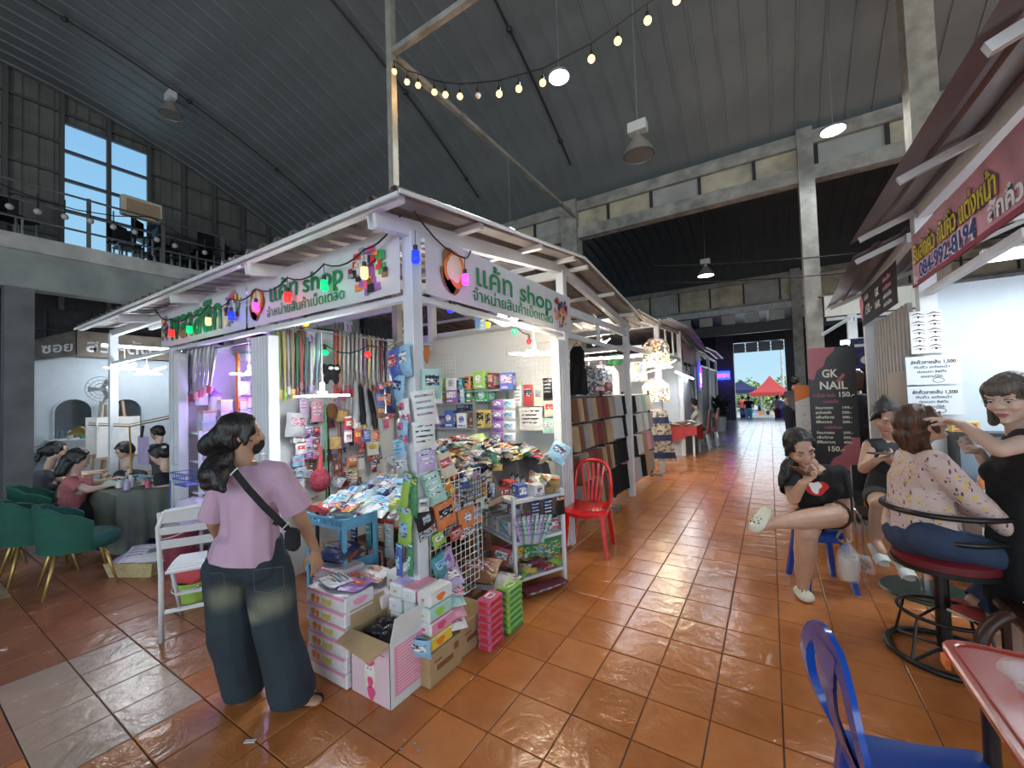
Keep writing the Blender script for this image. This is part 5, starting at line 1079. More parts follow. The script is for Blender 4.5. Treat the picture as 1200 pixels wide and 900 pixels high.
b=MB(); T=lambda x,y,z: hc+H@(V((x,y,z))*.98); hull(b,[(T(0,.06,-.06),(.05,.04,.04),H),(T(0,.095,-.05),(.02,.014,.03),H),(T(0,.06,-.09),(.035,.03,.02),H)]); b.build('face_mask',pm('black','cloth'),p,smooth=True)
b=MB(); b.tube([T(-.06,.05,-.03),T(-.083,.0,.0)],.002,4); b.tube([T(.06,.05,-.03),T(.083,.0,.0)],.002,4); b.build('mask_loop',pm('black','cloth'),p)
b=MB(); bp_=[(268,543,2.10),(272,549,2.06),(290,572,2.035),(310,594,2.04),(328,611,2.06),(337,620,2.1)]; Q=[W(*q) for q in bp_]
for a_,c_ in zip(Q[:-1],Q[1:]): b.bar(a_,a_.lerp(c_,1.06),.035,.006,up=-FWD)
b.build('bag_strap',pm('black','cloth'),p); b=MB(); 
for (x,y) in ((275,553),(335,617)): b.bar(W(x-5,y+4,2.045 if x<300 else 2.06),W(x+4,y-5,2.045 if x<300 else 2.06),.008,.006)
b.build('strap_buckle',steel,p)
b=MB(); b.box(W(343,632,2.14),(.085,.06,.115),headframe(fwb)); b.build('shoulder_bag',pm('black','cloth'),p,bevel=.02)
# sandal
at_=V((aR.x,aR.y,0)); b=MB(); dd=(RGT*.95+FWD*.1).normalized(); o_=at_-dd*.04+UZ*.004
nn=V((-dd.y,dd.x,0)); pl=[(-.06,-.035),(.05,-.04),(.13,-.045),(.19,-.03),(.2,0),(.18,.03),(.1,.042),(0,.038),(-.06,.035)]
b.prism(pl,o_,dd,nn,.018); b.build('sandal_sole',pm('black','plastic'),p)
for a_ in (.1,.14): b=MB(); b.tube([o_+dd*a_-nn*.04+UZ*.02,o_+dd*a_+UZ*.055,o_+dd*a_+nn*.04+UZ*.02],.008,6); b.build('sandal_strap',pm('tan','card'),p)
# ---------------- woman with white clogs looking at her phone
sb=V((.3,4.15,0)); p=person('seated woman in a black T-shirt and shorts looking at her phone, white clogs, legs crossed',sb)
hc=W(937,524,3.0); H=headframe(-FWD*.85-RGT*.12+UZ*-.5,UZ-RGT*.22)
neck=W(949,545,3.1); shR=W(925,556,3.12); shL=W(982,554,3.12); pel=W(964,602,3.3)
elR=W(930,583,3.0); wrR=W(941,566,2.85); elL=W(988,588,3.14); wrL=W(993,618,3.12)
b=MB(); head(b,hc,H,1.12); cap(b,hc-H@V((0,.02,.08)),.056,neck,.06)
fw2=-FWD-RGT*.1
torso(b,neck,shR,shL,pel,fw2,.16,.105,.15,.175)
cap(b,shR,.054,elR,.046); cap(b,elR,.044,wrR,.029); cap(b,shL,.054,elL,.044); cap(b,elL,.043,wrL,.029)
hand(b,wrR,UZ*.5+RGT*.45-FWD*.3,FWD*-.1+UZ*.8-RGT*.3,side=-1,curl=.75,s=1.05); hand(b,wrL,UZ*-1+RGT*.02,-RGT,side=1,curl=1.1,s=1.05)
hipL=W(978,602,3.25); kneL=W(976,605,2.92); ankL=W(908,613,2.86); hipR=W(950,607,3.25); kneR=W(945,622,2.92); ankR=FL(941,688,.09)
cap(b,hipL,.098,kneL,.082); cap(b,kneL,.078,kneL.lerp(ankL,.35),.074); cap(b,kneL.lerp(ankL,.35),.074,ankL,.04)
cap(b,hipR,.098,kneR,.078); cap(b,kneR,.072,kneR.lerp(ankR,.35),.074); cap(b,kneR.lerp(ankR,.35),.072,ankR,.04)
cap(b,ankL,.04,W(893,616,2.84),.034); cap(b,ankR,.04,V((ankR.x,ankR.y,.06)),.036)
fuse(b,'body',sk2,p,.0068)
facebits(p,hc,H,1.12,look=-.8)
hair(p,hc,H,hairb,1.12)
b=MB(); P_=[hc+H@V((-.06,-.05,-.03)),W(922,548,3.08),W(918,560,3.06),W(916,568,3.05)]
for i in range(3): cap(b,P_[i],[.05,.045,.04][i],P_[i+1],[.045,.04,.02][i])
fuse(b,'ponytail',hairb,p,.009,wr=.008,wf=20,sm=1)
blk=mat('black_cotton',(.010,.010,.011),rough=.9,var=.1,vs=6,bump=.2,bs=200)
b=MB(); torso(b,neck,shR,shL,pel,fw2,.165,.115,.16,.175,infl=.015,belly=.015)
slR=shR.lerp(elR,.72); cap(b,shR,.068,slR,.078); slL=shL.lerp(elL,.75); cap(b,shL,.068,slL,.082); cap(b,neck+UZ*-.04,.07,neck+UZ*-.06,.085)
fuse(b,'t_shirt',blk,p,.009,cuts=[(slR,(elR-shR).normalized(),.13),(slL,(elL-shL).normalized(),.13),(pel+UZ*-.03,(0,0,-1),.35),(neck+UZ*-.03-FWD*.03,UZ-FWD*.6,.095)],wr=.008,wf=9,sm=3)
b=MB(); cap(b,hipL,.112,hipL.lerp(kneL,.4),.11); cap(b,hipR,.112,hipR.lerp(kneR,.35),.105); b.ell(pel,(.17,.14,.1),M((RGT,FWD,UZ)).transposed())
fuse(b,'shorts',blk,p,.009,cuts=[(hipL.lerp(kneL,.45),(kneL-hipL).normalized(),.13),(hipR.lerp(kneR,.4),(kneR-hipR).normalized(),.13)],wr=.004)
q=W(957,573,2.98)
Hp=headframe(fw2,UZ); b=MB(); ux_=-V(Hp.col[0]); 
rr=V((-fw2.y,fw2.x,0)).normalized()
cen=W(957,572,2.93)
b=MB(); blob(b,cen,RGT,0,0,.085,.05,wob=.1,d=0); b.build('red_print',prt['red'],p)
b=MB(); blob(b,cen-FWD*.004,RGT,-.012,.008,.042,.04,wob=.22,d=0); b.build('white_print',mat('print_white',(0,0,0)),p)
clog=mat('cream_clog_foam',(.7,.66,.52),rough=.55)
dfo=(W(885,624,2.82)-W(905,611,2.85)).normalized()
def clogs(ank,heel,toe,label):
    return shoe(p,ank,heel,toe,clog,'clog',w_=.05,h_=.062,holes=True)
h0=W(905,612,2.85); t0=W(889,624,2.78); dd=(V((-.45,-.3,-.75))).normalized()
shoe(p,ankL,W(903,603,2.86)-RGT*.02,W(889,622,2.78)-RGT*.03-UZ*.02,clog,'clog',w_=.055,h_=.06,holes=True)
ft_=FL(943,706); hl=V((ankR.x,ankR.y,0))+FWD*.05; shoe(p,ankR,hl+UZ*.002,V((ft_.x,ft_.y,.002))-FWD*.03+RGT*.015,clog,'clog',w_=.058,h_=.078,holes=True)
ph=thing('phone','dark phone held by the woman in the black T-shirt','phone',W(938,552,2.83)); b=MB(); b.box(W(938,552,2.83),(.15,.075,.009),headframe(-FWD*.3+RGT*.1,UZ*.5+FWD*.9)); b.build('phone_body',pm('brown','plastic'),ph,bevel=.003); b=MB(); cc=W(938,552,2.83); b.box(cc+UZ*.0+headframe(-FWD*.3+RGT*.1,UZ*.5+FWD*.9)@V((.05,.02,.006)),(.02,.02,.003),headframe(-FWD*.3+RGT*.1,UZ*.5+FWD*.9)); b.build('camera_lens',blackp,ph)
# plastic cup bag and snack box in her left hand
def clearm(n='clear_film',c=(.9,.9,.9),a=.28): return mat(n,c,rough=.08,alpha=a,bump=.6,bs=22)
P=W(994,658,3.1); t=thing('drink_bag','clear plastic bag holding an iced drink, hanging from the seated woman\'s hand','bag',P)
b=MB(); b.lathe([(.0,-.13),(.045,-.13),(.058,.03),(.05,.04)],P,16); b.build('cup',clearm('cup_film',(.85,.8,.75),.5),t,smooth=40); b=MB(); b.lathe([(0,-.125),(.043,-.125),(.052,-.01),(0,-.01)],P,14); b.build('drink',mat('milky_drink',(.6,.48,.36),rough=.3),t,smooth=40)
b=MB(); b.lathe([(.06,-.14),(.075,-.02),(.065,.06),(.02,.13),(.008,.19)],P,14); 
for i in range(len(b.v)): q=V(b.v[i]); b.v[i]=tuple(q+noise.noise_vector(q*25)*.012)
b.build('bag_film',clearm(),t,smooth=True)
P=W(1010,660,3.15); t=thing('snack_box','clear plastic snack box dangling beside the drink bag','box',P); R_=headframe(RGT*.5+FWD*.3-UZ*.8); b=MB(); b.box(P,(.13,.16,.05),R_); b.build('box_film',clearm(),t,bevel=.006)
b=MB()
for k in range(7): b.ell(P+R_@V((-.04+.013*k,-.05+.035*(k%4),0)),(.018,.018,.014))
b.build('snacks',pm('brown','card'),t,smooth=True); b=MB(); b.tube([P,W(998,634,3.12)],.003,4); b.build('handle',clearm(),t)
# ---------------- woman in dark vest on a stool
sb=V((1.0,4.45,0)); p=person('seated woman in a dark sleeveless top reading her phone, white slides, behind the salon customer',sb)
hc=W(1038,488,3.35); H=headframe(-FWD*.75-RGT*.35-UZ*.62,UZ-FWD*.3)
neck=W(1046,512,3.45); shR=W(1019,522,3.45); shL=W(1075,523,3.5); pel=W(1040,578,3.6)
elR=W(1012,549,3.38); wrR=W(1026,540,3.2); elL=W(1078,550,3.4); wrL=W(1050,545,3.22)
b=MB(); head(b,hc,H,1.1); cap(b,hc-H@V((0,.02,.08)),.052,neck,.056); torso(b,neck,shR,shL,pel,-FWD-RGT*.25,.15,.1,.14,.165)
cap(b,shR,.05,elR,.041); cap(b,elR,.041,wrR,.028); cap(b,shL,.05,elL,.041); cap(b,elL,.041,wrL,.028); hand(b,wrR,UZ*.3+RGT*.6-FWD*.4,UZ*.7,side=-1,curl=.7); hand(b,wrL,UZ*.3-RGT*.6-FWD*.3,UZ*.7,side=1,curl=.7)
hR_=W(1028,582,3.58); kR_=W(1032,592,3.2); aR_=W(1026,634,3.22); hL_=W(1052,584,3.6); kL_=W(1055,602,3.2); aL_=W(1055,650,3.15)
for h_,k_,a_ in ((hR_,kR_,aR_),(hL_,kL_,aL_)): cap(b,h_,.09,k_,.07); cap(b,k_,.066,k_.lerp(a_,.35),.066); cap(b,k_.lerp(a_,.35),.066,a_,.037); cap(b,a_,.035,a_-FWD*.09-RGT*.03-UZ*.05,.03)
fuse(b,'body',sk2,p,.008); facebits(p,hc,H,1.1,look=-.8); hair(p,hc,H,hairb,1.1,extra=[((0,-.085,.07),.036,(0,-.105,.085),.034)])
chm=mat('charcoal_cotton',(.035,.037,.042),rough=.9,var=.15,vs=6,bump=.2,bs=200)
b=MB(); torso(b,neck,shR,shL,pel,-FWD-RGT*.25,.155,.11,.15,.17,infl=.012); fuse(b,'sleeveless_top',chm,p,.01,cuts=[(neck+UZ*-.03-FWD*.02,UZ-FWD*.5,.09),(shR-RGT*.03,-RGT,.07),(shL+RGT*.03,RGT,.07)],wr=.006)
b=MB(); cap(b,hR_,.105,hR_.lerp(kR_,.55),.095); cap(b,hL_,.105,hL_.lerp(kL_,.55),.095); b.ell(pel,(.16,.13,.1),M((RGT,FWD,UZ)).transposed()); fuse(b,'shorts',chm,p,.01,cuts=[(hR_.lerp(kR_,.6),(kR_-hR_).normalized(),.12),(hL_.lerp(kL_,.6),(kL_-hL_).normalized(),.12)],wr=.004)
slide=mat('white_slide_foam',(.68,.7,.66),rough=.5)
for a_ in (aR_,aL_):
    dd=(-FWD*.85-RGT*.3-UZ*.45).normalized(); h0=a_-UZ*.06+FWD*.03; shoe(p,a_,h0,h0+dd*.2,slide,'slide',w_=.05,h_=.03); b=MB(); l_=dd.cross(UZ).normalized(); u_=l_.cross(dd); q=h0+dd*.12; b.sheet(lambda u,v:q+l_*(.052*cos(pi*u))+u_*(.012+.055*sin(pi*u))+dd*(v*.07),10,3); b.build('slide_band',slide,p,smooth=True)
ph=thing('phone','black phone held by the woman in the dark sleeveless top','phone',W(1032,531,3.15)); b=MB(); b.box(W(1032,531,3.15),(.15,.08,.01),headframe(-FWD*.4,UZ*.5+FWD*.9)); b.build('phone_body',blackp,ph,bevel=.003)
# ---------------- customer leaning back in the salon chair
cb=V((.84,3.4,0)); p=person('seated salon customer in a pale pink patterned blouse and jeans, head tilted back',cb)
hc=W(1079,497,2.42); H=headframe(RGT*.85+UZ*.4-FWD*.22,UZ-RGT*.45)
neck=W(1068,530,2.46); shF=W(1094,540,2.3); shB=W(1066,536,2.62); pel=W(1078,622,2.45)   # near arm / far arm
el=W(1142,588,2.22); wr=W(1192,628,2.2); el2=W(1130,590,2.66); wr2=W(1180,625,2.6)
b=MB(); head(b,hc,H,1.08); cap(b,hc-H@V((0,.03,.07)),.055,neck,.06); fw4=RGT+FWD*.1; torso(b,neck,shB,shF,pel,fw4,.15,.11,.14,.17)
cap(b,shF,.05,el,.04); cap(b,el,.04,wr,.028); cap(b,shB,.05,el2,.04); cap(b,el2,.04,wr2,.028); hand(b,wr,RGT*.8-UZ*.3,-UZ,side=-1,curl=.4); hand(b,wr2,RGT*.8-UZ*.3,-UZ,side=1,curl=.4)
hN=W(1088,632,2.32); kN=W(1210,662,2.22); aN=W(1160,722,2.3); hF=W(1085,630,2.58); kF=W(1205,655,2.56); aF=W(1140,705,2.6)
for h_,k_,a_ in ((hN,kN,aN),(hF,kF,aF)): cap(b,h_,.08,k_,.06); cap(b,k_,.06,a_,.04)
fuse(b,'body',sk2,p,.0068); facebits(p,hc,H,1.08,closed=True,brow=(.06,.03,.02))
hair(p,hc,H,hairn,1.1,extra=[((0,-.08,-.02),.07,(0,-.07,-.13),.062),((.045,-.055,-.05),.035,(.04,-.06,-.14),.03),((-.045,-.055,-.05),.035,(-.04,-.06,-.14),.03)],vox=.008)
b=MB(); b.box(hc+H@V((.02,-.128,-.02)),(.05,.03,.03),H); b.build('hair_clip',blackp,p,bevel=.006)
blo=mat('pink_print_blouse',(.62,.47,.42),rough=.8,bump=.15,bs=200)
def flecks(m):
    n=m.node_tree; bs_=n.nodes['Principled BSDF']; base_=(.62,.47,.42,1); tcn=n.nodes.new('ShaderNodeTexCoord'); prev=None
    for sc_,th,cc,st in ((38,.2,(.1,.07,.12,1),(1,1,.35)),(19,.24,(.7,.5,.12,1),(1,1,1)),(48,.2,(.35,.2,.3,1),(.4,1,1))):
        mp=n.nodes.new('ShaderNodeMapping'); mp.inputs['Scale'].default_value=st; mp.inputs['Rotation'].default_value=(.5,.3,sc_); n.links.new(tcn.outputs['Object'],mp.inputs[0])
        v=n.nodes.new('ShaderNodeTexVoronoi'); v.inputs['Scale'].default_value=sc_; n.links.new(mp.outputs[0],v.inputs[0])
        lt=n.nodes.new('ShaderNodeMath'); lt.operation='LESS_THAN'; lt.inputs[1].default_value=th; n.links.new(v.outputs['Distance'],lt.inputs[0])
        mx=n.nodes.new('ShaderNodeMix'); mx.data_type='RGBA'; mx.inputs['B'].default_value=cc; mx.inputs['A'].default_value=base_
        if prev: n.links.new(prev,mx.inputs['A'])
        n.links.new(lt.outputs[0],mx.inputs['Factor']); prev=mx.outputs['Result']
    n.links.new(prev,bs_.inputs['Base Color'])
flecks(blo)
b=MB(); torso(b,neck,shB,shF,pel,fw4,.155,.12,.155,.18,infl=.018,belly=.01); cap(b,shF,.068,el,.062); cap(b,el,.062,wr,.045); cap(b,shB,.066,el2,.06); cap(b,el2,.06,wr2,.045); cap(b,neck-UZ*.01,.07,neck-UZ*.05,.08)
fuse(b,'blouse',blo,p,.0095,cuts=[(wr-(wr-el)*.05,(wr-el).normalized(),.09),(wr2-(wr2-el2)*.05,(wr2-el2).normalized(),.09),(pel-UZ*.0,(0,0,-1),.32),(neck+UZ*.012,UZ,.1)],wr=.012,wf=9,sm=3)
jn=mat('blue_jeans',(.03,.05,.1),rough=.85,var=.2,vs=5,bump=.3,bs=250)
b=MB(); b.ell(pel-UZ*.03,(.16,.2,.12),M((RGT,FWD,UZ)).transposed())
for h_,k_,a_ in ((hN,kN,aN),(hF,kF,aF)): cap(b,h_,.1,k_,.078); cap(b,k_,.075,a_.lerp(k_,.06),.062)
fuse(b,'jeans',jn,p,.01,cuts=[(aN.lerp(kN,.05),(aN-kN).normalized(),.1),(aF.lerp(kF,.05),(aF-kF).normalized(),.1)],wr=.006)
redm=mat('red_canvas',(.38,.05,.04),rough=.8)
for h0,t0 in ((W(1163,733,2.32),W(1116,712,2.3)),(W(1150,722,2.62),W(1106,704,2.62))): shoe(p,h0,h0-UZ*.03,t0-UZ*.03,redm,'canvas_shoe',w_=.045,h_=.07,solem=pm('cream','card'))
# ---------------- beautician
cb=V((1.12,3.2,0)); p=person('standing beautician with glasses and an ash brown bob, black dress, shaping the customer\'s brows','' or cb)
hc=W(1185,466,2.1); H=headframe(-RGT*.86-FWD*.18-UZ*.2,UZ)
neck=W(1196,502,2.14); sN=W(1206,518,2.0); sF=W(1196,516,2.34); pel=W(1204,640,2.2)
elN=W(1172,527,1.96); wrN=W(1127,497,2.22); elF=W(1168,566,2.36); wrF=W(1146,527,2.34)
b=MB(); head(b,hc,H,1.06); cap(b,hc-H@V((0,.02,.08)),.05,neck-UZ*.02,.056); fw5=-RGT-FWD*.1; torso(b,neck,sN,sF,pel,fw5,.14,.1,.13,.15)
cap(b,sN,.045,elN,.038); cap(b,elN,.038,wrN,.026); cap(b,sF,.045,elF,.037); cap(b,elF,.037,wrF,.026)
hand(b,wrN,-RGT*.75+UZ*.28+FWD*.15,-UZ*.8-RGT*.2,side=-1,curl=.28); hand(b,wrF,-RGT*.8+UZ*.12,UZ*.3-FWD*.6,side=1,curl=.75)
for s_ in (-1,1): a_=pel+FWD*.08*s_; cap(b,a_,.08,a_-UZ*.4,.055); cap(b,a_-UZ*.4,.055,V((a_.x,a_.y,.08)),.035); cap(b,V((a_.x,a_.y,.05)),.034,V((a_.x-.1,a_.y-.03,.035)),.03)
fuse(b,'body',sk3,p,.0065); facebits(p,hc,H,1.06,look=-1,brow=(.08,.05,.04),lips=(.4,.12,.12))
hair(p,hc,H,hairg,1.1,fringe=1,extra=[((.078,-.02,.0),.022,(.08,0,-.12),.026),((-.078,-.02,.0),.022,(-.08,0,-.12),.026),((0,-.08,-.02),.06,(0,-.075,-.13),.05),((.05,-.06,-.03),.04,(.05,-.05,-.13),.035),((-.05,-.06,-.03),.04,(-.05,-.05,-.13),.035)])
b=MB(); T=lambda x,y,z: hc+H@(V((x,y,z))*1.06)
for s_ in (-1,1): b.tube([T(s_*.032+.021*cos(a_),.1,.006+.016*sin(a_)) for a_ in [2*pi*k/14 for k in range(14)]],.0012,4,closed=True); b.tube([T(s_*.053,.098,.008),T(s_*.08,0,.004)],.0012,4)
b.tube([T(-.011,.1,.008),T(.011,.1,.008)],.0012,4); b.build('glasses',steel,p)
b=MB(); torso(b,neck,sN,sF,pel,fw5,.145,.11,.14,.16,infl=.014); hull(b,[(pel,(.17,.14,.06),M((FWD,RGT,UZ)).transposed()),(pel-UZ*.4,(.2,.16,.05),M((FWD,RGT,UZ)).transposed())])
fuse(b,'black_dress',blk,p,.01,cuts=[(neck-UZ*.035,UZ,.1),(sN-FWD*.035,-FWD,.06),(sF+FWD*.035,FWD,.06),(pel-UZ*.38,-UZ,.4)],wr=.006)
# ================================================================ PLASTIC STALL (left bay) goods
g='silver tinsel rolls hanging at the mouth of the plastic stall'
for i in range(8):
    roll(217+i*5,408-i*1.4,478-i*2.5,'silver' if i%3 else 'white','rose' if i%2 else 'pink',.03,'silver tinsel roll, number %s from the left in the plastic stall'%['one','two','three','four','five','six','seven','eight'][i],g,plane=(1,1.97),lean=-7)
b=MB(); b.tube([(-5.5,1.97,2.22),(-4.2,1.97,2.22)],.01,6); tag(b.build('hanging_rail',steel),'thin steel rail from which the silver tinsel rolls hang','rail')
orm=mat('orange_perforated_steel',(.55,.13,.02),rough=.5); P=PL(279,480,0,-5.05)
t=thing('slotted_post','orange slotted steel post standing in the plastic stall','post',(P.x,P.y,0)); b=MB(); b.bx(P.x-.03,P.x+.03,P.y-.01,P.y+.01,0,2.2); b.build('post_body',orm,t); 
for k in range(14): b=MB(); b.bx(P.x+.03,P.x+.0312,P.y-.004,P.y+.004,1.2+.07*k,1.235+.07*k); b.build('slot',dark,t)
hang(287,455,.12,.16,'grey','white',1,'grey dustpan card right of the orange slotted post',plane=(0,-5.2))
def shelfunit(x0,x1,y0,y1,zs,label,m=wmetal):
    t=thing('shelf_unit',label,'shelf',((x0+x1)/2,(y0+y1)/2,0))
    for z in zs: b=MB(); b.bx(x0,x1,y0,y1,z-.02,z); b.build('shelf_board',m,t)
    for x in (x0,x1):
        for y in (y0,y1): b=MB(); b.bx(x-.015,x+.015,y-.015,y+.015,0,zs[-1]+.02); b.build('upright',m,t)
    return t
SX0=PL(203,520,1,2.4).x; zt=PL(250,500,1,2.4).z
shelfunit(-5.58,-5.24,1.95,3.5,(.3,.68,1.02,1.33),'white metal shelf unit full of plastic boxes in violet light')
g={0:'plastic canisters low on the violet lit shelf',1:'plastic boxes on the middle of the violet lit shelf',2:'clear plastic boxes stacked on top of the violet lit shelf'}
clr=mat('clear_tub',(.7,.68,.75),rough=.15,alpha=.55)
rnd=random.Random(21)
def tub(P,w_,h_,cl,label,group,rd=False,m=clr):
    t=thing('plastic_box' if not rd else 'plastic_canister',label,'box' if not rd else 'canister',P,group); P=V(P)
    b=MB(); 
    if rd: b.lathe([(0,0),(w_*.42,0),(w_*.5,h_*.85),(0,h_*.85)],P,14)
    else: b.box(P+UZ*h_*.42,(w_,w_*.8,h_*.84))
    b.build('tub_body',m,t,smooth=40 if rd else False)
    b=MB()
    if rd: b.lathe([(0,h_),(w_*.4,h_),(w_*.53,h_*.93),(w_*.53,h_*.85),(0,h_*.85)],P,14)
    else: b.box(P+UZ*h_*.92,(w_*1.06,w_*.86,h_*.14))
    b.build('tub_lid',pm(cl,'plastic'),t,smooth=40 if rd else False)
for lv,z,rows_ in ((2,1.33,3),(1,1.02,1),(0,.68,1),(3,.3,1)):
    for r_ in range(rows_):
        for k in range(8):
            cl=['blue','yellow','sky','rose','orange','purple','lilac','pink'][(k*3+r_*2+lv)%8]; rd=(lv<2 and k%2==0) or (lv==2 and r_==2 and k in(2,5))
            if lv==2 and r_==2 and k in (0,7): continue
            tub((-5.34-.02*(k%2),2.05+k*.185+rnd.uniform(-.01,.01),z+.001+r_*.118),.15,.117 if not rd or lv<2 and False else .2 if lv<2 else .117,cl,'%s lidded plastic box on the violet lit shelf, %s'%(cn(cl),['lower','middle','top','bottom'][lv]+' board'),g.get(lv,'plastic boxes near the floor of the violet lit shelf'),rd)
for i,(px,py,c_,lb) in enumerate([(252,465,'purple','tall clear jar with a violet pointed lid above the plastic boxes'),(236,452,'lilac','tall lilac jar behind the silver tinsel rolls')]):
    P=PL(px,py,0,-5.42); t=thing('jar',lb,'jar',P); b=MB(); b.lathe([(0,-.22),(.06,-.22),(.065,.02),(0,.02)],P,16); b.build('jar_body',clr,t,smooth=40); b=MB(); b.lathe([(.068,.0),(.068,.03),(.03,.06),(.012,.07),(.012,.1),(0,.1)],P,14); b.build('jar_lid',pm(c_,'plastic'),t,smooth=50)
# purple crates on the upper right of the stall
for i in range(3): tub(PL(294,424-i*9,0,-5.3),.3,.1,['green','maroon','maroon'][i],'%s flat basin on the high shelf over the violet lamp'%['green','dark red','upper dark red'][i],None)
g='violet baskets standing behind the orange post'
for i in range(4): tub(PL(284+(i%2)*8,478+(i//2)*16,0,-5.35),.16,.14,['lilac','rose','purple','pink'][i],'%s basket behind the orange slotted post'%['lilac','dark pink','purple','pink'][i],g,True,pm('lilac','plastic'))
# blue wire basket
P=PL(222,560,0,-5.0); t=thing('wire_basket','blue wire basket hanging on the mouth of the plastic stall','basket',P); b=MB()
for z,s_ in ((.06,1),(0,.9),(-.06,.8)):
    b.tube([P+V((x*.17*s_,y*.1*s_,z)) for x,y in ((-1,-1),(1,-1),(1,1),(-1,1))],.007,5,closed=True)
for k in range(7):
    x=-1+k/3; b.tube([P+V((x*.17,-.1,.06)),P+V((x*.136,-.08,-.06)),P+V((x*.136,.08,-.06)),P+V((x*.17,.1,.06))],.004,4)
b.build('wires',pm('blue','plastic'),t); b=MB(); b.tube([P+V((-.17,-.1,-.02)),P+V((-.19,-.1,-.3))],.006,5); b.build('hook_leg',pm('blue','plastic'),t)
# buckets and bins on the floor
def bucket(P,r,h_,c_,label,handle_=True,bag=True,group=None):
    P=V(P); t=thing('bucket',label,'bucket',P,group); b=MB(); b.lathe([(0,.002),(r*.78,.002),(r,h_),(r*1.06,h_),(r*1.06,h_-.015),(r*.97,h_-.01),(r*.75,.012),(0,.012)],P,22); b.build('bucket_body',pm(c_,'plastic'),t,smooth=40)
    if handle_: b=MB(); b.tube([P+V((-r*cos(a)*1.05,-.02-sin(a)*r*.9,h_-.02-.05*sin(a))) for a in [pi*k/12 for k in range(13)]],.005,5); b.build('handle',pm('white','plastic'),t)
    if bag:
        b=MB(); b.ell(P+UZ*(h_+.0),(r*.9,r*.9,.06),n=14,k=8)
        for i in range(len(b.v)): q=V(b.v[i]); b.v[i]=tuple(q+noise.noise_vector(q*20)*.03)
        b.build('crumpled_bag',clearm('bag_lining',(.8,.78,.85),.6),t,smooth=True)
B1=FL(201,672); bucket(B1+FWD*.1,.16,.42,'maroon','tall dark red bin standing at the foot of the plastic stall'); 
bucket(B1+V((-.02,.2,0))+UZ*.43+FWD*.0,.17,.2,'lilac','lilac tub lined with a clear bag on top of the dark red bin')
bucket(FL(214,706)+V((0,.08,0)),.14,.17,'lime','small green bucket with a white handle under the folding chair',bag=False)
P=FL(214,706)+V((0,.08,.2)); b=MB(); b.ell(P,(.17,.15,.05)); 
for i in range(len(b.v)): q=V(b.v[i]); b.v[i]=tuple(q+noise.noise_vector(q*14)*.05)
tag(b.build('cloth',pm('red','cloth'),smooth=True),'crumpled red cloth lying on the small green bucket','cloth')
def tray(P,w_,d_,h_,label,m=wick,fill='silver',rz=0,n=6):
    P=V(P); t=thing('woven_tray',label,'basket',P); R_=rotz(rz); b=MB(); q=[(-1,-1),(1,-1),(1,1),(-1,1)]
    lo=[P+R_@V((x*w_/2*.85,y*d_/2*.85,.002)) for x,y in q]; hi=[P+R_@V((x*w_/2,y*d_/2,h_)) for x,y in q]; hi2=[P+R_@V((x*w_/2*.94,y*d_/2*.94,h_)) for x,y in q]; lo2=[P+R_@V((x*w_/2*.8,y*d_/2*.8,.012)) for x,y in q]
    b.v=[tuple(x) for x in lo+hi+hi2+lo2]; b.f=[(0,1,2,3),(12,13,14,15)]+[(i,(i+1)%4,4+(i+1)%4,4+i) for i in range(4)]+[(4+i,4+(i+1)%4,8+(i+1)%4,8+i) for i in range(4)]+[(8+i,8+(i+1)%4,12+(i+1)%4,12+i) for i in range(4)]; b.mi=[0]*len(b.f)
    b.build('tray_body',m,t)
    for k in range(n): put('bagged_goods',['silver','lilac','white'][k%3]+' bagged packet lying in the '+label.split(',')[0],'packet',P+R_@V(((k/(n-1)-.5)*w_*.6,0,h_+.01+.015*(k%3))),M.Rotation(rz+.3*(k%3)-.3,4,'Z')@M.Rotation(-1.2,4,'X'),pouch(w_*.5,d_*.8,.05,['silver','lilac','white'][k%3],['navy','white','grey'][k%3],k%4),'bagged packets in the '+label.split(',')[0],small=True)
straw=mat('pale_straw',(.5,.4,.2),rough=.8,bump=.8,bs=70,var=.2,vs=40)
tray(FL(148,676)+V((.0,.12,0)),.5,.3,.14,'straw tray beside the wicker basket',straw,rz=.5)
tray(FL(184,664)+V((0,.12,0)),.26,.24,.2,'brown wicker basket beside the dark red bin',wick,rz=.5,n=3)
tray(FL(160,645)+V((0,.1,0)),.3,.24,.13,'blue plastic crate behind the straw tray',pm('blue','plastic'),rz=.4,n=3)
P=FL(174,655)+UZ*.3; put('bagged_goods','grey bag of goods heaped on the wicker basket','bag',P+V((0,.15,.0)),M.Rotation(.3,4,'Z')@M.Rotation(-.9,4,'X'),pouch(.3,.28,.14,'silver','tan',1))
# ---------------- white folding chair
wp=mat('white_moulded_plastic',(.68,.7,.7),rough=.35,var=.04,bump=.05)
fA=FL(189,753); fwd_=(FWD*.45+RGT*.9).normalized(); 
def frm(o,x,y,z): return V(o)+fwd_*x+V((-fwd_.y,fwd_.x,0))*y+UZ*z     # x along the chair width, y away
t=thing('folding_chair','white slatted folding chair between the woman and the green seats','chair',(fA.x,fA.y,0))
o=V((fA.x,fA.y,0)); Wd=.46
for x in (0,Wd):
    b=MB(); b.tube([frm(o,x,0,.0),frm(o,x,-.0,.45),frm(o,x+(.03 if x==0 else -.03)*0,-.06,.8),frm(o,x+(.04 if x==0 else -.04),-.08,.9)],.016,8); b.build('frame_side',wp,t,smooth=True)
    b=MB(); b.tube([frm(o,x+(.03 if x==0 else -.03),.38,.0),frm(o,x+(.03 if x==0 else -.03),.12,.45)],.014,8); b.build('leg',wp,t,smooth=True)
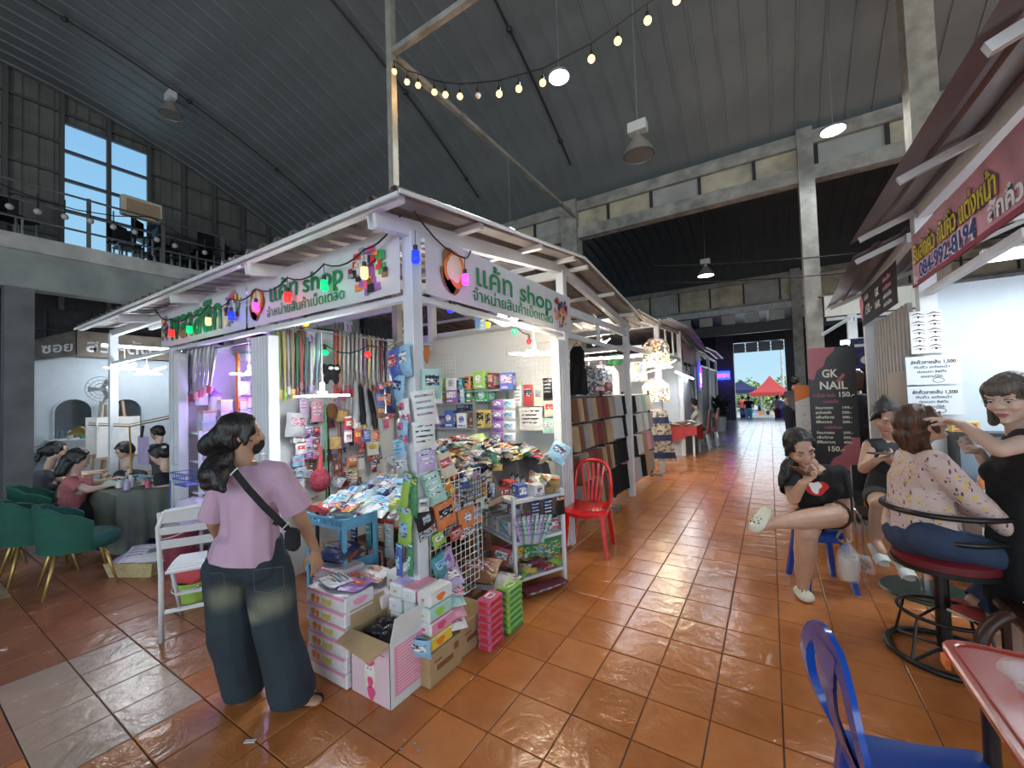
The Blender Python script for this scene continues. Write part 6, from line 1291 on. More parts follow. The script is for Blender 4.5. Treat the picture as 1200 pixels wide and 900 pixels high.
b=MB(); b.tube([frm(o,.04,-.08,.9),frm(o,Wd/2,-.085,.915),frm(o,Wd-.04,-.08,.9)],.016,8); b.build('top_rail',wp,t)
for z0,z1 in ((.82,.9),(.74,.79),(.64,.70)):
    b=MB(); k0=-.07*(z0-.45)/.4; k1=-.08*(z1-.45)/.42; b.hexa([frm(o,0,k0-.008,z0),frm(o,Wd,k0-.008,z0),frm(o,Wd,k0+.01,z0),frm(o,0,k0+.01,z0),frm(o,0,k1-.008,z1),frm(o,Wd,k1-.008,z1),frm(o,Wd,k1+.01,z1),frm(o,0,k1+.01,z1)]); b.build('back_slat',wp,t,bevel=.003)
for k in range(9):
    b=MB(); y=.0+.043*k; zz=.47+.012*sin(k*.4); b.hexa([frm(o,.02,y,zz-.018),frm(o,Wd-.02,y,zz-.018),frm(o,Wd-.02,y+.036,zz-.018),frm(o,.02,y+.036,zz-.018),frm(o,.02,y,zz),frm(o,Wd-.02,y,zz),frm(o,Wd-.02,y+.036,zz),frm(o,.02,y+.036,zz)]); b.build('seat_slat',wp,t,bevel=.003)
for y,z in ((.0,.2),(.25,.22)): b=MB(); b.bar(frm(o,.02,y,z),frm(o,Wd-.02,y,z),.03,.018); b.build('stretcher',wp,t)
b=MB(); b.ell(frm(o,Wd*.72,-.095,.86),(.02,.004,.02),rotz(.6)); b.build('sticker',prt['cream'],t)
# ================================================================ SALON (far left)
sw=mat('salon_white_wall',(.55,.62,.68),rough=.8,var=.04)
sal=thing('salon_booth','white walled beauty booth with arched mirrors below the balcony, far left','booth',(-14,3,0))
b=MB(); b.prism([(1.9,0),(5.2,0),(5.2,2.85),(2.66,2.95),(1.95,2.75)],(-13.9,0,0),(0,1,0),(0,0,1),.06); b.build('booth_wall',sw,sal)
b=MB(); b.bx(-13.88,-13.78,1.9,2.0,0,2.9); b.build('post',wmetal,sal)
b=MB(); b.bx(-13.8,-9,5.15,5.22,0,2.9); b.build('booth_wall',sw,sal)
for (ya,yb,zt) in ((2.31,2.94,1.9),(3.24,3.86,1.88)):
    ym=(ya+yb)/2; r_=(yb-ya)/2; pl=[(ya,.95),(yb,.95)]+[(ym+r_*cos(a),zt-r_+r_*sin(a)) for a in [pi*k/14 for k in range(15)]]
    b=MB(); b.prism(pl,(-13.83,0,0),(0,1,0),(0,0,1),.012); b.build('arched_mirror',mat('mirror_dark',(.35,.42,.46),rough=.06,metal=.9),sal)
    b=MB(); b.tube([V((-13.8,y_,z_)) for y_,z_ in pl],.018,6,closed=True); b.build('mirror_frame',sw,sal)
gt=mat('beige_sign_board',(.27,.22,.18),rough=.6,var=.35,vs=3)
t=thing('salon_sign','beige salon signboard with silver Thai letters over the arched mirrors','sign',(-13.75,2.66,2.95))
b=MB(); b.bx(-13.75,-13.7,2.66,5.1,2.9,3.5); b.build('sign_panel',gt,t); text('สระ-ตัด',.42,(-13.69,2.8,3.02),(0,1,0),UZ,mat('silver_letters',(.6,.6,.62),rough=.3,metal=.3),t,bold=.008)
t=thing('salon_sign','dark flank of the salon signboard, left of the silver letters','sign',(-13.75,1.95,2.9))
b=MB(); b.prism([(1.95,2.74),(2.64,2.92),(2.64,3.5),(1.95,3.2)],(-13.75,0,0),(0,1,0),UZ,.05); b.build('sign_panel',mat('dark_sign_board',(.1,.09,.085),rough=.6,var=.5,vs=4),t); text('ซอย',.3,(-13.69,2.1,2.92),(0,1,.2),UZ,mat('silver_letters',(0,0,0)),t,bold=.006)
# wall fan
P=PL(120,456,0,-13.4); t=thing('wall_fan','white wall fan mounted between the arched mirrors','fan',P)
ax=V((.8,-.55,-.15)).normalized(); b=MB(); Rf=V((0,0,1)).rotation_difference(ax).to_matrix()
for r_ in (.3,.22,.14): b.tube([P+Rf@V((r_*cos(a),r_*sin(a),.04*(1-r_))) for a in [2*pi*k/24 for k in range(24)]],.006,4,closed=True)
for k in range(16): a=2*pi*k/16; b.tube([P+Rf@V((.05*cos(a),.05*sin(a),.07)),P+Rf@V((.3*cos(a),.3*sin(a),.03))],.003,4)
b.build('guard',steel,t); b=MB()
for k in range(3):
    a=2*pi*k/3; b.prism([(.04,-.03),(.24,-.09),(.26,.04),(.04,.03)],P,Rf@V((cos(a),sin(a),.1)),Rf@V((-sin(a),cos(a),.1)),.004)
b.build('fan_blade',pm('silver','plastic'),t); b=MB(); b.cyl(P-ax*.02,P-ax*.2,.07,.05); b.tube([P-ax*.15,P-ax*.2-UZ*.2,V((-13.84,P.y+.1,P.z-.35))],.03,8); b.build('fan_arm',pm('white','plastic'),t,smooth=50)
# nail table with cloth and things on it
NT=V((-5.95,1.72,0)); clth=mat('sage_grey_cloth',(.14,.16,.13),rough=.95,var=.12,vs=8,bump=.3,bs=200)
t=thing('nail_table','low table under a long sage grey cloth where nails are done','table',(-6.35,1.7,0))
b=MB(); b.bx(-7.3,-5.75,1.42,2.0,.68,.72); b.build('tabletop',pm('tan','card'),t)
for x,y in ((-7.2,1.48),(-5.82,1.48),(-7.2,1.94),(-5.82,1.94)): b=MB(); b.cyl((x,y,0),(x,y,.68),.02,n=8); b.build('leg',mat('gold_leg',(.5,.33,.1),rough=.35,metal=.6),t)
b=MB(); loop=[(-7.32,1.4),(-5.73,1.4),(-5.73,2.02),(-7.32,2.02)]; 
per=[];N=96
def lp(u):
    u=(u%1)*4; i=int(u); f=u-i; a=loop[i];c_=loop[(i+1)%4]; return V((a[0]+(c_[0]-a[0])*f,a[1]+(c_[1]-a[1])*f,0))
cen=V((-6.52,1.71,0))
b.sheet(lambda u,v:(lambda q:q+(q-cen).normalized()*(.02+.035*v*(1+sin(u*2*pi*19)))+UZ*(.728-.5*v-(.1*v*(max(0,cos((u-.25)*2*pi))**8))))(lp(u)),N,6)
b.add([tuple(lp(k/N)+(lp(k/N)-cen).normalized()*.02+UZ*.728) for k in range(N)],[tuple(range(N))]); b.build('tablecloth',clth,t,smooth=50)
rnd=random.Random(5)
for i,(x,y,c_,r_,h_,lb) in enumerate([(-6.0,1.55,'lilac',.03,.12,'lilac bottle on the nail table'),(-6.15,1.62,'white',.035,.14,'white bottle on the nail table'),(-6.25,1.55,'white',.03,.09,'short white jar on the nail table'),(-6.7,1.75,'teal',.1,.06,'round teal dish on the nail table'),(-6.35,1.8,'sky',.08,.07,'round light blue dish on the nail table'),(-5.9,1.7,'rose',.025,.1,'dark pink polish bottle on the nail table')]):
    t=thing('bottle' if r_<.05 else 'dish',lb,'bottle' if r_<.05 else 'dish',(x,y,.73)); b=MB(); b.lathe([(0,0),(r_,0),(r_,h_*.7),(r_*.5,h_*.8),(r_*.5,h_),(0,h_)] if r_<.05 else [(0,0),(r_*.6,0),(r_,h_),(r_*.95,h_),(r_*.5,.01),(0,.01)],(x,y,.73),14); b.build('vessel',pm(c_,'plastic'),t,smooth=40)
    if r_<.05: b=MB(); b.cyl((x,y,.73+h_),(x,y,.75+h_),r_*.4,n=8); b.build('cap',blackp,t)
b=MB(); b.sheet(lambda u,v:V((-6.75+.42*u,1.45+.25*v,.74+.05*sin(pi*u)*sin(pi*v)+.012*sin(u*13+v*7))),12,8); tag(b.build('towel',pm('mint','cloth'),smooth=True),'pale green towel crumpled under the customer\'s hands','towel')
# green scalloped chairs
gv=mat('green_velvet',(.008,.085,.055),rough=.8,var=.15,vs=8); gold_=mat('gold_leg',(0,0,0))
t=thing('velvet_chair','dark green scalloped velvet chair with gold legs','chair',(0,0,0))
def shell(s_in):
    R0=.27-s_in
    return lambda u,v:(lambda a:V(((R0+.03*v)*cos(a)*1.05,(R0+.03*v)*sin(a)*.95-.0,.36+(.40+.025*abs(cos((u-.5)*pi*5)))*v*(.62+.38*sin(pi*u)))))(pi+pi*u if False else -pi-.25+(pi+.5)*u)
b=MB(); b.sheet(shell(0),40,6); b.sheet(shell(.045),40,6); f0=shell(0); f1=shell(.045); b.sheet(lambda u,v:f0(u,1).lerp(f1(u,1),v)+UZ*.012*sin(pi*v),40,3); b.build('backrest',gv,t,smooth=50)
b=MB(); b.lathe([(0,.34),(.25,.35),(.27,.38),(.27,.43),(.24,.47),(0,.48)],(0,0.02,0),26); b.build('seat',gv,t,smooth=50)
for sx_,sy_ in ((-1,-1),(1,-1),(1,1),(-1,1)): b=MB(); b.tube([(sx_*.15,sy_*.15,.36),(sx_*.24,sy_*.23,0)],[.016,.01],8); b.build('leg',gold_,t,smooth=True)
gch=t
CH=[(FL(64,660),.15,'under the customer in the pink top'),(FL(32,632)-FWD*.0,.2,'under the customer in the grey shirt'),(V((-5.75,1.08,0)),.1,'nearest the folding chair'),(V((-6.75,.78,0)),.2,'nearest the bottom left corner of the salon'),(V((-8.0,1.0,0)),.3,'at the left edge of the picture')]
CH=[((-6.25,1.02),-.1,'nearest to the straw tray, in front of the nail table'),((-6.95,.72),.0,'second from the straw tray'),((-7.6,1.35),-.2,'under the customer in the grey shirt'),((-7.95,.75),.1,'at the left edge of the picture'),((-6.75,1.25),-.1,'half hidden under the customer in pink')]
CH=[((-5.5,1.08),-.1,'nearest the straw tray'),((-6.2,.95),.0,'second from the straw tray'),((-7.3,1.15),-.2,'under the customer in the grey shirt'),((-7.05,.7),.1,'at the left edge of the picture')]
for i,((x,y),rz,d_) in enumerate(CH): place(gch,USED,(x,y,0),rz,'dark green scalloped velvet chair with gold legs, '+d_,'green velvet chairs in the salon')
# customers and staff of the salon
def simple_person(label,base,hc,hf,neck,sA,sB,pel,arms,legs,skin_,topm,botm,hairm,s=1.0,vox=.012,extra=(),bun=False,cap_=None,sl=.5,fw=None):
    p=person(label,base); H=headframe(hf); fw=fw or V((hf.x,hf.y,0)).normalized()
    b=MB(); head(b,hc,H,s); cap(b,hc-H@V((0,.02,.08)),.05*s,neck,.055*s); torso(b,neck,sA,sB,pel,fw,.14*s,.095*s,.13*s,.15*s)
    for (a_,e_,w_) in arms: cap(b,a_,.047*s,e_,.038*s); cap(b,e_,.038*s,w_,.026*s); hand(b,w_,(w_-e_),-UZ,side=1,curl=.4)
    for (h_,k_,an) in legs: cap(b,h_,.08*s,k_,.058*s); cap(b,k_,.056*s,an,.035*s)
    fuse(b,'body',skin_,p,vox); facebits(p,hc,H,s,look=-.6); hair(p,hc,H,hairm,s*1.06,extra=extra,vox=.011)
    b=MB(); torso(b,neck,sA,sB,pel,fw,.145*s,.105*s,.14*s,.16*s,infl=.016)
    cuts=[(neck+UZ*-.01,UZ,.1),(pel-UZ*.04,-UZ,.3)]
    for (a_,e_,w_) in arms: q=a_.lerp(e_,sl); cap(b,a_,.062*s,q,.066*s); cuts.append((q,(e_-a_).normalized(),.1))
    fuse(b,'shirt',topm,p,vox,cuts=cuts,wr=.006)
    b=MB(); b.ell(pel-UZ*.02,(.16*s,.15*s,.12))
    for (h_,k_,an) in legs: cap(b,h_,.1*s,k_,.075*s); cap(b,k_,.07*s,an,.055*s)
    fuse(b,'trousers',botm,p,vox,wr=.004)
    return p,H
pinkm=mat('salmon_pink_cotton',(.42,.13,.14),rough=.9,var=.1); greym=mat('slate_grey_cotton',(.07,.07,.085),rough=.9,var=.1)
dkj=mat('dark_trousers',(.02,.022,.03),rough=.9)
hd=(RGT*.75+FWD*.6)
D=4.5; hc=W(92,538,D); nk=W(88,556,D); pel=V((-6.25,1.12,.56)); pel=W(84,592,D)
sN=W(82,565,D-.12); sF=W(97,563,D+.15)
simple_person('woman with long black hair in a salmon pink top seated at the nail table',(pel.x,pel.y,0),hc,hd-UZ*.35,nk,sN,sF,pel,[(sN,W(104,574,D-.05),W(124,570,D+.05)),(sF,W(112,566,D+.25),W(130,562,D+.3))],[(pel+RGT*.02,W(112,605,D+.1),W(118,640,D+.15)),(pel+FWD*.1,W(116,603,D+.3),W(124,636,D+.3))],sk3,pinkm,dkj,hairb,.95,extra=[((0,-.07,-.02),.07,(0,-.085,-.17),.05),((.05,-.05,-.05),.045,(.05,-.06,-.16),.035),((-.05,-.05,-.05),.045,(-.05,-.06,-.16),.035)])
D=5.2; hc=W(67,528,D); nk=W(58,546,D); pel=W(50,588,D); sN=W(48,556,D-.12); sF=W(64,555,D+.15)
simple_person('woman with tied black hair in a slate grey shirt seated behind the one in pink',(pel.x,pel.y,0),hc,hd-UZ*.2,nk,sN,sF,pel,[(sN,W(76,562,D+.1),W(104,556,D+.3)),(sF,W(92,556,D+.3),W(120,552,D+.5))],[(pel+RGT*.02,W(84,602,D+.1),W(86,640,D+.15))],sk3,greym,dkj,hairb,.95,extra=[((0,-.08,.02),.045,(0,-.13,-.02),.045),((0,-.12,-.03),.03,(0,-.14,-.14),.02)])
D=5.6; hc=W(146,528,D); nk=W(148,546,D); pel=W(158,595,D+.1); sN=W(140,556,D); sF=W(166,556,D)
simple_person('nail worker with black hair bending over the customer, behind the gold lamp pole',(pel.x,pel.y,0),hc,-FWD*.8-RGT*.4-UZ*.6,nk,sN,sF,pel,[(sN,W(134,568,D-.2),W(126,558,D-.5)),(sF,W(160,574,D-.2),W(142,562,D-.5))],[],sk3,dkj,dkj,hairb,.95)
D=4.7; hc=W(187,532,D); nk=W(194,548,D); pel=W(200,595,D); sN=W(188,560,D-.1); sF=W(207,560,D+.1)
simple_person('nail worker with a white hair clip seated at the right end of the nail table',(pel.x,pel.y,0),hc,-RGT*.8-FWD*.3-UZ*.5,nk,sN,sF,pel,[(sN,W(190,576,D-.1),W(176,568,D-.1)),(sF,W(200,578,D+.1),W(182,572,D+.1))],[(pel-RGT*.03,W(186,600,D-.1),W(188,640,D-.1))],sk3,dkj,dkj,hairb,.95)
b=MB(); b.box(W(192,524,4.6),(.05,.03,.02)); tag(b.build('hair_clip',pm('white','plastic')),'white bow clip in the hair of the seated nail worker','clip')
D=7; hc=W(184,507,D); nk=W(186,518,D); pel=W(188,570,D); sN=W(180,524,D); sF=W(194,524,D)
simple_person('person with black hair standing behind the nail workers beside the white post',(pel.x,pel.y,0),hc,-RGT*.8-FWD*.3-UZ*.3,nk,sN,sF,pel,[(sN,W(180,540,D),W(182,552,D))],[],sk3,greym,dkj,hairb,.95,vox=.014)
# gold tripod lamp with white board
t=thing('ring_light_stand','gold floor stand with jointed arms and a clipped white board at the nail table','stand',FL(160,628))
Bs=FL(160,632); top_=PL(152,500,1,Bs.y); b=MB(); b.tube([Bs,PL(154,560,1,Bs.y),top_],[.014,.012,.01],8); b.build('pole',gold_,t,smooth=True)
for (px,py) in ((200,490),(104,498)): q=PL(px,py,1,Bs.y+.1); b=MB(); b.tube([top_,q],.009,6); b.tube([top_+UZ*.03,q+UZ*.03],.006,6); b.build('arm',gold_,t)
b=MB(); b.cyl(Bs,Bs+UZ*.02,.16,n=20); b.build('base',gold_,t)
q=PL(168,528,1,Bs.y-.02); b=MB(); b.box(q,(.34,.01,.34)); b.build('white_board',pm('lilac','card'),t); b=MB(); b.tube([q+V((0,-.02,.16)),q+V((0,0,.3))],.015,6); b.build('clip',blackp,t)
q=PL(93,506,1,Bs.y+.3); b=MB(); b.lathe([(0,.1),(.05,.09),(.14,-.02),(.15,-.05),(.14,-.05),(.0,.06)],q,18); b.build('lamp_shade',gold_,t,smooth=50)
# easels with white boards
for i,(px,py,c_,lb) in enumerate([(124,520,'tan','wooden easel with a white canvas behind the nail table, left'),(138,545,'tan','wooden easel with white boards behind the nail workers, right')]):
    q=PL(px,540,0,-9.4+i*.8); t=thing('easel',lb,'easel',(q.x,q.y,0))
    for dy in (-.22,.22): b=MB(); b.bar((q.x,q.y+dy,0),(q.x,q.y+dy*.25,1.75),.03,.03); b.build('leg',pm('tan','card'),t)
    b=MB(); b.bar((q.x-.35,q.y,0),(q.x,q.y,1.7),.03,.03); b.build('rear_leg',pm('tan','card'),t); b=MB(); b.box((q.x+.05,q.y,1.2),(.02,.5,.6)); b.build('canvas',pm('white','card'),t); b=MB(); b.box((q.x+.06,q.y,.88),(.05,.56,.03)); b.build('ledge',pm('tan','card'),t)
b=MB(); dk_=thing('salon_desk','pale cabinet standing below the left arched mirror','cabinet',(-13.4,2.7,0)); b.bx(-13.8,-13.2,2.2,3.4,0,.95); b.build('cabinet_body',sw,dk_); b=MB(); b.bx(-13.82,-13.18,2.18,3.42,.95,.98); b.build('cabinet_top',pm('white','card'),dk_)
for i,(y,c_) in enumerate(((2.5,'silver'),(2.7,'green'),(2.9,'lilac'),(3.2,'white'))): b=MB(); b.lathe([(0,0),(.05,0),(.05,.16),(.02,.2),(0,.2)],(-13.4,y,.981),12); tag(b.build('bottle',pm(c_,'plastic'),smooth=40),'%s bottle on the pale cabinet below the mirror'%c_,'bottle','bottles on the pale cabinet')
# potted plant, far left
def plant(P,label,n,L,leafw,potm,up=.8,potr=.15,poth=.35,seed=1,lean=1):
    rnd=random.Random(seed); t=thing('potted_plant',label,'plant',P); P=V(P)
    b=MB(); b.lathe([(0,0),(potr*.75,0),(potr,poth),(potr*.9,poth),(potr*.88,poth-.03),(0,poth-.03)],P,18); b.build('pot',potm,t,smooth=40)
    lm=mat('dark_leaf_green',(.015,.05,.02),rough=.45,var=.3)
    for k in range(n):
        a=rnd.random()*6.28; el=rnd.uniform(.5,1.4); l=L*rnd.uniform(.7,1.1); d=V((cos(a)*cos(el),sin(a)*cos(el),sin(el))); s_=d.cross(UZ).normalized(); h0=P+UZ*(poth-.02)+UZ*rnd.uniform(0,L*.5)
        b=MB(); b.sheet(lambda u,v:h0+d*(l*(.15+.85*u))-UZ*(l*.35*u*u*lean)+s_*((v-.5)*2*leafw*sin(pi*min(1,u*.9+.1))**.8)+UZ*(-.15*leafw*abs(v-.5)),6,2); b.tube([h0,h0+d*l*.2],.005,4); b.build('leaf',lm,t,smooth=True)
    return t
plant(V((-13.3,1.68,0)),'dark leafy plant in a black pot beside the grey column, far left',14,.8,.1,blackp,seed=3)
def tube_lamp(A,B,r,label,power,nm='tube_lamp'):
    A=V(A);B=V(B); t=thing(nm,label,'lamp',A); b=MB(); b.tube([A,B],r,10); b.build('tube',mat('tube_glow',(.9,.96,1),emit=12),t,smooth=50); b=MB(); b.bar(A+UZ*(r+.012),B+UZ*(r+.012),r*1.6,.02); b.build('batten',wmetal,t)
    l=bpy.data.lights.new('tube','AREA'); l.shape='RECTANGLE'; l.size=(B-A).length; l.size_y=.06; l.energy=power; l.color=(.88,.95,1); o=bpy.data.objects.new('tube',l); C.objects.link(o); o.parent=t; o.location=(B-A)/2-UZ*(r+.02); o.rotation_euler=(0,0,atan2((B-A).y,(B-A).x))
tube_lamp((-12.9,2.9,3.1),(-12.9,4.6,3.1),.03,'added tube lamp brightening the salon wall by the beige signboard',38)  # made-up lamp, added only to brighten the salon wall
# ================================================================ BALCONY things
g='small hanging bulbs strung along the balcony railing'
for i,(px,py) in enumerate([(11,242),(44,248),(76,254),(106,259),(133,266),(158,272),(184,281),(205,288),(240,296),(270,304)]):
    P=PL(px,py,0,-11.95); t=thing('string_bulb','clear string bulb hanging along the balcony railing','bulb',P,g); b=MB(); b.ell(P,.06,n=8,k=6); b.build('glass',mat('dim_bulb',(.5,.5,.5),rough=.2),t,smooth=True); b=MB(); b.tube([P+UZ*.05,P+UZ*.35],.012,5); b.build('wire',blackp,t)
cord([(-11.95,.5,6.2),(-11.95,3.5,6.05),(-11.95,6.5,6.0)],'black cord of the bulbs along the balcony railing',r=.012)
t=thing('wall_unit','cream box unit hung on the balcony end of the window','box unit',PL(166,246,0,-12.5)); P=PL(166,246,0,-12.5); b=MB(); b.box(P,(.2,.75,.45)); b.build('unit_body',pm('cream','card'),t,bevel=.02); b=MB(); b.box(P+V((.11,0,0)),(.02,.6,.28)); b.build('front_grille',pm('tan','card'),t)
g='black chairs stacked on the balcony'
t=thing('stacked_chair','black chair stacked on the balcony behind the railing','chair',(0,0,0),g)
b=MB(); b.box((0,0,.45),(.45,.45,.05)); b.build('seat',blackp,t); b=MB(); b.box((-.22,0,.75),(.04,.42,.4)); b.build('backrest',blackp,t)
for a,c_ in ((-.2,-.2),(.2,-.2),(.2,.2),(-.2,.2)): b=MB(); b.bar((a,c_,0),(a,c_,.45),.03); b.build('leg',steel,t)
for i in range(16): place(t,USED,(-12.9-.25*(i%2),PL(155,285,0,-12.6).y+.42*(i//2)*.9,5.03+.3*((i*7)%3)*.5),.4*i)
for i,px in enumerate((5,18)): place(t,USED,(-12.6,PL(px,250,0,-12.6).y,5.03),.7*i)
put('tarp','pale cloth covered stack behind the balcony railing, near the stall roof','cloth',V((-13,7.4,5.5)),M.Rotation(.3,4,'Z')@M.Rotation(pi/2,4,'X')@M.Rotation(0,4,'X'),pouch(1.6,1.2,.5,'silver','white',4))
# under-mezzanine window lattice
b=MB()
for k in range(5): b.bar((-13.95,2.2+k*.8,3.0),(-13.95,2.2+k*.8,4.0),.03)
b.bar((-13.95,1.8,3.5),(-13.95,6,3.5),.03); b.bar((-13.95,2.0,3.0),(-13.95,3.0,3.9),.02); b.bar((-13.95,3.0,3.9),(-13.95,4.0,3.0),.02); tag(b.build('iron_lattice',dark),'dark iron lattice in the gap under the balcony','lattice')
# ================================================================ CEILING LIGHTS
def highbay(P,r,ztop,label,on,power=0,col=(.9,.97,1)):
    t=thing('highbay_lamp',label,'lamp',P); P=V(P); gm=mat('lamp_bell',(.4,.38,.34),rough=.4,metal=.4)
    b=MB(); b.lathe([(.04,.18),(.06,.16),(r*.45,.1),(r*.8,-.02),(r,-.14),(r*.97,-.14),(r*.75,-.02),(.05,.12)],P,26); b.build('bell_reflector',gm,t,smooth=50)
    b=MB(); b.box(P+UZ*.3,(.28,.16,.16)); b.build('ballast_box',pm('white','card'),t,bevel=.01); b=MB(); b.cyl(P+UZ*.17,P+UZ*.23,.035,n=10); b.build('neck',gm,t)
    b=MB(); b.lathe([(0,-.13),(r*.9,-.135)],P,24); b.ell(P-UZ*.0,(.05,.05,.09)); b.build('glass_lens',mat('lens_lit' if on else 'lens_dark',(.9,.97,1) if on else (.25,.25,.24),rough=.2,emit=14 if on else 0),t)
    b=MB(); b.tube([P+UZ*.38,V((P.x,P.y,ztop))],.012,5); b.build('suspension',steel,t)
    if power: l=bpy.data.lights.new('bay','SPOT'); l.spot_size=2.6; l.energy=power; l.color=col; l.shadow_soft_size=.2; o=bpy.data.objects.new('bay',l); C.objects.link(o); o.parent=t; o.location=(0,0,-.16)
P=PL(748,172,2,5.4); highbay(P,.24,vault(P.y),'unlit grey bell lamp hanging left of the roof truss',0)
P=PL(200,128,0,-11.2); highbay(P,.23,vault(P.y),'unlit glass bell lamp hanging near the tall window',0)
P=PL(827,318,2,5.3); highbay(P,.24,vault2(P.y),'lit bell lamp hanging under the rear roof bay',1,120)
def disc(P,r,ztop,label,power):
    t=thing('led_disc_lamp',label,'lamp',P); P=V(P); b=MB(); b.lathe([(0,.06),(r*.5,.05),(r,0),(r,-.03),(0,-.03)],P,22); b.build('housing',steel,t,smooth=40); b=MB(); b.cyl(P-UZ*.031,P-UZ*.036,r*.92,n=22); b.build('lens',mat('lens_lit',(.9,.97,1),emit=14),t); b=MB(); b.tube([P+UZ*.06,V((P.x,P.y,ztop))],.006,5); b.build('suspension',steel,t)
    l=bpy.data.lights.new('disc','SPOT'); l.spot_size=2.7; l.energy=power; l.color=(.88,.96,1); l.shadow_soft_size=.2; o=bpy.data.objects.new('disc',l); C.objects.link(o); o.parent=t; o.location=(0,0,-.06)
P=PL(655,88,2,5.5); disc(P,.13,vault(P.y),'bright round LED lamp hanging among the warm bulbs',150)
P=PL(976,151,2,5.6); disc(P,.17,vault(P.y),'round LED lamp glowing in front of the tall concrete column',150)
P=PL(598,268,0,-3.78); disc(P,.09,5.88,'small round LED lamp hanging behind the tin roof ridge',60)
g='warm bulbs on the long string under the roof'
BP=[(462,84),(477,96),(490,100),(509,108),(522,111),(539,113),(560,112),(585,110),(608,104),(636,97),(693,69),(724,48),(759,24),(793,0)]
wm=mat('glow_string',(.3,.15,.05),ecol=(1,.52,.14),emit=5); cps=[V((-3.78,3.44,5.78))]
nms=['first','second','third','fourth','fifth','sixth','unlit seventh','eighth','ninth','tenth','eleventh','twelfth','thirteenth','fourteenth']
for i,(px,py) in enumerate(BP):
    P=PL(px,py,1,3.44); t=thing('string_bulb','warm string bulb under the roof, %s from the galvanised post'%nms[i],'bulb',P,g); b=MB(); b.ell(P,.032,n=10,k=8); b.build('glass',wm if i!=6 else clearm('unlit_glass',(.6,.6,.6),.8),t,smooth=True); b=MB(); b.cyl(P+UZ*.02,P+UZ*.07,.014,n=8); b.tube([P+UZ*.06,P+UZ*.14],.004,4); b.build('lamp_holder',blackp,t); cps.append(P+UZ*.14)
    if i%3==1: l=bpy.data.lights.new('wb','POINT'); l.energy=5; l.color=(1,.65,.3); l.shadow_soft_size=.04; o=bpy.data.objects.new('wb',l); C.objects.link(o); o.parent=t; o.location=(0,0,-.06)
b=MB(); b.tube(cps,.007,5); tag(b.build('light_cord',blackp),'black cord carrying the warm bulbs across the hall','cord')
for (a,c_,lb) in (((600,180,1,8.0),(598,262,1,8.0),'thin dark cable hanging from the roof pipe to the small LED lamp'),):
    pass
for x_,lb in ((-11.2,'conduit under the corrugated roof carrying the far bell lamp'),(-6.2,'conduit under the corrugated roof behind the galvanised post'),(-3.6,'conduit under the corrugated roof right of the galvanised post')):
    b=MB(); b.tube([(x_,.5*k,vault(.5*k)-.07) for k in range(18)],.022,5); b.m=0
    for y_ in (2,4,6,8): b.ell((x_,y_,vault(y_)-.08),(.06,.06,.05),n=8,k=5)
    tag(b.build('conduit',dark),lb,'conduit')
for k,(x0_,y0_,z0_,x1_,y1_,z1_) in enumerate([(-1.9,8.6,4.2,9,8.9,4.2),(-1.9,8.6,3.85,9,8.9,4.0)]):
    b=MB(); b.tube([V((x0_,y0_,z0_)).lerp(V((x1_,y1_,z1_)),u/16)-UZ*(.5*4*(u/16)*(1-u/16)) for u in range(17)],.012,5); tag(b.build('overhead_cable',blackp),['upper black cable crossing the hall before the rear bay','lower black cable crossing the hall before the rear bay'][k],'cable')
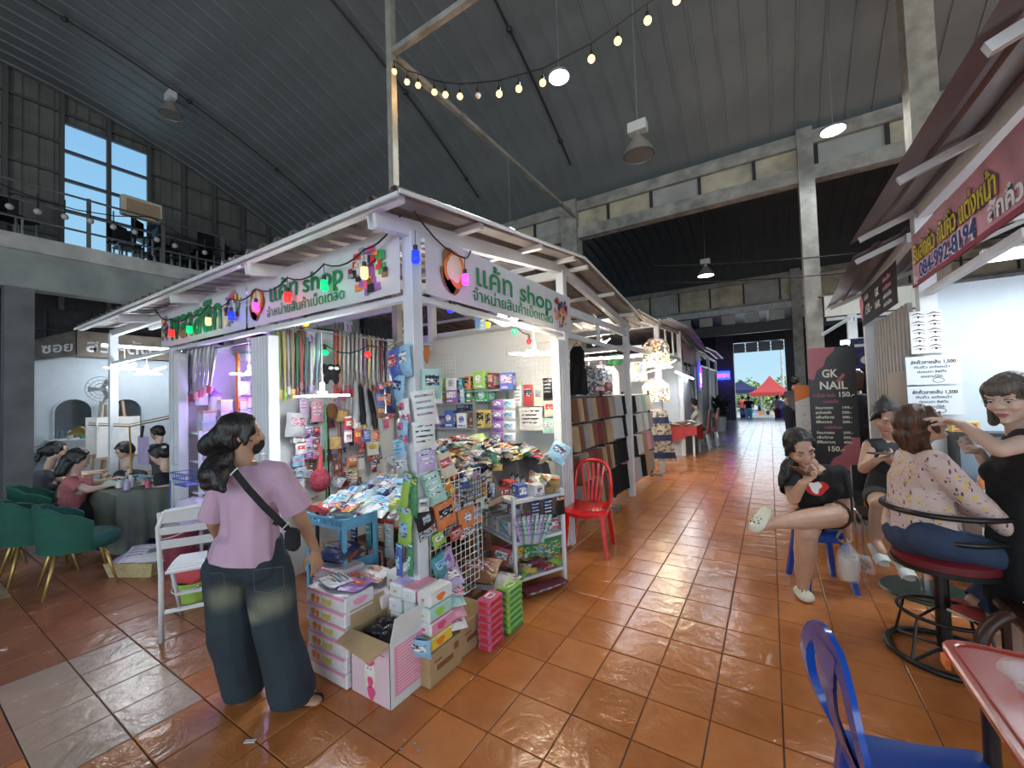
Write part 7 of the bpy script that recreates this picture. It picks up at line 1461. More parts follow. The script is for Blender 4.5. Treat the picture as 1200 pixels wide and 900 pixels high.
# ================================================================ plastic chairs and stools
def mono(color,label,style,nm='plastic_chair'):
    m=mat(color+'_moulded_plastic',{'red':(.55,.012,.015),'blue':(.008,.07,.4)}[color],rough=.2,coat=.3); t=thing(nm,label,'chair',(0,0,0))
    sp=lambda u,v: V(((u-.5)*(.40+.04*(1-v)),-.21+.42*v,.445+.012*cos((u-.5)*pi*2)*-1+.02*v*0-.012*sin(pi*v)-.03*max(0,(.12-v)/.12)**2))
    b=MB(); b.sheet(sp,12,12); b.sheet(lambda u,v:sp(u,v)-UZ*.022,12,12)
    for (f0) in (lambda u:sp(u,0),lambda u:sp(u,1),lambda u:sp(0,u),lambda u:sp(1,u)): b.sheet(lambda u,v:f0(u)-UZ*(.035*v),12,1)
    b.build('seat',m,t,smooth=50)
    ybk=lambda z:.2+(.13 if style=='slats' else .08)*max(0,(z-.44))/.42+.03*sin(pi*min(1,max(0,(z-.44)/.42)))
    if style=='slats':
        loop=[(-.2,.44),(-.2,.62),(-.185,.76),(-.14,.845),(-.07,.872),(0,.88),(.07,.872),(.14,.845),(.185,.76),(.2,.62),(.2,.44)]
        b=MB()
        for (x0,z0),(x1,z1) in zip(loop[:-1],loop[1:]): b.bar((x0,ybk(z0),z0),(x1+(x1-x0)*.06,ybk(z1),z1+(z1-z0)*.06),.022,.045,up=(0,1,0)) if False else b.tube([(x0,ybk(z0),z0),(x1,ybk(z1),z1)],.021,8)
        b.build('back_frame',m,t,smooth=50)
        for k in range(5):
            x=-.1+.05*k; pts=[V((x*.75,ybk(.45)-.005,.45)),V((x*.95,ybk(.6),.6)),V((x*1.15+.01*sin(k),ybk(.72),.72)),V((x*1.3,ybk(.84),.84-abs(x)*.1))]; b=MB()
            for a_,c_ in zip(pts[:-1],pts[1:]): b.bar(a_,a_.lerp(c_,1.04),.022,.008,up=(0,1,0))
            b.build('back_slat',m,t)
    else:
        def ring(xc,zc,rx,rz,w_,name):
            b=MB(); N=28; vs=[];fs=[]
            for k in range(N):
                a=2*pi*k/N; ca,sa=cos(a),sin(a)
                for (s_,dy) in ((1,-.008),(1-w_,-.014),(1-w_,.012),(1,.008)):
                    x=xc+rx*s_*ca; z=zc+rz*s_*sa; vs.append((x*(1-.25*max(0,(z-.6))),ybk(z)+dy+.22*x*x,z))
            for k in range(N):
                l=(k+1)%N
                for j in range(4): i=(j+1)%4; fs.append((k*4+j,l*4+j,l*4+i,k*4+i))
            b.add(vs,fs); return b.build(name,m,t,smooth=50)
        ring(0,.66,.215,.225,.24,'back_frame')
        b=MB(); b.sheet(lambda u,v:V(((u-.5)*(.06+.11*abs(v-.5)*2),ybk(.46+.38*v)+.004,.46+.38*v)),6,14); b.sheet(lambda u,v:V(((u-.5)*(.06+.11*abs(v-.5)*2),ybk(.46+.38*v)+.014,.46+.38*v)),6,14); b.build('back_splat',m,t,smooth=50)
        b=MB(); b.sheet(lambda u,v:V(((u-.5)*.4,ybk(.44+.07*v)-.004,.44+.07*v)),8,3); b.sheet(lambda u,v:V(((u-.5)*.4,ybk(.44+.07*v)+.008,.44+.07*v)),8,3); b.build('back_skirt',m,t,smooth=50)
    for sx_,sy_ in ((-1,-1),(1,-1),(1,1),(-1,1)):
        b=MB(); b.hexa([V((sx_*(.215+dx),sy_*.225+dy,0)) for dx,dy in ((-.022,-.018),(.018,-.018),(.018,.018),(-.022,.018))]+[V((sx_*(.178+dx),sy_*.18+dy,.43)) for dx,dy in ((-.03,-.028),(.022,-.028),(.022,.028),(-.03,.028))]); b.build('leg',m,t,bevel=.006)
    return t
rc=mono('red','red plastic chair with a slatted back standing beside the shop post','slats'); rc.location=(-1.66,4.05,0); rc.rotation_euler=(0,0,.18)
bc=mono('blue','blue plastic chair pulled up to the red table, bottom right','splat'); bc.location=(.385,1.62,0); bc.rotation_euler=(0,0,pi/2+.25)
def stool(P,label,h=.45,rz=0):
    m=mat('blue_moulded_plastic',(0,0,0)); t=thing('plastic_stool',label,'stool',P,None,rz)
    P=V((0,0,0)); b=MB(); b.box((0,0,h-.015),(.3,.3,.03),taper=.93); o=b.build('seat',m,None,bevel=.008); o.parent=t
    for sx_,sy_ in ((-1,-1),(1,-1),(1,1),(-1,1)):
        b=MB(); b.hexa([V((sx_*(.17+dx),sy_*(.17+dy),0)) for dx,dy in ((-.02,-.02),(.015,-.02),(.015,.015),(-.02,.015))]+[V((sx_*(.12+dx),sy_*(.12+dy),h-.03)) for dx,dy in ((-.03,-.03),(.015,-.03),(.015,.015),(-.03,.015))]); o=b.build('leg',m,None); o.parent=t
    b=MB(); 
    for a_,c_ in (((-.13,-.13),(.13,-.13)),((.13,-.13),(.13,.13)),((.13,.13),(-.13,.13)),((-.13,.13),(-.13,-.13))): b.bar((*a_,h-.06),(*c_,h-.06),.008,.05)
    o=b.build('apron',m,None); o.parent=t
    return t
stool((.28,4.2,0),'blue plastic stool under the woman with crossed legs',.46,.35)
# disc based stool with foot rest (dark vest woman)
chrome=mat('chrome',(.55,.55,.56),rough=.18,metal=1); P=V((.95,4.4,0))
t=thing('bar_stool','stool with a dark green round base under the woman in the dark sleeveless top','stool',P); b=MB(); b.lathe([(0,.03),(.08,.03),(.27,.012),(.28,0),(0,0)],P,30); b.build('base',mat('dark_green_base',(.02,.05,.035),rough=.35),t,smooth=40); b=MB(); b.cyl(P+UZ*.03,P+UZ*.5,.028,n=12); b.build('column',chrome,t); b=MB(); b.tube([P+V((.2*cos(a),.2*sin(a),.24)) for a in [2*pi*k/18 for k in range(18)]],.011,6,closed=True); b.tube([P+V((.2,0,.24)),P+V((0,0,.22))],.01,5); b.tube([P+V((-.2,0,.24)),P+V((0,0,.22))],.01,5); b.build('foot_ring',chrome,t); b=MB(); b.lathe([(0,.5),(.18,.5),(.2,.54),(.17,.57),(0,.575)],P,24); b.build('seat',blackp,t,smooth=50)
# chrome framed chair behind her
P=FL(955,625); t=thing('tube_chair','chrome framed chair with papers standing behind the blue stool','chair',(.75,4.75,0)); 
b=MB(); b.tube([(.62,4.62,0),(.62,4.62,.45),(.62,5.0,.45),(.62,5.05,.85)],.011,6); b.tube([(1.0,4.62,0),(1.0,4.62,.45),(1.0,5.0,.45),(1.0,5.05,.85)],.011,6); b.tube([(.62,5.0,0),(.62,5.0,.45)],.011,6); b.tube([(1.0,5.0,0),(1.0,5.0,.45)],.011,6); b.build('frame',chrome,t); b=MB(); b.bx(.62,1.0,4.62,5.0,.45,.48); b.build('seat',blackp,t); b=MB(); b.bx(.62,1.0,5.02,5.05,.62,.86); b.build('backrest',blackp,t)
# salon chair of the customer
P=V((.85,3.4,0)); dr=mat('dark_red_vinyl',(.16,.015,.02),rough=.35); bk=mat('black_tube',(.012,.012,.012),rough=.3)
t=thing('salon_chair','tall black framed chair with a dark red seat and ring foot rest under the customer','chair',P)
sc_=V((W(1108,655,2.42).x,W(1108,655,2.42).y,.575))
b=MB(); b.lathe([(0,-.05),(.2,-.045),(.235,-.02),(.235,.02),(.2,.05),(0,.055)],sc_,28); b.build('seat',dr,t,smooth=40); b=MB(); b.lathe([(.237,-.02),(.245,-.02),(.245,-.045),(.2,-.055),(0,-.055)],sc_,28); b.build('seat_rim',bk,t,smooth=40)
P=V((sc_.x-.03,sc_.y-.02,0)); b=MB(); b.cyl(P+UZ*.02,V((P.x,P.y,.53)),.035,n=12); b.build('column',bk,t)
for r_,z_ in ((.26,.02),(.2,.26)): b=MB(); b.tube([P+V((r_*cos(a),r_*sin(a),z_)) for a in [2*pi*k/26 for k in range(26)]],.017 if z_<.1 else .011,7,closed=True); b.build('ring',bk,t,smooth=True)
b=MB()
for k in range(4): a=pi/4+k*pi/2; b.tube([P+V((.26*cos(a),.26*sin(a),.02)),P+V((.2*cos(a),.2*sin(a),.26)),P+V((.03*cos(a),.03*sin(a),.3))],.008,5); b.tube([P+V((.26*cos(a),.26*sin(a),.02)),P+V((.02*cos(a),.02*sin(a),.06))],.01,5)
b.build('spokes',bk,t)
d1=RGT; l1=FWD
for z_,k_ in ((.87,1),(.73,.92)):
    pts=[sc_-UZ*sc_.z+UZ*z_+(-d1*cos(a)*.27+l1*sin(a)*.27)*k_ for a in [-1.7+3.4*i/16 for i in range(17)]]
    pts=[pts[0]+d1*.16-UZ*.27]+[pts[0]+d1*.14]+pts+[pts[-1]+d1*.14,pts[-1]+d1*.16-UZ*.27]
    b=MB(); b.tube(pts,.016,8); b.build('arm_rail',bk,t,smooth=True)
# brown curved chair arm at the right edge
P=W(1195,745,1.95); t=thing('armchair','dark brown round armed chair at the right edge beside the red table','chair',V((P.x,P.y,0))); bw_=mat('dark_brown_wood',(.05,.02,.012),rough=.35)
b=MB(); b.tube([P+(-RGT*cos(a)*.19+UZ*sin(a)*.16)-UZ*.06 for a in [-.5+(pi*.6)*i/12 for i in range(13)]],.028,9); b.build('curved_arm',bw_,t,smooth=True); b=MB(); b.box(V((P.x+.22,P.y+.12,.42)),(.42,.42,.06)); b.build('seat',bw_,t,bevel=.02)
for dx,dy in ((.05,-.05),(.4,-.05),(.4,.3),(.05,.3)): b=MB(); b.cyl((P.x+dx,P.y+dy,0),(P.x+dx,P.y+dy,.4),.02,n=8); b.build('leg',bw_,t)
put('paper_packet','white and blue paper packet lying on the brown armchair','packet',V((P.x+.16,P.y+.05,.5)),M.Rotation(.4,4,'Z')@M.Rotation(-1.2,4,'X'),pouch(.2,.15,.03,'white','sky',3))
# red folding table
t=thing('red_table','red topped table with dark legs at the bottom right corner','table',(.9,1.4,0)); rt=mat('red_laminate',(.42,.05,.035),rough=.25,var=.1,vs=4)
b=MB(); pl=[]
for cx,cy,a0 in ((1.35,1.9,0),(.5,1.9,pi/2),(.5,.8,pi),(1.35,.8,3*pi/2)): pl+=[(cx+.06*cos(a0+k*pi/8),cy+.06*sin(a0+k*pi/8)) for k in range(5)]
b.prism(pl,(0,0,.722),UX,(0,1,0),.028); b.build('tabletop',rt,t,bevel=.006); b=MB(); pin=[(.925+(x-.925)*.95,1.35+(y-1.35)*.95) for x,y in pl]; b.tube([V((x,y,.7515)) for x,y in pin],.005,5,closed=True); b.build('rim_bead',rt,t)
b=MB(); b.bx(.47,1.38,.79,1.9,.675,.722); b.build('apron',mat('dark_brown_steel',(.035,.02,.015),rough=.4),t)
for x,y in ((.52,1.84),(.55,.9),(1.3,1.84),(1.3,.9)): b=MB(); b.cyl((x,y,0),(x,y,.68),.02,n=12); b.build('leg',mat('dark_brown_steel',(0,0,0)),t,smooth=40)
b=MB(); b.bar((.52,1.84,.3),(.55,.9,.3),.02,.03); b.build('stretcher',mat('dark_brown_steel',(0,0,0)),t); b=MB(); b.box((.436,1.86,.715),(.012,.05,.03)); b.build('orange_tag',prt['orange'],t)
P=FL(1184,786,.757)+V((.05,-.07,0)); t=thing('food_bag','clear crumpled plastic bag with bamboo sticks lying on the red table','bag',P); b=MB(); b.ell(P+UZ*.03,(.09,.065,.035),n=18,k=12)
for i in range(len(b.v)): q=V(b.v[i]); nn_=noise.noise_vector(q*22)*.022; b.v[i]=(q.x+nn_.x,q.y+nn_.y,max(.753,q.z+nn_.z))
b.build('bag_film',clearm(),t,smooth=True); b=MB(); b.bar(P+V((-.06,-.02,.012)),P+V((.1,.03,.02)),.012,.006); b.bar(P+V((-.02,.02,.012)),P+V((.08,-.05,.02)),.008,.005); b.build('sticks',mat('bamboo_stick',(.6,.48,.25),rough=.6),t); b=MB(); b.box(P+V((.02,-.03,.02)),(.09,.05,.015),rotz(.4)); b.build('napkin',pm('white','card'),t)
# ================================================================ RIGHT ROW of stalls
sheet_b=mat('brown_roof_underside',(.17,.13,.13),rough=.4,metal=.5,var=.25,vs=2)
rs=thing('market_stall','white framed stall with a brown tin roof at the right, over the brow booth','stall',(1.2,4.9,0))
def zA(x,y): return 3.02+.42*(x-.8)+.03*(y-4)
def zB(x,y): return 2.93+.42*(x-.8)-.05*(y-5)
def xsheet(par,x0,x1,y0,y1,zf,w_=.8,m=sheet_b):
    n=max(1,round((x1-x0)/w_)); w_=(x1-x0)/n
    for i in range(n):
        b=MB(); xa=x0+w_*i; prof=[]
        for k in range(4): x=xa+w_*k/4; prof+=[(x,0),(x+w_/4*.6,0),(x+w_/4*.72,.028),(x+w_/4*.9,.028)]
        prof.append((xa+w_,0)); L=len(prof); vs=[(x,y,zf(x,y)+dz) for y in (y0,y1) for x,dz in prof]
        b.add(vs,[(k,k+1,L+k+1,L+k) for k in range(L-1)]); b.build('roof_sheet',m,par)
xsheet(rs,.74,3.4,1.7,5.3,zA)
for x in (1.9,3.0): b=MB(); b.bar((x,1.8,zA(x,1.8)-.03),(x,5.25,zA(x,5.25)-.03),.03,.04); b.build('purlin',wmetal,rs)
for y in (2.35,3.65,5.05): b=MB(); b.bar((.78,y,zA(.78,y)-.05),(3.3,y,zA(3.3,y)-.05),.04,.05); b.build('rafter',wmetal,rs)
b=MB(); b.bar((1.2,1.8,zA(1.2,1.8)-.1),(1.2,5.1,zA(1.2,5.1)-.1),.08,.1); b.build('rafter',wmetal,rs)
post(rs,1.2,5.0,0,zA(1.2,5)-.1,.12); post(rs,1.2,1.9,0,3.0,.1); b=MB(); b.bar((1.2,5,2.95),(2.6,5,2.95),.06,.08); b.bar((1.2,3.3,2.4),(1.2,5.0,2.4),.05,.05); b.build('beam',wmetal,rs)
bw2=mat('pale_blue_board',(.56,.64,.7),rough=.7,var=.05)
b=MB(); b.bx(1.27,3.4,5.0,5.05,0,2.46); b.build('partition_board',bw2,rs)
b=MB(); b.bx(3.3,3.35,1.7,5.0,0,2.9); b.build('partition_board',bw2,rs)
pinkb=mat('pink_banner_vinyl',(.62,.3,.36),rough=.45,var=.3,vs=3)
O=V((1.13,5.0,2.46)); t=banner('brow_banner','pink banner with yellow Thai letters and a dark blue phone number over the brow booth','banner',O,(0,-1,0),2.6,.46,pinkb); nl=V((-1,0,0))
def bt(s_,size,x,z,m,width=None,bold=.004,sh=0,O=O,par=None,d=.012): return text(s_,size,V(O)+V((0,-1,0))*x+UZ*z+nl*d,(0,-1,0),UZ,m,par or t,bold=bold,width=width,shear=sh)
yel=mat('yellow_print',(.75,.62,.06),rough=.5); dky=mat('dark_outline_print',(.12,.05,.02),rough=.5); nav=mat('navy_print',(.02,.03,.2),rough=.5); whp=mat('white_print',(.75,.75,.78),rough=.5)
bt('รับสักคิ้ว กันคิ้ว แต่งหน้า',.2,.08,.2,dky,1.55,.011); bt('รับสักคิ้ว กันคิ้ว แต่งหน้า',.2,.08,.2,yel,1.55,.003,d=.014)
bt('084-992-8194',.17,.22,.05,whp,1.12,.012); bt('084-992-8194',.17,.22,.05,nav,1.12,.003,d=.014); bt('สักคิ้ว',.15,1.5,.07,whp,.4,.004); bt('คิ้ว',.1,.05,.02,whp,.1,.003)
b=MB(); b.bx(1.1175,1.1185,2.4,5.0,2.462,2.5); b.build('red_strip',prt['maroon'],t)
# GK stall
gk=thing('market_stall','white framed nail stall with corrugated pale side wall beyond the brow booth','stall',(1.2,6.4,0))
xsheet(gk,.76,3.4,5.25,7.75,zB)
for y in (5.4,7.6): b=MB(); b.bar((.8,y,zB(.8,y)-.04),(3.3,y,zB(3.3,y)-.04),.04,.05); b.build('rafter',wmetal,gk)
b=MB(); b.bar((1.2,5.3,zB(1.2,5.3)-.08),(1.2,7.7,zB(1.2,7.7)-.08),.07,.09); b.build('rafter',wmetal,gk)
post(gk,1.2,7.5,0,2.9,.1)
crm=mat('pale_corrugated_board',(.5,.47,.42),rough=.35,metal=.3,var=.1)
b=MB()
for k in range(22):
    y=5.55+k*.075; b.hexa([(1.2+(.012 if k%2 else -.012),y,0),(1.23,y,0),(1.23,y+.075,0),(1.2+(.012 if k%2 else -.012),y+.075,0),(1.2+(.012 if k%2 else -.012),y,2.42),(1.23,y,2.42),(1.23,y+.075,2.42),(1.2+(.012 if k%2 else -.012),y+.075,2.42)])
b.build('corrugated_wall',crm,gk)
b=MB(); b.bx(1.17,1.19,5.62,6.4,.2,1.75); b.build('door_panel',mat('beige_panel',(.42,.36,.28),rough=.5),gk)
blkb=mat('black_banner_vinyl',(.02,.018,.02),rough=.4); O4=V((1.13,7.45,2.43)); t=banner('nail_banner','black nail shop banner with white letters above the corrugated wall','banner',O4,(0,-1,0),1.9,.44,blkb)
bt('GK',.13,.95,.24,whp,.2,.003,O=O4,par=t); bt('NAIL',.11,.93,.1,whp,.25,.003,O=O4,par=t); bt('150.-',.17,.3,.12,whp,.38,.003,O=O4,par=t); bt('เริ่มต้น',.09,.3,.31,whp,.25,.002,O=O4,par=t)
for k in range(4): bt(['ต่อเล็บ','ทาสีเจล','เพ้นท์เล็บ','สปามือ'][k],.06,1.35,.32-.09*k,prt['pink'] if k<2 else whp,.35,.001,O=O4,par=t)
b=MB(); blob(b,O4+nl*.008,(0,-1,0),.08,.26,.12,.16,wob=.2,d=.0); b.build('pink_shape',prt['pink'],t)
# GK interior and stall beyond
b=MB(); b.bx(1.25,3.4,7.9,7.95,0,2.6); b.build('rear_board',bw2,gk)
t=thing('small_poster','dark purple poster on the pale wall behind the roll-up sign','poster',PL(1012,413,1,7.88)); P=PL(1012,414,1,7.87); b=MB(); b.box(P,(.3,.01,.45)); b.build('poster_sheet',mat('night_blue_print',(.03,.03,.12),rough=.5,var=.8,vs=14),t); b=MB(); blob(b,P+V((.02,-.006,-.1)),UX,0,0,.06,.06,wob=0); b.bx(P.x-.1,P.x+.08,P.y-.008,P.y-.006,P.z+.1,P.z+.14); b.build('poster_print',whp,t)
rs3=thing('market_stall','far right stall with a pale corrugated awning front and a white post','stall',(1.2,9,0))
b=MB()
for k in range(16):
    x=.87+k*.075; dz=.012 if k%2 else 0; b.hexa([(x,9-dz,2.84),(x+.075,9-dz,2.84),(x+.075,9.03,2.84),(x,9.03,2.84),(x,9-dz,3.2+.0*k),(x+.075,9-dz,3.2),(x+.075,9.03,3.2),(x,9.03,3.2)])
b.build('awning_front',mat('ivory_corrugated',(.68,.67,.6),rough=.5),rs3); b=MB(); b.bx(.8,2.2,9.0,11,3.2,3.23); b.build('awning_roof',sheet_b,rs3); post(rs3,1.24,9.1,0,2.84,.13)
b=MB(); b.bar((.9,9.1,2.8),(2.2,9.1,2.8),.05,.05); b.bar((.75,8.2,2.45),(1.24,9.1,2.8),.04,.04); b.build('beam',wmetal,rs3)
text('1',.1,(1.24,9.02,2.72),UX,UZ,prt['black'],rs3)
tube_lamp(PL(1150,303,1,4.2),PL(1150,303,1,4.2)+V((1.1,0,0)),.035,'bright tube lamp glowing under the pink banner',34)
tube_lamp(PL(985,402,1,8.6),PL(1022,396,1,8.6)+V((.6,0,0)),.03,'white tube lamp glowing behind the roll-up sign',24)
# posters on the post
t=thing('eyebrow_poster','white poster with rows of printed eyebrows and eyes on the stall post','poster',(1.2,4.9,2.05))
P0=V((1.065,4.915,1.87)); w_,h_=.21,.37; b=MB(); b.bx(P0.x,P0.x+w_,P0.y,P0.y+.006,P0.z,P0.z+h_); b.build('poster_sheet',pm('white','card'),t)
for r_ in range(5):
    for c_ in range(2):
        x=P0.x+.012+c_*.1; z=P0.z+.03+r_*.07; b=MB(); b.tube([(x,P0.y-.001,z+.03),(x+.04,P0.y-.001,z+.042),(x+.085,P0.y-.001,z+.028)],[.002,.005,.001],5); b.tube([(x+.01,P0.y-.001,z+.01),(x+.04,P0.y-.001,z+.018),(x+.08,P0.y-.001,z+.006)],.002,4); b.ell((x+.045,P0.y,z+.008),(.008,.002,.008)); b.build('printed_eye',prt['black'],t)
for i,(z,lb) in enumerate(((1.6,'upper of the two white price sheets on the stall post'),(1.34,'lower of the two white price sheets on the stall post'))):
    P0=V((1.02,4.905,z)); t=thing('price_sheet',lb,'notice',P0); b=MB(); b.bx(P0.x,P0.x+.34,P0.y,P0.y+.004,P0.z,P0.z+.245); b.build('notice_sheet',mat('laminated_paper',(.62,.68,.74),rough=.2),t)
    text('สักคิ้วลายเส้น 1,500',.04,P0+V((.03,-.001,.18)),UX,UZ,prt['black'],t,width=.28,bold=.0008)
    for k in range(3): text(['กันคิ้ว แต่งหน้า','ต่อขนตา ลิฟติ้ง','สอบถามได้ค่ะ'][k],.03,P0+V((.05+.02*k,-.001,.14-.04*k)),UX,UZ,prt['black'],t,width=.22-.04*k,bold=.0003)
    b=MB(); b.tube([P0+V((.2+.035*cos(a),-.001,.035+.02*sin(a))) for a in [2*pi*k/16 for k in range(16)]],.002,4,closed=True); b.build('oval_mark',prt['black'],t)
# desk by the wall
t=thing('makeup_desk','low desk with a white front and black trays behind the beautician\'s arms','desk',(1.6,4.75,0)); b=MB(); b.bx(1.3,2.3,4.5,4.97,0,.74); b.build('desk_body',pm('white','card'),t); b=MB(); b.bx(1.28,2.32,4.48,4.98,.74,.78); b.build('desk_top',pm('sky','card'),t)
t=thing('black_shelf','black framed shelf standing on the makeup desk','shelf',(1.55,4.85,.78)); b=MB(); b.bx(1.25,2.2,4.75,4.97,1.17,1.2); b.build('shelf_board',blackp,t)
for x in (1.27,2.18): b=MB(); b.bx(x-.012,x+.012,4.76,4.96,.781,1.17); b.build('shelf_side',blackp,t)
put('yellow_box','yellow tissue box on the black shelf behind the hands','box',(1.33,4.84,1.245),facing(YM),carton(.16,.085,.1,'yellow','orange',0))
for i,(x,c_,h_,lb) in enumerate([(1.36,'orange',.1,'orange sponge jar'),(1.44,'black',.15,'black brush pot'),(1.53,'silver',.08,'clear cosmetics tray'),(1.62,'white',.12,'white lotion bottle'),(1.72,'silver',.09,'clear jar'),(1.82,'rose',.1,'dark pink bottle')]): b=MB(); b.lathe([(0,0),(.035,0),(.035,h_*.8),(.02,h_),(0,h_)],(x,4.62,.781),12); tag(b.build('cosmetic_jar',pm(c_,'plastic'),smooth=40),lb+' on the makeup desk','jar')
# roll-up signs
t=thing('rollup_sign','tall black and pink GK NAIL price sign standing in the aisle','sign',(.6,6,0))
O5=V((.39,6.0,.02)); wS,hS=.45,2.05; slp=V((.0,0,1)).normalized(); uu=V((1,.12,0)).normalized(); nS=uu.cross(UZ)
b=MB(); b.hexa([O5,O5+uu*wS,O5+uu*wS+V((0,.015,0)),O5+V((0,.015,0)),O5+UZ*hS,O5+uu*wS+UZ*hS,O5+uu*wS+V((0,.015,0))+UZ*hS,O5+V((0,.015,0))+UZ*hS]); b.build('sign_panel',blkb,t)
b=MB(); b.hexa([O5-uu*.02+V((0,-.08,-.02)),O5+uu*(wS+.02)+V((0,-.08,-.02)),O5+uu*(wS+.02)+V((0,.12,-.02)),O5-uu*.02+V((0,.12,-.02)),O5-uu*.02+V((0,-.08,.04)),O5+uu*(wS+.02)+V((0,-.08,.04)),O5+uu*(wS+.02)+V((0,.12,.04)),O5-uu*.02+V((0,.12,.04))]); b.build('sign_base',steel,t)
pinkp=mat('dusty_pink_print',(.42,.12,.15),rough=.5)
b=MB(); Os=O5+nS*.001; b.prism([(0,hS),(0,hS-.36),(.05,hS-.38),(.09,hS-.26),(.15,hS-.22),(.18,hS-.12),(.25,hS-.05),(.27,hS)],Os,uu,UZ,.002); b.build('pink_corner',pinkp,t); b=MB(); b.prism([(wS,.62),(wS,1.0),(.38,1.0),(.36,.93),(.3,.9),(.27,.8),(.2,.76),(.16,.68),(.12,.62)],Os,uu,UZ,.002); b.build('pink_corner',pinkp,t)
ivory=mat('ivory_print',(.75,.72,.62),rough=.5)
def st_(s_,size,x,z,m,width,bold=.001): return text(s_,size,O5+uu*x+UZ*z+nS*.003,uu,UZ,m,t,width=width,bold=bold)
st_('GK',.13,.13,1.7,ivory,.15,.003); st_('NAIL',.13,.1,1.56,ivory,.26,.003); st_('ทำเล็บมือ เริ่มต้น',.05,.03,1.47,pinkp,.22); st_('150.-',.08,.27,1.47,ivory,.14,.002); st_('งานต่อเล็บ',.045,.13,1.4,pinkp,.14)
for k in range(4): st_(['สีเจล,กากเพชร','ลูกแก้วแม่เหล็ก','เพ้นท์ลาย','สีพื้นหวานๆ'][k],.04,.05,1.33-.055*k,ivory,.17-.02*(k%2)); st_(['199.-','250.-','300.-','350.-'][k],.04,.3,1.33-.055*k,ivory,.09)
st_('งานต่อเล็บเจล',.045,.13,1.1,pinkp,.16)
for k in range(3): st_(['สีเจล,กากเพชร','เพ้นท์ลาย','สีพื้นหวานๆ'][k],.04,.05,1.04-.055*k,ivory,.17-.02*(k%2)); st_(['299.-','350.-','400.-'][k],.04,.3,1.04-.055*k,ivory,.09)
st_('150.-',.08,.14,.84,ivory,.15,.002)
b=MB(); b.bar(O5+uu*.27+UZ*1.64+nS*.004,O5+uu*.34+UZ*1.73+nS*.004,.03,.002,up=nS); b.build('brush_print',pinkp,t)
t=thing('price_sign','white sign with an orange top and the number 690 behind the black roll-up sign','sign',(.32,6.6,0)); O6=V((.27,6.6,0)); b=MB(); b.bx(.27,.6,6.6,6.615,.02,1.64); b.build('sign_panel',pm('white','card'),t); b=MB(); b.prism([(0,1.64),(0,1.42),(.33,1.56),(.33,1.64)],O6+V((0,-.001,0)),UX,UZ,.001); b.build('orange_corner',prt['orange'],t)
text('690',.11,(.285,6.597,.97),UX,UZ,prt['red'],t,bold=.001,width=.16); text('+',.09,(.34,6.597,1.22),UX,UZ,prt['grey'],t)
b=MB(); b.tube([V((.37+.04*cos(a),6.597,1.14+.04*sin(a))) for a in [2*pi*k/18 for k in range(18)]],.0025,4,closed=True); b.tube([(.31,6.597,1.4),(.34,6.597,1.36),(.39,6.597,1.37),(.44,6.597,1.39)],.0025,4); b.bx(.27,.6,6.598,6.6,1.05,1.055); b.build('line_print',prt['grey'],t); b=MB(); b.bx(.25,.62,6.5,6.72,0,.02); b.build('sign_base',steel,t)
# people behind the signs
D=6.2; hc=W(1003,443,D); nk=W(1003,458,D); pel=W(1004,500,D); sN=W(996,466,D); sF=W(1013,466,D)
simple_person('person with brown hair in dark clothes standing just right of the black roll-up sign',(pel.x,pel.y,0),hc,RGT*.3+FWD,nk,sN,sF,pel,[(sN,W(995,482,D),W(996,496,D)),(sF,W(1016,482,D),W(1015,496,D))],[(pel-RGT*.07,pel-RGT*.07-UZ*.42,V((pel.x-.07,pel.y,.06))),(pel+RGT*.07,pel+RGT*.07-UZ*.42,V((pel.x+.07,pel.y,.06)))],sk2,dkj,dkj,hairn,1.0,extra=[((0,-.07,-.02),.06,(0,-.06,-.14),.05)])
D=10.3; hc=W(932,447,D); nk=W(930,455,D); pel=W(927,479,D); sN=W(922,461,D); sF=W(938,461,D)
simple_person('man with black hair in a grey shirt standing left of the white price sign',(pel.x,pel.y,0),hc,RGT*.9+FWD*.2,nk,sN,sF,pel,[(sN,W(921,471,D),W(926,478,D)),(sF,W(940,470,D),W(941,478,D))],[(pel-RGT*.08,pel-RGT*.08-UZ*.45,V((pel.x-.08,pel.y,.06))),(pel+RGT*.08,pel+RGT*.08-UZ*.45,V((pel.x+.08,pel.y,.06)))],sk2,mat('mid_grey_cotton',(.12,.125,.13),rough=.9),dkj,hairb,1.0,vox=.016)
# ================================================================ STALLS 2 and 3 along the aisle
s2=thing('market_stall','white framed clothes stall beyond the shop, hung with clothes and bright lamps','stall',(XF,8.6,0))
def zr2(y): return 3.02+.14*(y-8.3) if y<10 else 3.26-.12*(y-10)
for (x,y,z_) in ((XF,8.6,3.05),(XF,11,3.2),(-5,8.6,3.05),(XF,13.2,2.95)): post(s2,x,y,0,z_,.1)
for a_,c_ in (((XF,6.45,2.85),(XF,8.6,2.98)),((XF,8.6,2.98),(XF,11,3.1)),((XF,11,3.1),(XF,13.2,2.85)),((XF,8.6,2.4),(XF,11,2.4)),((-5,8.6,2.98),(XF,8.6,2.98)),((-5,8.6,2.4),(XF,8.6,2.4)),((XF,6.45,2.35),(XF,8.6,2.35)),((-5,6.5,2.35),(-1.95,6.5,2.35)),((-5,7.6,2.45),(-1.95,7.6,2.45))): beam(s2,a_,c_,.05,.07)
for y in (9.4,10.2): beam(s2,(XF,y,2.4),(XF,y,3.05),.04,.04)
xs2=mat('rusty_roof_underside',(.3,.26,.24),rough=.4,metal=.5,var=.4,vs=3); put_sheets(s2,-5.5,-1.55,.8,8.2,13.6,zr2,xs2); put_sheets(s2,-5.5,-1.7,.8,6.6,8.3,lambda y:2.92,xs2)
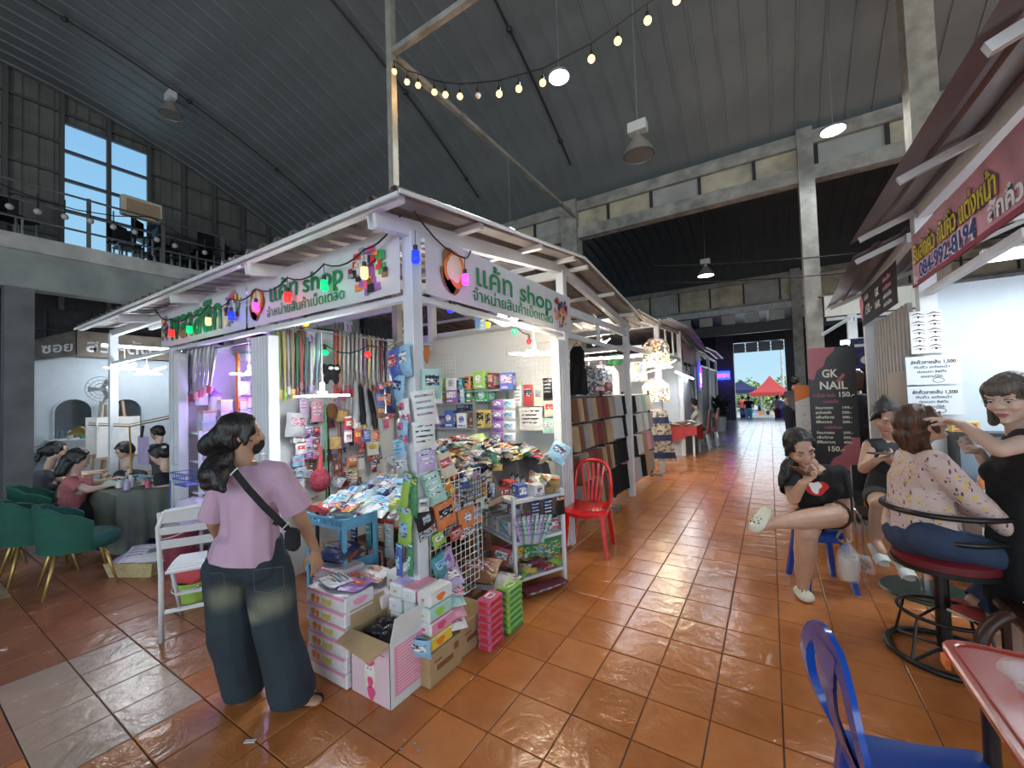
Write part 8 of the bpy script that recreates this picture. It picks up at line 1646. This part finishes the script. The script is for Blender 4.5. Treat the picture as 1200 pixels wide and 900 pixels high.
b=MB(); b.bx(-4.6,-4.55,4.2,13,0,2.6); b.build('rear_board',wallw,s2); b=MB(); b.bx(-4.5,-1.95,11.0,11.05,0,2.6); b.build('side_board',bw2,s2)
b=MB(); b.bx(-4.5,-1.98,4.15,4.18,0,2.5); b.build('side_board',wallw,s2)
t=thing('stall_sign','brownish pink signboard on the far end of the clothes stall','sign',(-1.82,12,2.3)); b=MB(); b.bx(-1.84,-1.82,11.1,13.2,2.36,2.85); b.build('sign_panel',mat('brown_pink_sign',(.3,.18,.19),rough=.5,var=.4,vs=3),t)
b=MB(); b.bx(XF-.02,XF+.02,11.1,13.2,0,2.3); b.build('side_board',mat('grey_blue_board',(.3,.33,.37),rough=.6),s2)
# lamps of the clothes stall
led(PL(697,398,1,4.9) if 0 else PL(705,404,0,-2.6),'warm star shaped blade lamp under the white beams of the clothes stall',5,.17,.3,(1,.9,.72),40,rz=.4,cordz=.4,tiltv=[.6,.1,.5,0,.2])
led(PL(690,430,0,-3.2),'flat warm blade lamp low over the black clothes',5,.25,.0,(1,.92,.78),40,rz=.1,cordz=.3)
def rodlamp(A,B,label,power): tube_lamp(A,B,.02,label,power)
rodlamp(PL(708,420,1,7.0),PL(752,417,1,8.2),'long slim tube lamp over the hanging blouses',30)
led(PL(776,431,0,-1.75),'brilliant blade lamp on the corner post over the elephant print trousers',5,.28,.1,(1,.9,.68),30,rz=.5,cordz=.3,tiltv=[.5,.2,-.2,.3,0],emit=20)
rodlamp(PL(792,436,0,-1.75),PL(812,444,0,-1.75),'white tube lamp under the brownish pink signboard',24)
# clothes
def garment(P,w_,h_,c,label,group=None,n=XP,kind='plain',fl=0,m=None,nm='garment'):
    t=thing(nm,label,'clothing',P,group); P=V(P); Rm=facing(n).to_3x3(); b=MB()
    if kind=='trousers': prof=lambda v:(w_/2*(.55+.45*v))
    elif kind=='top': prof=lambda v:w_/2*(1 if v>.2 else .55+2.2*v)
    elif kind=='dress': prof=lambda v:w_/2*(.6+.4*v)
    else: prof=lambda v:w_/2
    for s_ in (-1,1): b.sheet(lambda u,v:P+Rm@V(((u-.5)*2*prof(v),s_*(.02+.015*v)+.018*sin(u*13+v*3),-v*h_)),14,8)
    o=b.build('cloth',m or pm(c,'cloth'),t,smooth=True); b=MB(); b.tube([P+Rm@V((-w_*.3,0,0)),P+Rm@V((0,0,.05)),P+Rm@V((w_*.3,0,0))],.006,5); b.tube([P+Rm@V((0,0,.05)),P+Rm@V((0,0,.11))],.004,5); b.build('hanger',blackp if c!='elephant' else pm('pink','plastic'),t)
    return t
def patmat(name,c1,c2,c3,sc_,bands=False):
    m=mat(name,c1,rough=.85); n=m.node_tree; bs_=n.nodes['Principled BSDF']; tcn=n.nodes.new('ShaderNodeTexCoord'); v=n.nodes.new('ShaderNodeTexVoronoi'); v.inputs['Scale'].default_value=sc_; n.links.new(tcn.outputs['Object'],v.inputs[0])
    sp=n.nodes.new('ShaderNodeSeparateColor'); n.links.new(v.outputs['Color'],sp.inputs[0]); cr_=n.nodes.new('ShaderNodeValToRGB'); cr_.color_ramp.interpolation='CONSTANT'; el=cr_.color_ramp.elements; el[0].color=(*c1,1); el[1].position=.5; el[1].color=(*c2,1); q=el.new(.8); q.color=(*c3,1); n.links.new(sp.outputs[0],cr_.inputs[0]); out=cr_.outputs[0]
    if bands:
        wv=n.nodes.new('ShaderNodeTexWave'); wv.bands_direction='Z'; wv.inputs['Scale'].default_value=.9; wv.inputs['Distortion'].default_value=.6; n.links.new(tcn.outputs['Object'],wv.inputs[0]); gt_=n.nodes.new('ShaderNodeMath'); gt_.operation='GREATER_THAN'; gt_.inputs[1].default_value=.72; n.links.new(wv.outputs['Fac'],gt_.inputs[0]); mx=n.nodes.new('ShaderNodeMix'); mx.data_type='RGBA'; mx.inputs['B'].default_value=(.03,.035,.1,1); n.links.new(gt_.outputs[0],mx.inputs['Factor']); n.links.new(out,mx.inputs['A']); out=mx.outputs['Result']
    n.links.new(out,bs_.inputs['Base Color']); return m
eleph=patmat('elephant_print_cloth',(.5,.44,.34),(.3,.26,.2),(.1,.09,.09),22,True); flor=patmat('floral_print_cloth',(.75,.72,.66),(.12,.12,.14),(.6,.3,.1),26); dots=patmat('leaf_print_cloth',(.72,.72,.7),(.25,.28,.32),(.1,.1,.12),30)
XA=-1.95
for (px,py,w_,h_,kd,m_,lb) in [(771,482,.62,.98,'trousers',eleph,'elephant print trousers hanging on the corner post of the clothes stall'),(768,398,.5,.55,'top',flor,'brightly lit floral blouse hanging above the elephant print trousers'),(768,446,.5,.42,'top',flor,'darker floral blouse with a yellow flower, middle of the corner post'),(744,424,.45,.4,'top',flor,'white patterned blouse with pink hanger left of the lit floral blouse'),(688,428,.5,.65,'top',dots,'white leaf print blouse hanging behind the black racks'),(704,430,.4,.6,'top',dots,'grey leaf print blouse hanging behind the black racks')]:
    garment(PL(px,py,1,8.42+.03*(py>440)) if px>740 else PL(px,py,0,-2.6),w_,h_,'elephant',lb,None,(.35,-1,0) if px>740 else (.4,-1,0),kd,m=m_)
garment(PL(676,406,0,-2.3),.2,.3,'black','small black vest hanging beside the shutter post',None,(.6,-1,0),'top'); garment(PL(677,427,0,-2.25),.24,.42,'black','black vest hanging on a hoop below the small vest',None,(.6,-1,0),'top'); garment(PL(720,415,0,-3.0),.35,.25,'green','green shirt hanging behind the red price cards',None,(.6,-1,0),'top')
put('price_card','red price card with white lettering among the clothes','card',PL(703,457,0,-2.2),facing((1,-.6,0)),carton(.2,.13,.01,'red','white',0)); put('price_card','second red price card right of the first','card',PL(713,453,0,-2.3),facing((1,-.6,0)),carton(.14,.14,.01,'red','white',2)); put('price_card','red price strip on the second row of the clothes rack','card',PL(707,500,0,-2.12),facing((1,-.6,0)),carton(.22,.09,.01,'red','white',2))
g='patterned garments crowded at the back of the clothes stall'
for k in range(22):
    c_=['cream','grey','black','tan','white','pink','maroon','navy'][(k*3)%8]; x_=-2.7-.22*(k%8); y_=7.9-.9*(k//8)
    garment((x_,y_,2.15-.25*(k//8)),.38,.6,c_,'%s garment crowded behind the clothes rack'%dict(tan='light brown').get(c_,c_),g,(.3,-1,0),'top',m=[None,dots,None,flor,eleph][k%5])
# racks
rkk=thing('clothes_rack','grey four tier clothes rack along the aisle in front of the clothes stall','rack',(-2.15,7,0))
zt_=[1.58,1.25,.9,.52]
for x in (-2.5,-2.0):
    for y in (5.5,8.1): b=MB(); b.bx(x-.02,x+.02,y-.02,y+.02,0,1.65); b.build('upright',dark,rkk)
for z_ in zt_:
    for x in (-2.05,-2.45): b=MB(); b.tube([(x,4.5,z_),(x,8.15,z_)],.014,6); b.build('rail',dark,rkk)
for y in (5.5,8.1): b=MB(); b.bx(-2.6,-1.8,y-.025,y+.025,.02,.07); b.build('foot',steel,rkk)
cl=['tan','grey','silver','black','black','black','black','white','silver','mint','cream']
dct={'tan':'light brown','silver':'pale grey'}
for r_,z_ in enumerate(zt_):
    for k in range(-7,17):
        y=5.55+k*.155; 
        if k<0: c_=['brown','tan','brown','grey','tan','brown','maroon'][(k+r_)%7]
        elif r_==0: c_=['brown','tan','grey','silver','silver','black','black','black','black','black','white','white','mint','mint','cream','cream','cream'][k]
        elif r_==1: c_=['tan','tan','silver','silver','silver','black','black','black','black','black','white','white','silver','white','white','grey','grey'][k]
        elif r_==2: c_=['brown','tan','black','black','black','black','black','black','black','black','white','white','tan','tan','pink','pink','grey'][k]
        else: c_=['grey','black','black','black','black','black','pink','pink','pink','silver','silver','black','black','tan','tan','tan','grey'][k]
        h_=[.28,.29,.32,.36][r_]; row=['top','second','third','lowest'][r_]
        b=MB(); P=V((-2.0,y,z_-.015)); rr_=random.uniform(-.01,.01)
        b.sheet(lambda u,v:P+V((.66,.75,0))*((u-.5)*.2*(.8+.2*v))+V((.75,-.66,0))*(.012*sin(u*9+k)+.02*v)-UZ*(v*(h_+rr_)*(1-.28*(v>.9)*(abs(u-.5)<.12))+.012*sin(u*pi)*v),8,5); b.sheet(lambda u,v:P+V((.66,.75,0))*((u-.5)*.2*(.8+.2*v))-V((.75,-.66,0))*(.02+.012*sin(u*7+k)+.01*v)-UZ*(v*(h_+rr_)*.97),8,5)
        tag(b.build('hanging_shorts',pm(c_,'cloth'),smooth=True),'%s shorts hanging on the %s row of the clothes rack'%(dct.get(c_,c_),row),'clothing','%s shorts on the %s row of the clothes rack'%(dct.get(c_,c_),row))
t=thing('pouf','round grey cushion lying under the clothes rack','cushion',(-2.3,7.3,.0)); b=MB(); b.ell((-2.3,7.3,.12),(.2,.2,.12)); b.build('cushion_body',pm('grey','cloth'),t,smooth=True)
put('storage_box','grey carton standing beside the foot of the clothes rack','box',(-2.45,5.35,.14),facing(XP),carton(.3,.26,.3,'grey','tan',0))
g='small dark items on the side board beyond the lit blouses'
for k in range(10): put('sock_pack',['black socks pack','grey bag'][k%2]+' hanging beyond the lit floral blouse','packet',PL(800+(k%3)*5,415+(k//3)*14,0,-1.88),facing(XP),pouch(.3,.3,.05,['black','grey'][k%2],['yellow','white','silver'][k%3],k%4),g,small=True)
# cloth table with man
t=thing('goods_table','table under a red cloth heaped with garments in front of the seated man','table',(-2.0,11.4,0)); b=MB(); b.bx(-2.6,-1.6,10.9,11.9,.7,.74); b.build('tabletop',pm('white','card'),t)
for x,y in ((-2.55,10.95),(-1.65,10.95),(-2.55,11.85),(-1.65,11.85)): b=MB(); b.bx(x-.025,x+.025,y-.025,y+.025,0,.7); b.build('leg',wmetal,t)
b=MB(); b.sheet(lambda u,v:V((-2.62+1.06*u,10.86-.0*v+.02*sin(u*20)*v,.75-(.32+.1*sin(u*5))*v)),24,4); b.sheet(lambda u,v:V((-1.56+.02*sin(u*20)*v,10.86+1.0*u,.75-(.3+.12*u)*v)),20,4); b.build('red_cloth',pm('red','cloth'),t,smooth=True)
g='folded garments heaped on the red cloth table'
for k in range(14): put('folded_garment','%s folded garment on the red cloth table'%['black','teal','cream','orange','white'][k%5],'clothing',(-2.4+.17*(k%5),10.98+.3*(k//5),.79+.03*(k%2)),M.Rotation(k,4,'Z')@M.Rotation(-1.4,4,'X'),pouch(.3,.24,.09,['black','teal','cream','orange','white'][k%5],['white','grey','yellow'][k%3],k%4,'cloth'),g,small=True)
ch=thing('dining_chair','high backed dusty pink dining chair with white legs under the man in the cap','chair',(0,0,0)); pv=mat('dusty_pink_vinyl',(.28,.1,.1),rough=.5)
b=MB(); b.box((0,0,.46),(.46,.46,.1)); b.build('seat',pv,ch,bevel=.02); b=MB(); b.hexa([(-.22,.2,.5),(.22,.2,.5),(.22,.25,.5),(-.22,.25,.5),(-.22,.27,1.1),(.22,.27,1.1),(.22,.31,1.1),(-.22,.31,1.1)]); b.build('backrest',pv,ch,bevel=.01)
for sx_,sy_ in ((-1,-1),(1,-1),(1,1),(-1,1)): b=MB(); b.hexa([(sx_*.2-.02,sy_*(.2+.05*(sy_>0))-.02,0),(sx_*.2+.02,sy_*(.2+.05*(sy_>0))-.02,0),(sx_*.2+.02,sy_*(.2+.05*(sy_>0))+.02,0),(sx_*.2-.02,sy_*(.2+.05*(sy_>0))+.02,0),(sx_*.2-.025,sy_*.2-.025,.42),(sx_*.2+.025,sy_*.2-.025,.42),(sx_*.2+.025,sy_*.2+.025,.42),(sx_*.2-.025,sy_*.2+.025,.42)]); b.build('leg',wmetal,ch)
place(ch,USED,(-1.72,12.5,0),-pi/2+.0); place(ch,USED,(-1.6,13.3,0),-pi/2,'high backed dusty pink dining chair, empty, behind the man in the cap')
b0=V((-1.75,12.45,0)); hc=b0+V((-.1,-.02,1.28)); nk=b0+V((-.03,0,1.12))
pp,H=simple_person('man in a dark cap and cream jacket seated at the red cloth table',b0,hc,V((-1,-.25,-.15)),nk,b0+V((0,-.2,1.03)),b0+V((0,.2,1.03)),b0+V((.02,0,.58)),[(b0+V((0,-.2,1.03)),b0+V((-.15,-.26,.82)),b0+V((-.38,-.2,.84))),(b0+V((0,.2,1.03)),b0+V((-.15,.26,.82)),b0+V((-.38,.2,.84)))],[(b0+V((0,-.1,.55)),b0+V((-.42,-.1,.52)),b0+V((-.4,-.1,.06))),(b0+V((0,.1,.55)),b0+V((-.42,.1,.52)),b0+V((-.4,.1,.06)))],sk2,mat('cream_jacket',(.5,.47,.38),rough=.9),dkj,hairb,1.0,vox=.016,sl=.98)
pp.children[0]; b=MB(); b.ell(hc+UZ*.07,(.1,.1,.075),n=14); b.ell(hc+V((-.12,-.03,.055)),(.08,.07,.012)); b.build('cap',blackp,pp,smooth=True)
# neon signs, plant, stall 3
def neon(P,w_,h_,label,pat,body,letters=None):
    t=thing('neon_sign',label,'sign',P); P=V(P); b=MB(); N=24; b.prism([(w_/2*cos(a)*(1 if abs(cos(a))<.7 else 1),h_/2*sin(a)) for a in [2*pi*k/N for k in range(N)]],P,(0,1,0),UZ,.03) if pat else b.box(P,(.04,w_,h_)); b.build('sign_body',body,t)
    if pat:
        for i,(c_,dy,dz,r_) in enumerate([('blue',0,0,.38),('red',.05,.1,.2),('warm',-.05,-.1,.2),('blue',.0,.2,.15),('pink',0,-.25,.15)]): b=MB(); b.tube([P+V((.035,w_*(dy+r_*.8*cos(a)),h_*(dz+r_*sin(a)*.8))) for a in [2*pi*k/14 for k in range(14)]],.022,5,closed=True); b.build('neon_tube',mat('neon_'+c_,COL[c_],emit=5),t)
    return t
neon(PL(819,440,0,-1.8),.7,.95,'oval neon sign glowing blue and orange beyond the clothes stall',True,mat('neon_back',(.1,.1,.5),emit=.8))
P=PL(846,440,1,24.85); t=neon(P,.05,.5,'blue glowing signboard with red letters near the rear pier',False,mat('blue_light_box',(.03,.08,.9),emit=3)); b=MB(); b.bx(P.x-.4,P.x+.4,P.y-.06,P.y,P.z-.23,P.z+.23); b.build('light_box',mat('blue_light_box',(0,0,0)),t); text('OPEN',.24,P+V((-.33,-.065,-.09)),UX,UZ,mat('red_neon_letters',(1,.05,.15),emit=5),t,width=.66,bold=.01)
l=bpy.data.lights.new('blue','POINT'); l.energy=5; l.color=(.15,.1,1); o=bpy.data.objects.new('blue',l); C.objects.link(o); o.parent=t; o.location=(.2,-.4,-.3)
s3=thing('market_stall','far white framed stall with grey walls before the rear pier','stall',(-2,17,0))
for (x,y) in ((-1.95,14.6),(-1.95,17.0),(-1.95,19.5)): post(s3,x,y,0,2.9,.1)
beam(s3,(-1.95,14.6,2.85),(-1.95,19.5,2.85),.05,.07); beam(s3,(-1.95,14.6,2.45),(-1.95,19.5,2.45),.05,.07); b=MB(); b.bx(-2.0,-1.96,14.6,19.5,0,2.4); b.build('side_board',mat('grey_blue_board',(0,0,0)),s3); put_sheets(s3,-5,-1.6,.8,14.2,19.8,lambda y:3.05-.03*abs(y-17),xs2)
b=MB(); b.bx(-4.6,-2,14.55,14.6,0,2.4); b.build('front_board',mat('grey_blue_board',(0,0,0)),s3)
plant((-1.75,18.2,0),'tall leafy plant in a white pot beside the purple pier',26,.9,.12,pm('white','card'),potr=.25,poth=.55,seed=9,lean=.6); plant((-1.9,20.2,0),'dark plant on the floor just before the purple pier',18,.8,.12,blackp,potr=.2,poth=.4,seed=12)
# ================================================================ STREET beyond the opening
gr=struct((lambda b:(b.bx(-40,40,25.4,140,-1.2,-1.1),b.build('ground_outside',mat('sunlit_concrete',(.5,.5,.48),rough=.9,var=.1,vs=.5)))[1])(MB()))
def tent(P,w_,ze,zp,c_,label):
    P=V(P); t=thing('canopy_tent',label,'tent',P); b=MB(); q=[(-1,-1),(1,-1),(1,1),(-1,1)]; e_=[P+V((x*w_/2,y*w_/2,ze)) for x,y in q]; pk=P+UZ*zp
    for i in range(4):
        a_=e_[i];c2_=e_[(i+1)%4]; b.sheet(lambda u,v:a_.lerp(c2_,u).lerp(pk,v)-UZ*(.25*sin(pi*v)*(zp-ze)*.6),6,6); b.sheet(lambda u,v:a_.lerp(c2_,u)-UZ*(.25*v),6,1)
    b.build('canopy',pm(c_,'cloth'),t)
    for p_ in e_: b=MB(); b.cyl((p_.x,p_.y,P.z),p_,.03,n=6); b.build('leg',steel,t)
tent((-.0,32,-1.1),2.3,2.5,3.6,'red','red canopy tent beyond the rear opening'); tent((1.6,31,-1.1),2.3,2.4,3.3,'red','second red canopy tent partly hidden by the right pier'); tent((-1.9,36,-1.1),2.6,2.7,3.5,'navy','dark grey canopy tent left of the red one')
t=thing('food_cart','grey stall counter with goods under the red tent','counter',(-.4,30,-1.1)); b=MB(); b.bx(-1.0,.1,29.9,30.6,-1.1,.0); b.build('counter_front',pm('silver','card'),t)
for k in range(5): b=MB(); b.box((-.85+.22*k,30.1,.12),(.17,.2,.22)); tag(b.build('food_tray',pm(['sky','orange','tan','black','cream'][k],'card')),'%s tray on the counter under the red tent'%['light blue','orange','brown','black','cream'][k],'tray','trays on the counter under the red tent')
for i,(px,D,c1,c2,lb) in enumerate([(911,27,'pink','maroon','distant shopper in a pale pink shirt before the red tent'),(918,28.5,'sky','blue','distant shopper in light blue beside the pink one'),(877,27.5,'black','sky','distant person in dark top and light blue trousers under the grey tent'),(870,29,'red','navy','distant person left of the grey tent poles')]):
    P=PL(px,470,1,D); B=V((P.x,P.y,-.4)); nk=B+UZ*1.38; simple_person(lb,B,B+UZ*1.52,V((random.uniform(-1,1),1,0)),nk,B+V((-.18,0,1.3)),B+V((.18,0,1.3)),B+UZ*.9,[(B+V((-.18,0,1.3)),B+V((-.25,.05,1.05)),B+V((-.22,.15,.85))),(B+V((.18,0,1.3)),B+V((.25,.05,1.05)),B+V((.22,.15,.85)))],[(B+V((-.08,0,.85)),B+V((-.09,0,.45)),B+V((-.09,0,.05))),(B+V((.08,0,.85)),B+V((.09,0,.45)),B+V((.09,0,.05)))],sk2,pm(c1,'cloth'),pm(c2,'cloth'),hairb,1.0,vox=.03)
b=MB(); b.bx(-3,3,25.4,29.5,-1.1,-.4); struct(b.build('pavement_outside',mat('sunlit_concrete',(0,0,0))))
# tree covered hill
def crown(P,r,label,cols,n=500,seed=1):
    rnd=random.Random(seed); t=thing('tree',label,'tree',P,'trees on the slope beyond the tents'); P=V(P); b=MB(); b.tube([P,P+UZ*r*1.3],[.25,.15],7); b.build('trunk',mat('bark',(.09,.06,.04),rough=.9),t)
    b=MB()
    for k in range(n):
        a=rnd.random()*6.28; ph=acos(rnd.uniform(-1,1)); rr=r*(.6+.4*rnd.random()**.5)*(1+.25*sin(3*a+seed)); c_=P+UZ*r*1.5+V((rr*sin(ph)*cos(a),rr*sin(ph)*sin(a),rr*.75*cos(ph))); s_=r*.13
        d1_=V((rnd.uniform(-1,1),rnd.uniform(-1,1),rnd.uniform(-.4,1))).normalized(); d2_=d1_.orthogonal().normalized(); d3_=d1_.cross(d2_); b.m=rnd.randrange(2); b.add([c_-d2_*s_,c_+d3_*s_*.6,c_+d2_*s_,c_-d3_*s_*.6],[(0,1,2,3)])
    b.build('foliage',[mat('leaf_bright',(.38,.46,.16),rough=.7,var=.3),mat('leaf_mid',(.16,.26,.1),rough=.7,var=.4)],t)['kind']='stuff'
for i in range(9):
    x=-8+i*1.35; crown((x,55+3*(i%3),-1.9),1.5+.3*((i*5)%3),'bushy green tree on the slope beyond the tents',0,420,i+1)
b=MB()
for k in range(4): b.tube([(-12,48,6.2+.35*k),(0,48,5.7+.33*k),(12,48,6.3+.4*k)],.035,4)
tag(b.build('power_line',dark),'black power lines crossing the sky beyond the rear opening','cable')
# litter on the aisle floor
g='small scraps of litter on the tiled floor'
for (px,py,w_,h_,lb) in [(293,869,.05,.02,'small white paper scrap on the tiles in front of the woman'),(4,762,.04,.015,'tiny yellow scrap on the brown tiles at the left edge'),(135,720,.03,.01,'tiny white scrap on the tiles left of the folding chair')]:
    P=FL(px,py,.003); b=MB(); b.box(P+UZ*.002,(w_,h_,.004),rotz(.6)); tag(b.build('paper_scrap',pm('white','card')),lb,'litter',g)
for i,(px,py) in enumerate([(474,868),(486,872),(490,880),(470,878)]): P=FL(px,py,.002); b=MB(); b.ell(P+UZ*.002,(.008,.006,.004),n=8,k=5); tag(b.build('pebble',pm('grey','card')),'small grey grit on the tile below the open carton','litter','bits of grit on the tile below the open carton')

P=PL(918,455,1,47.5); t=thing('utility_pole','slim concrete power pole beyond the red tents','pole',(P.x,P.y,-1.1)); b=MB(); b.tube([(P.x,P.y,-1.1),(P.x,P.y,7)],[.14,.09],8); b.build('pole',conc2,t); b=MB(); b.bar((P.x-.8,P.y,6.4),(P.x+.8,P.y,6.4),.1); b.build('crossarm',dark,t)
# ---------------- prints and small fittings become sub-parts of the piece they are on
PR={'lettering','logo_print','picture_print','small_print','label_panel','figure_print','flower_print','side_print','pink_band','printed_side','motif_print','printed_marks','vent_hole','iris','eyelid_line','strap_buckle','red_strip','pink_shape','pink_corner','brush_print','line_print','orange_corner','poster_print','oval_mark','printed_eye','lid_ring','slot','sticker','pocket_seam','mask_loop','camera_lens','rim_bead','hair_clip','snacks','drink'}
last={}
for o in list(C.objects):
    p_=o.parent
    if p_ is None or o.type!='MESH' or p_.type!='EMPTY' or p_.get('kind')=='structure': continue
    nm_=o.name.split('.')[0]
    if nm_ in PR and p_.name in last: o.parent=last[p_.name]
    elif nm_ not in PR: last[p_.name]=o
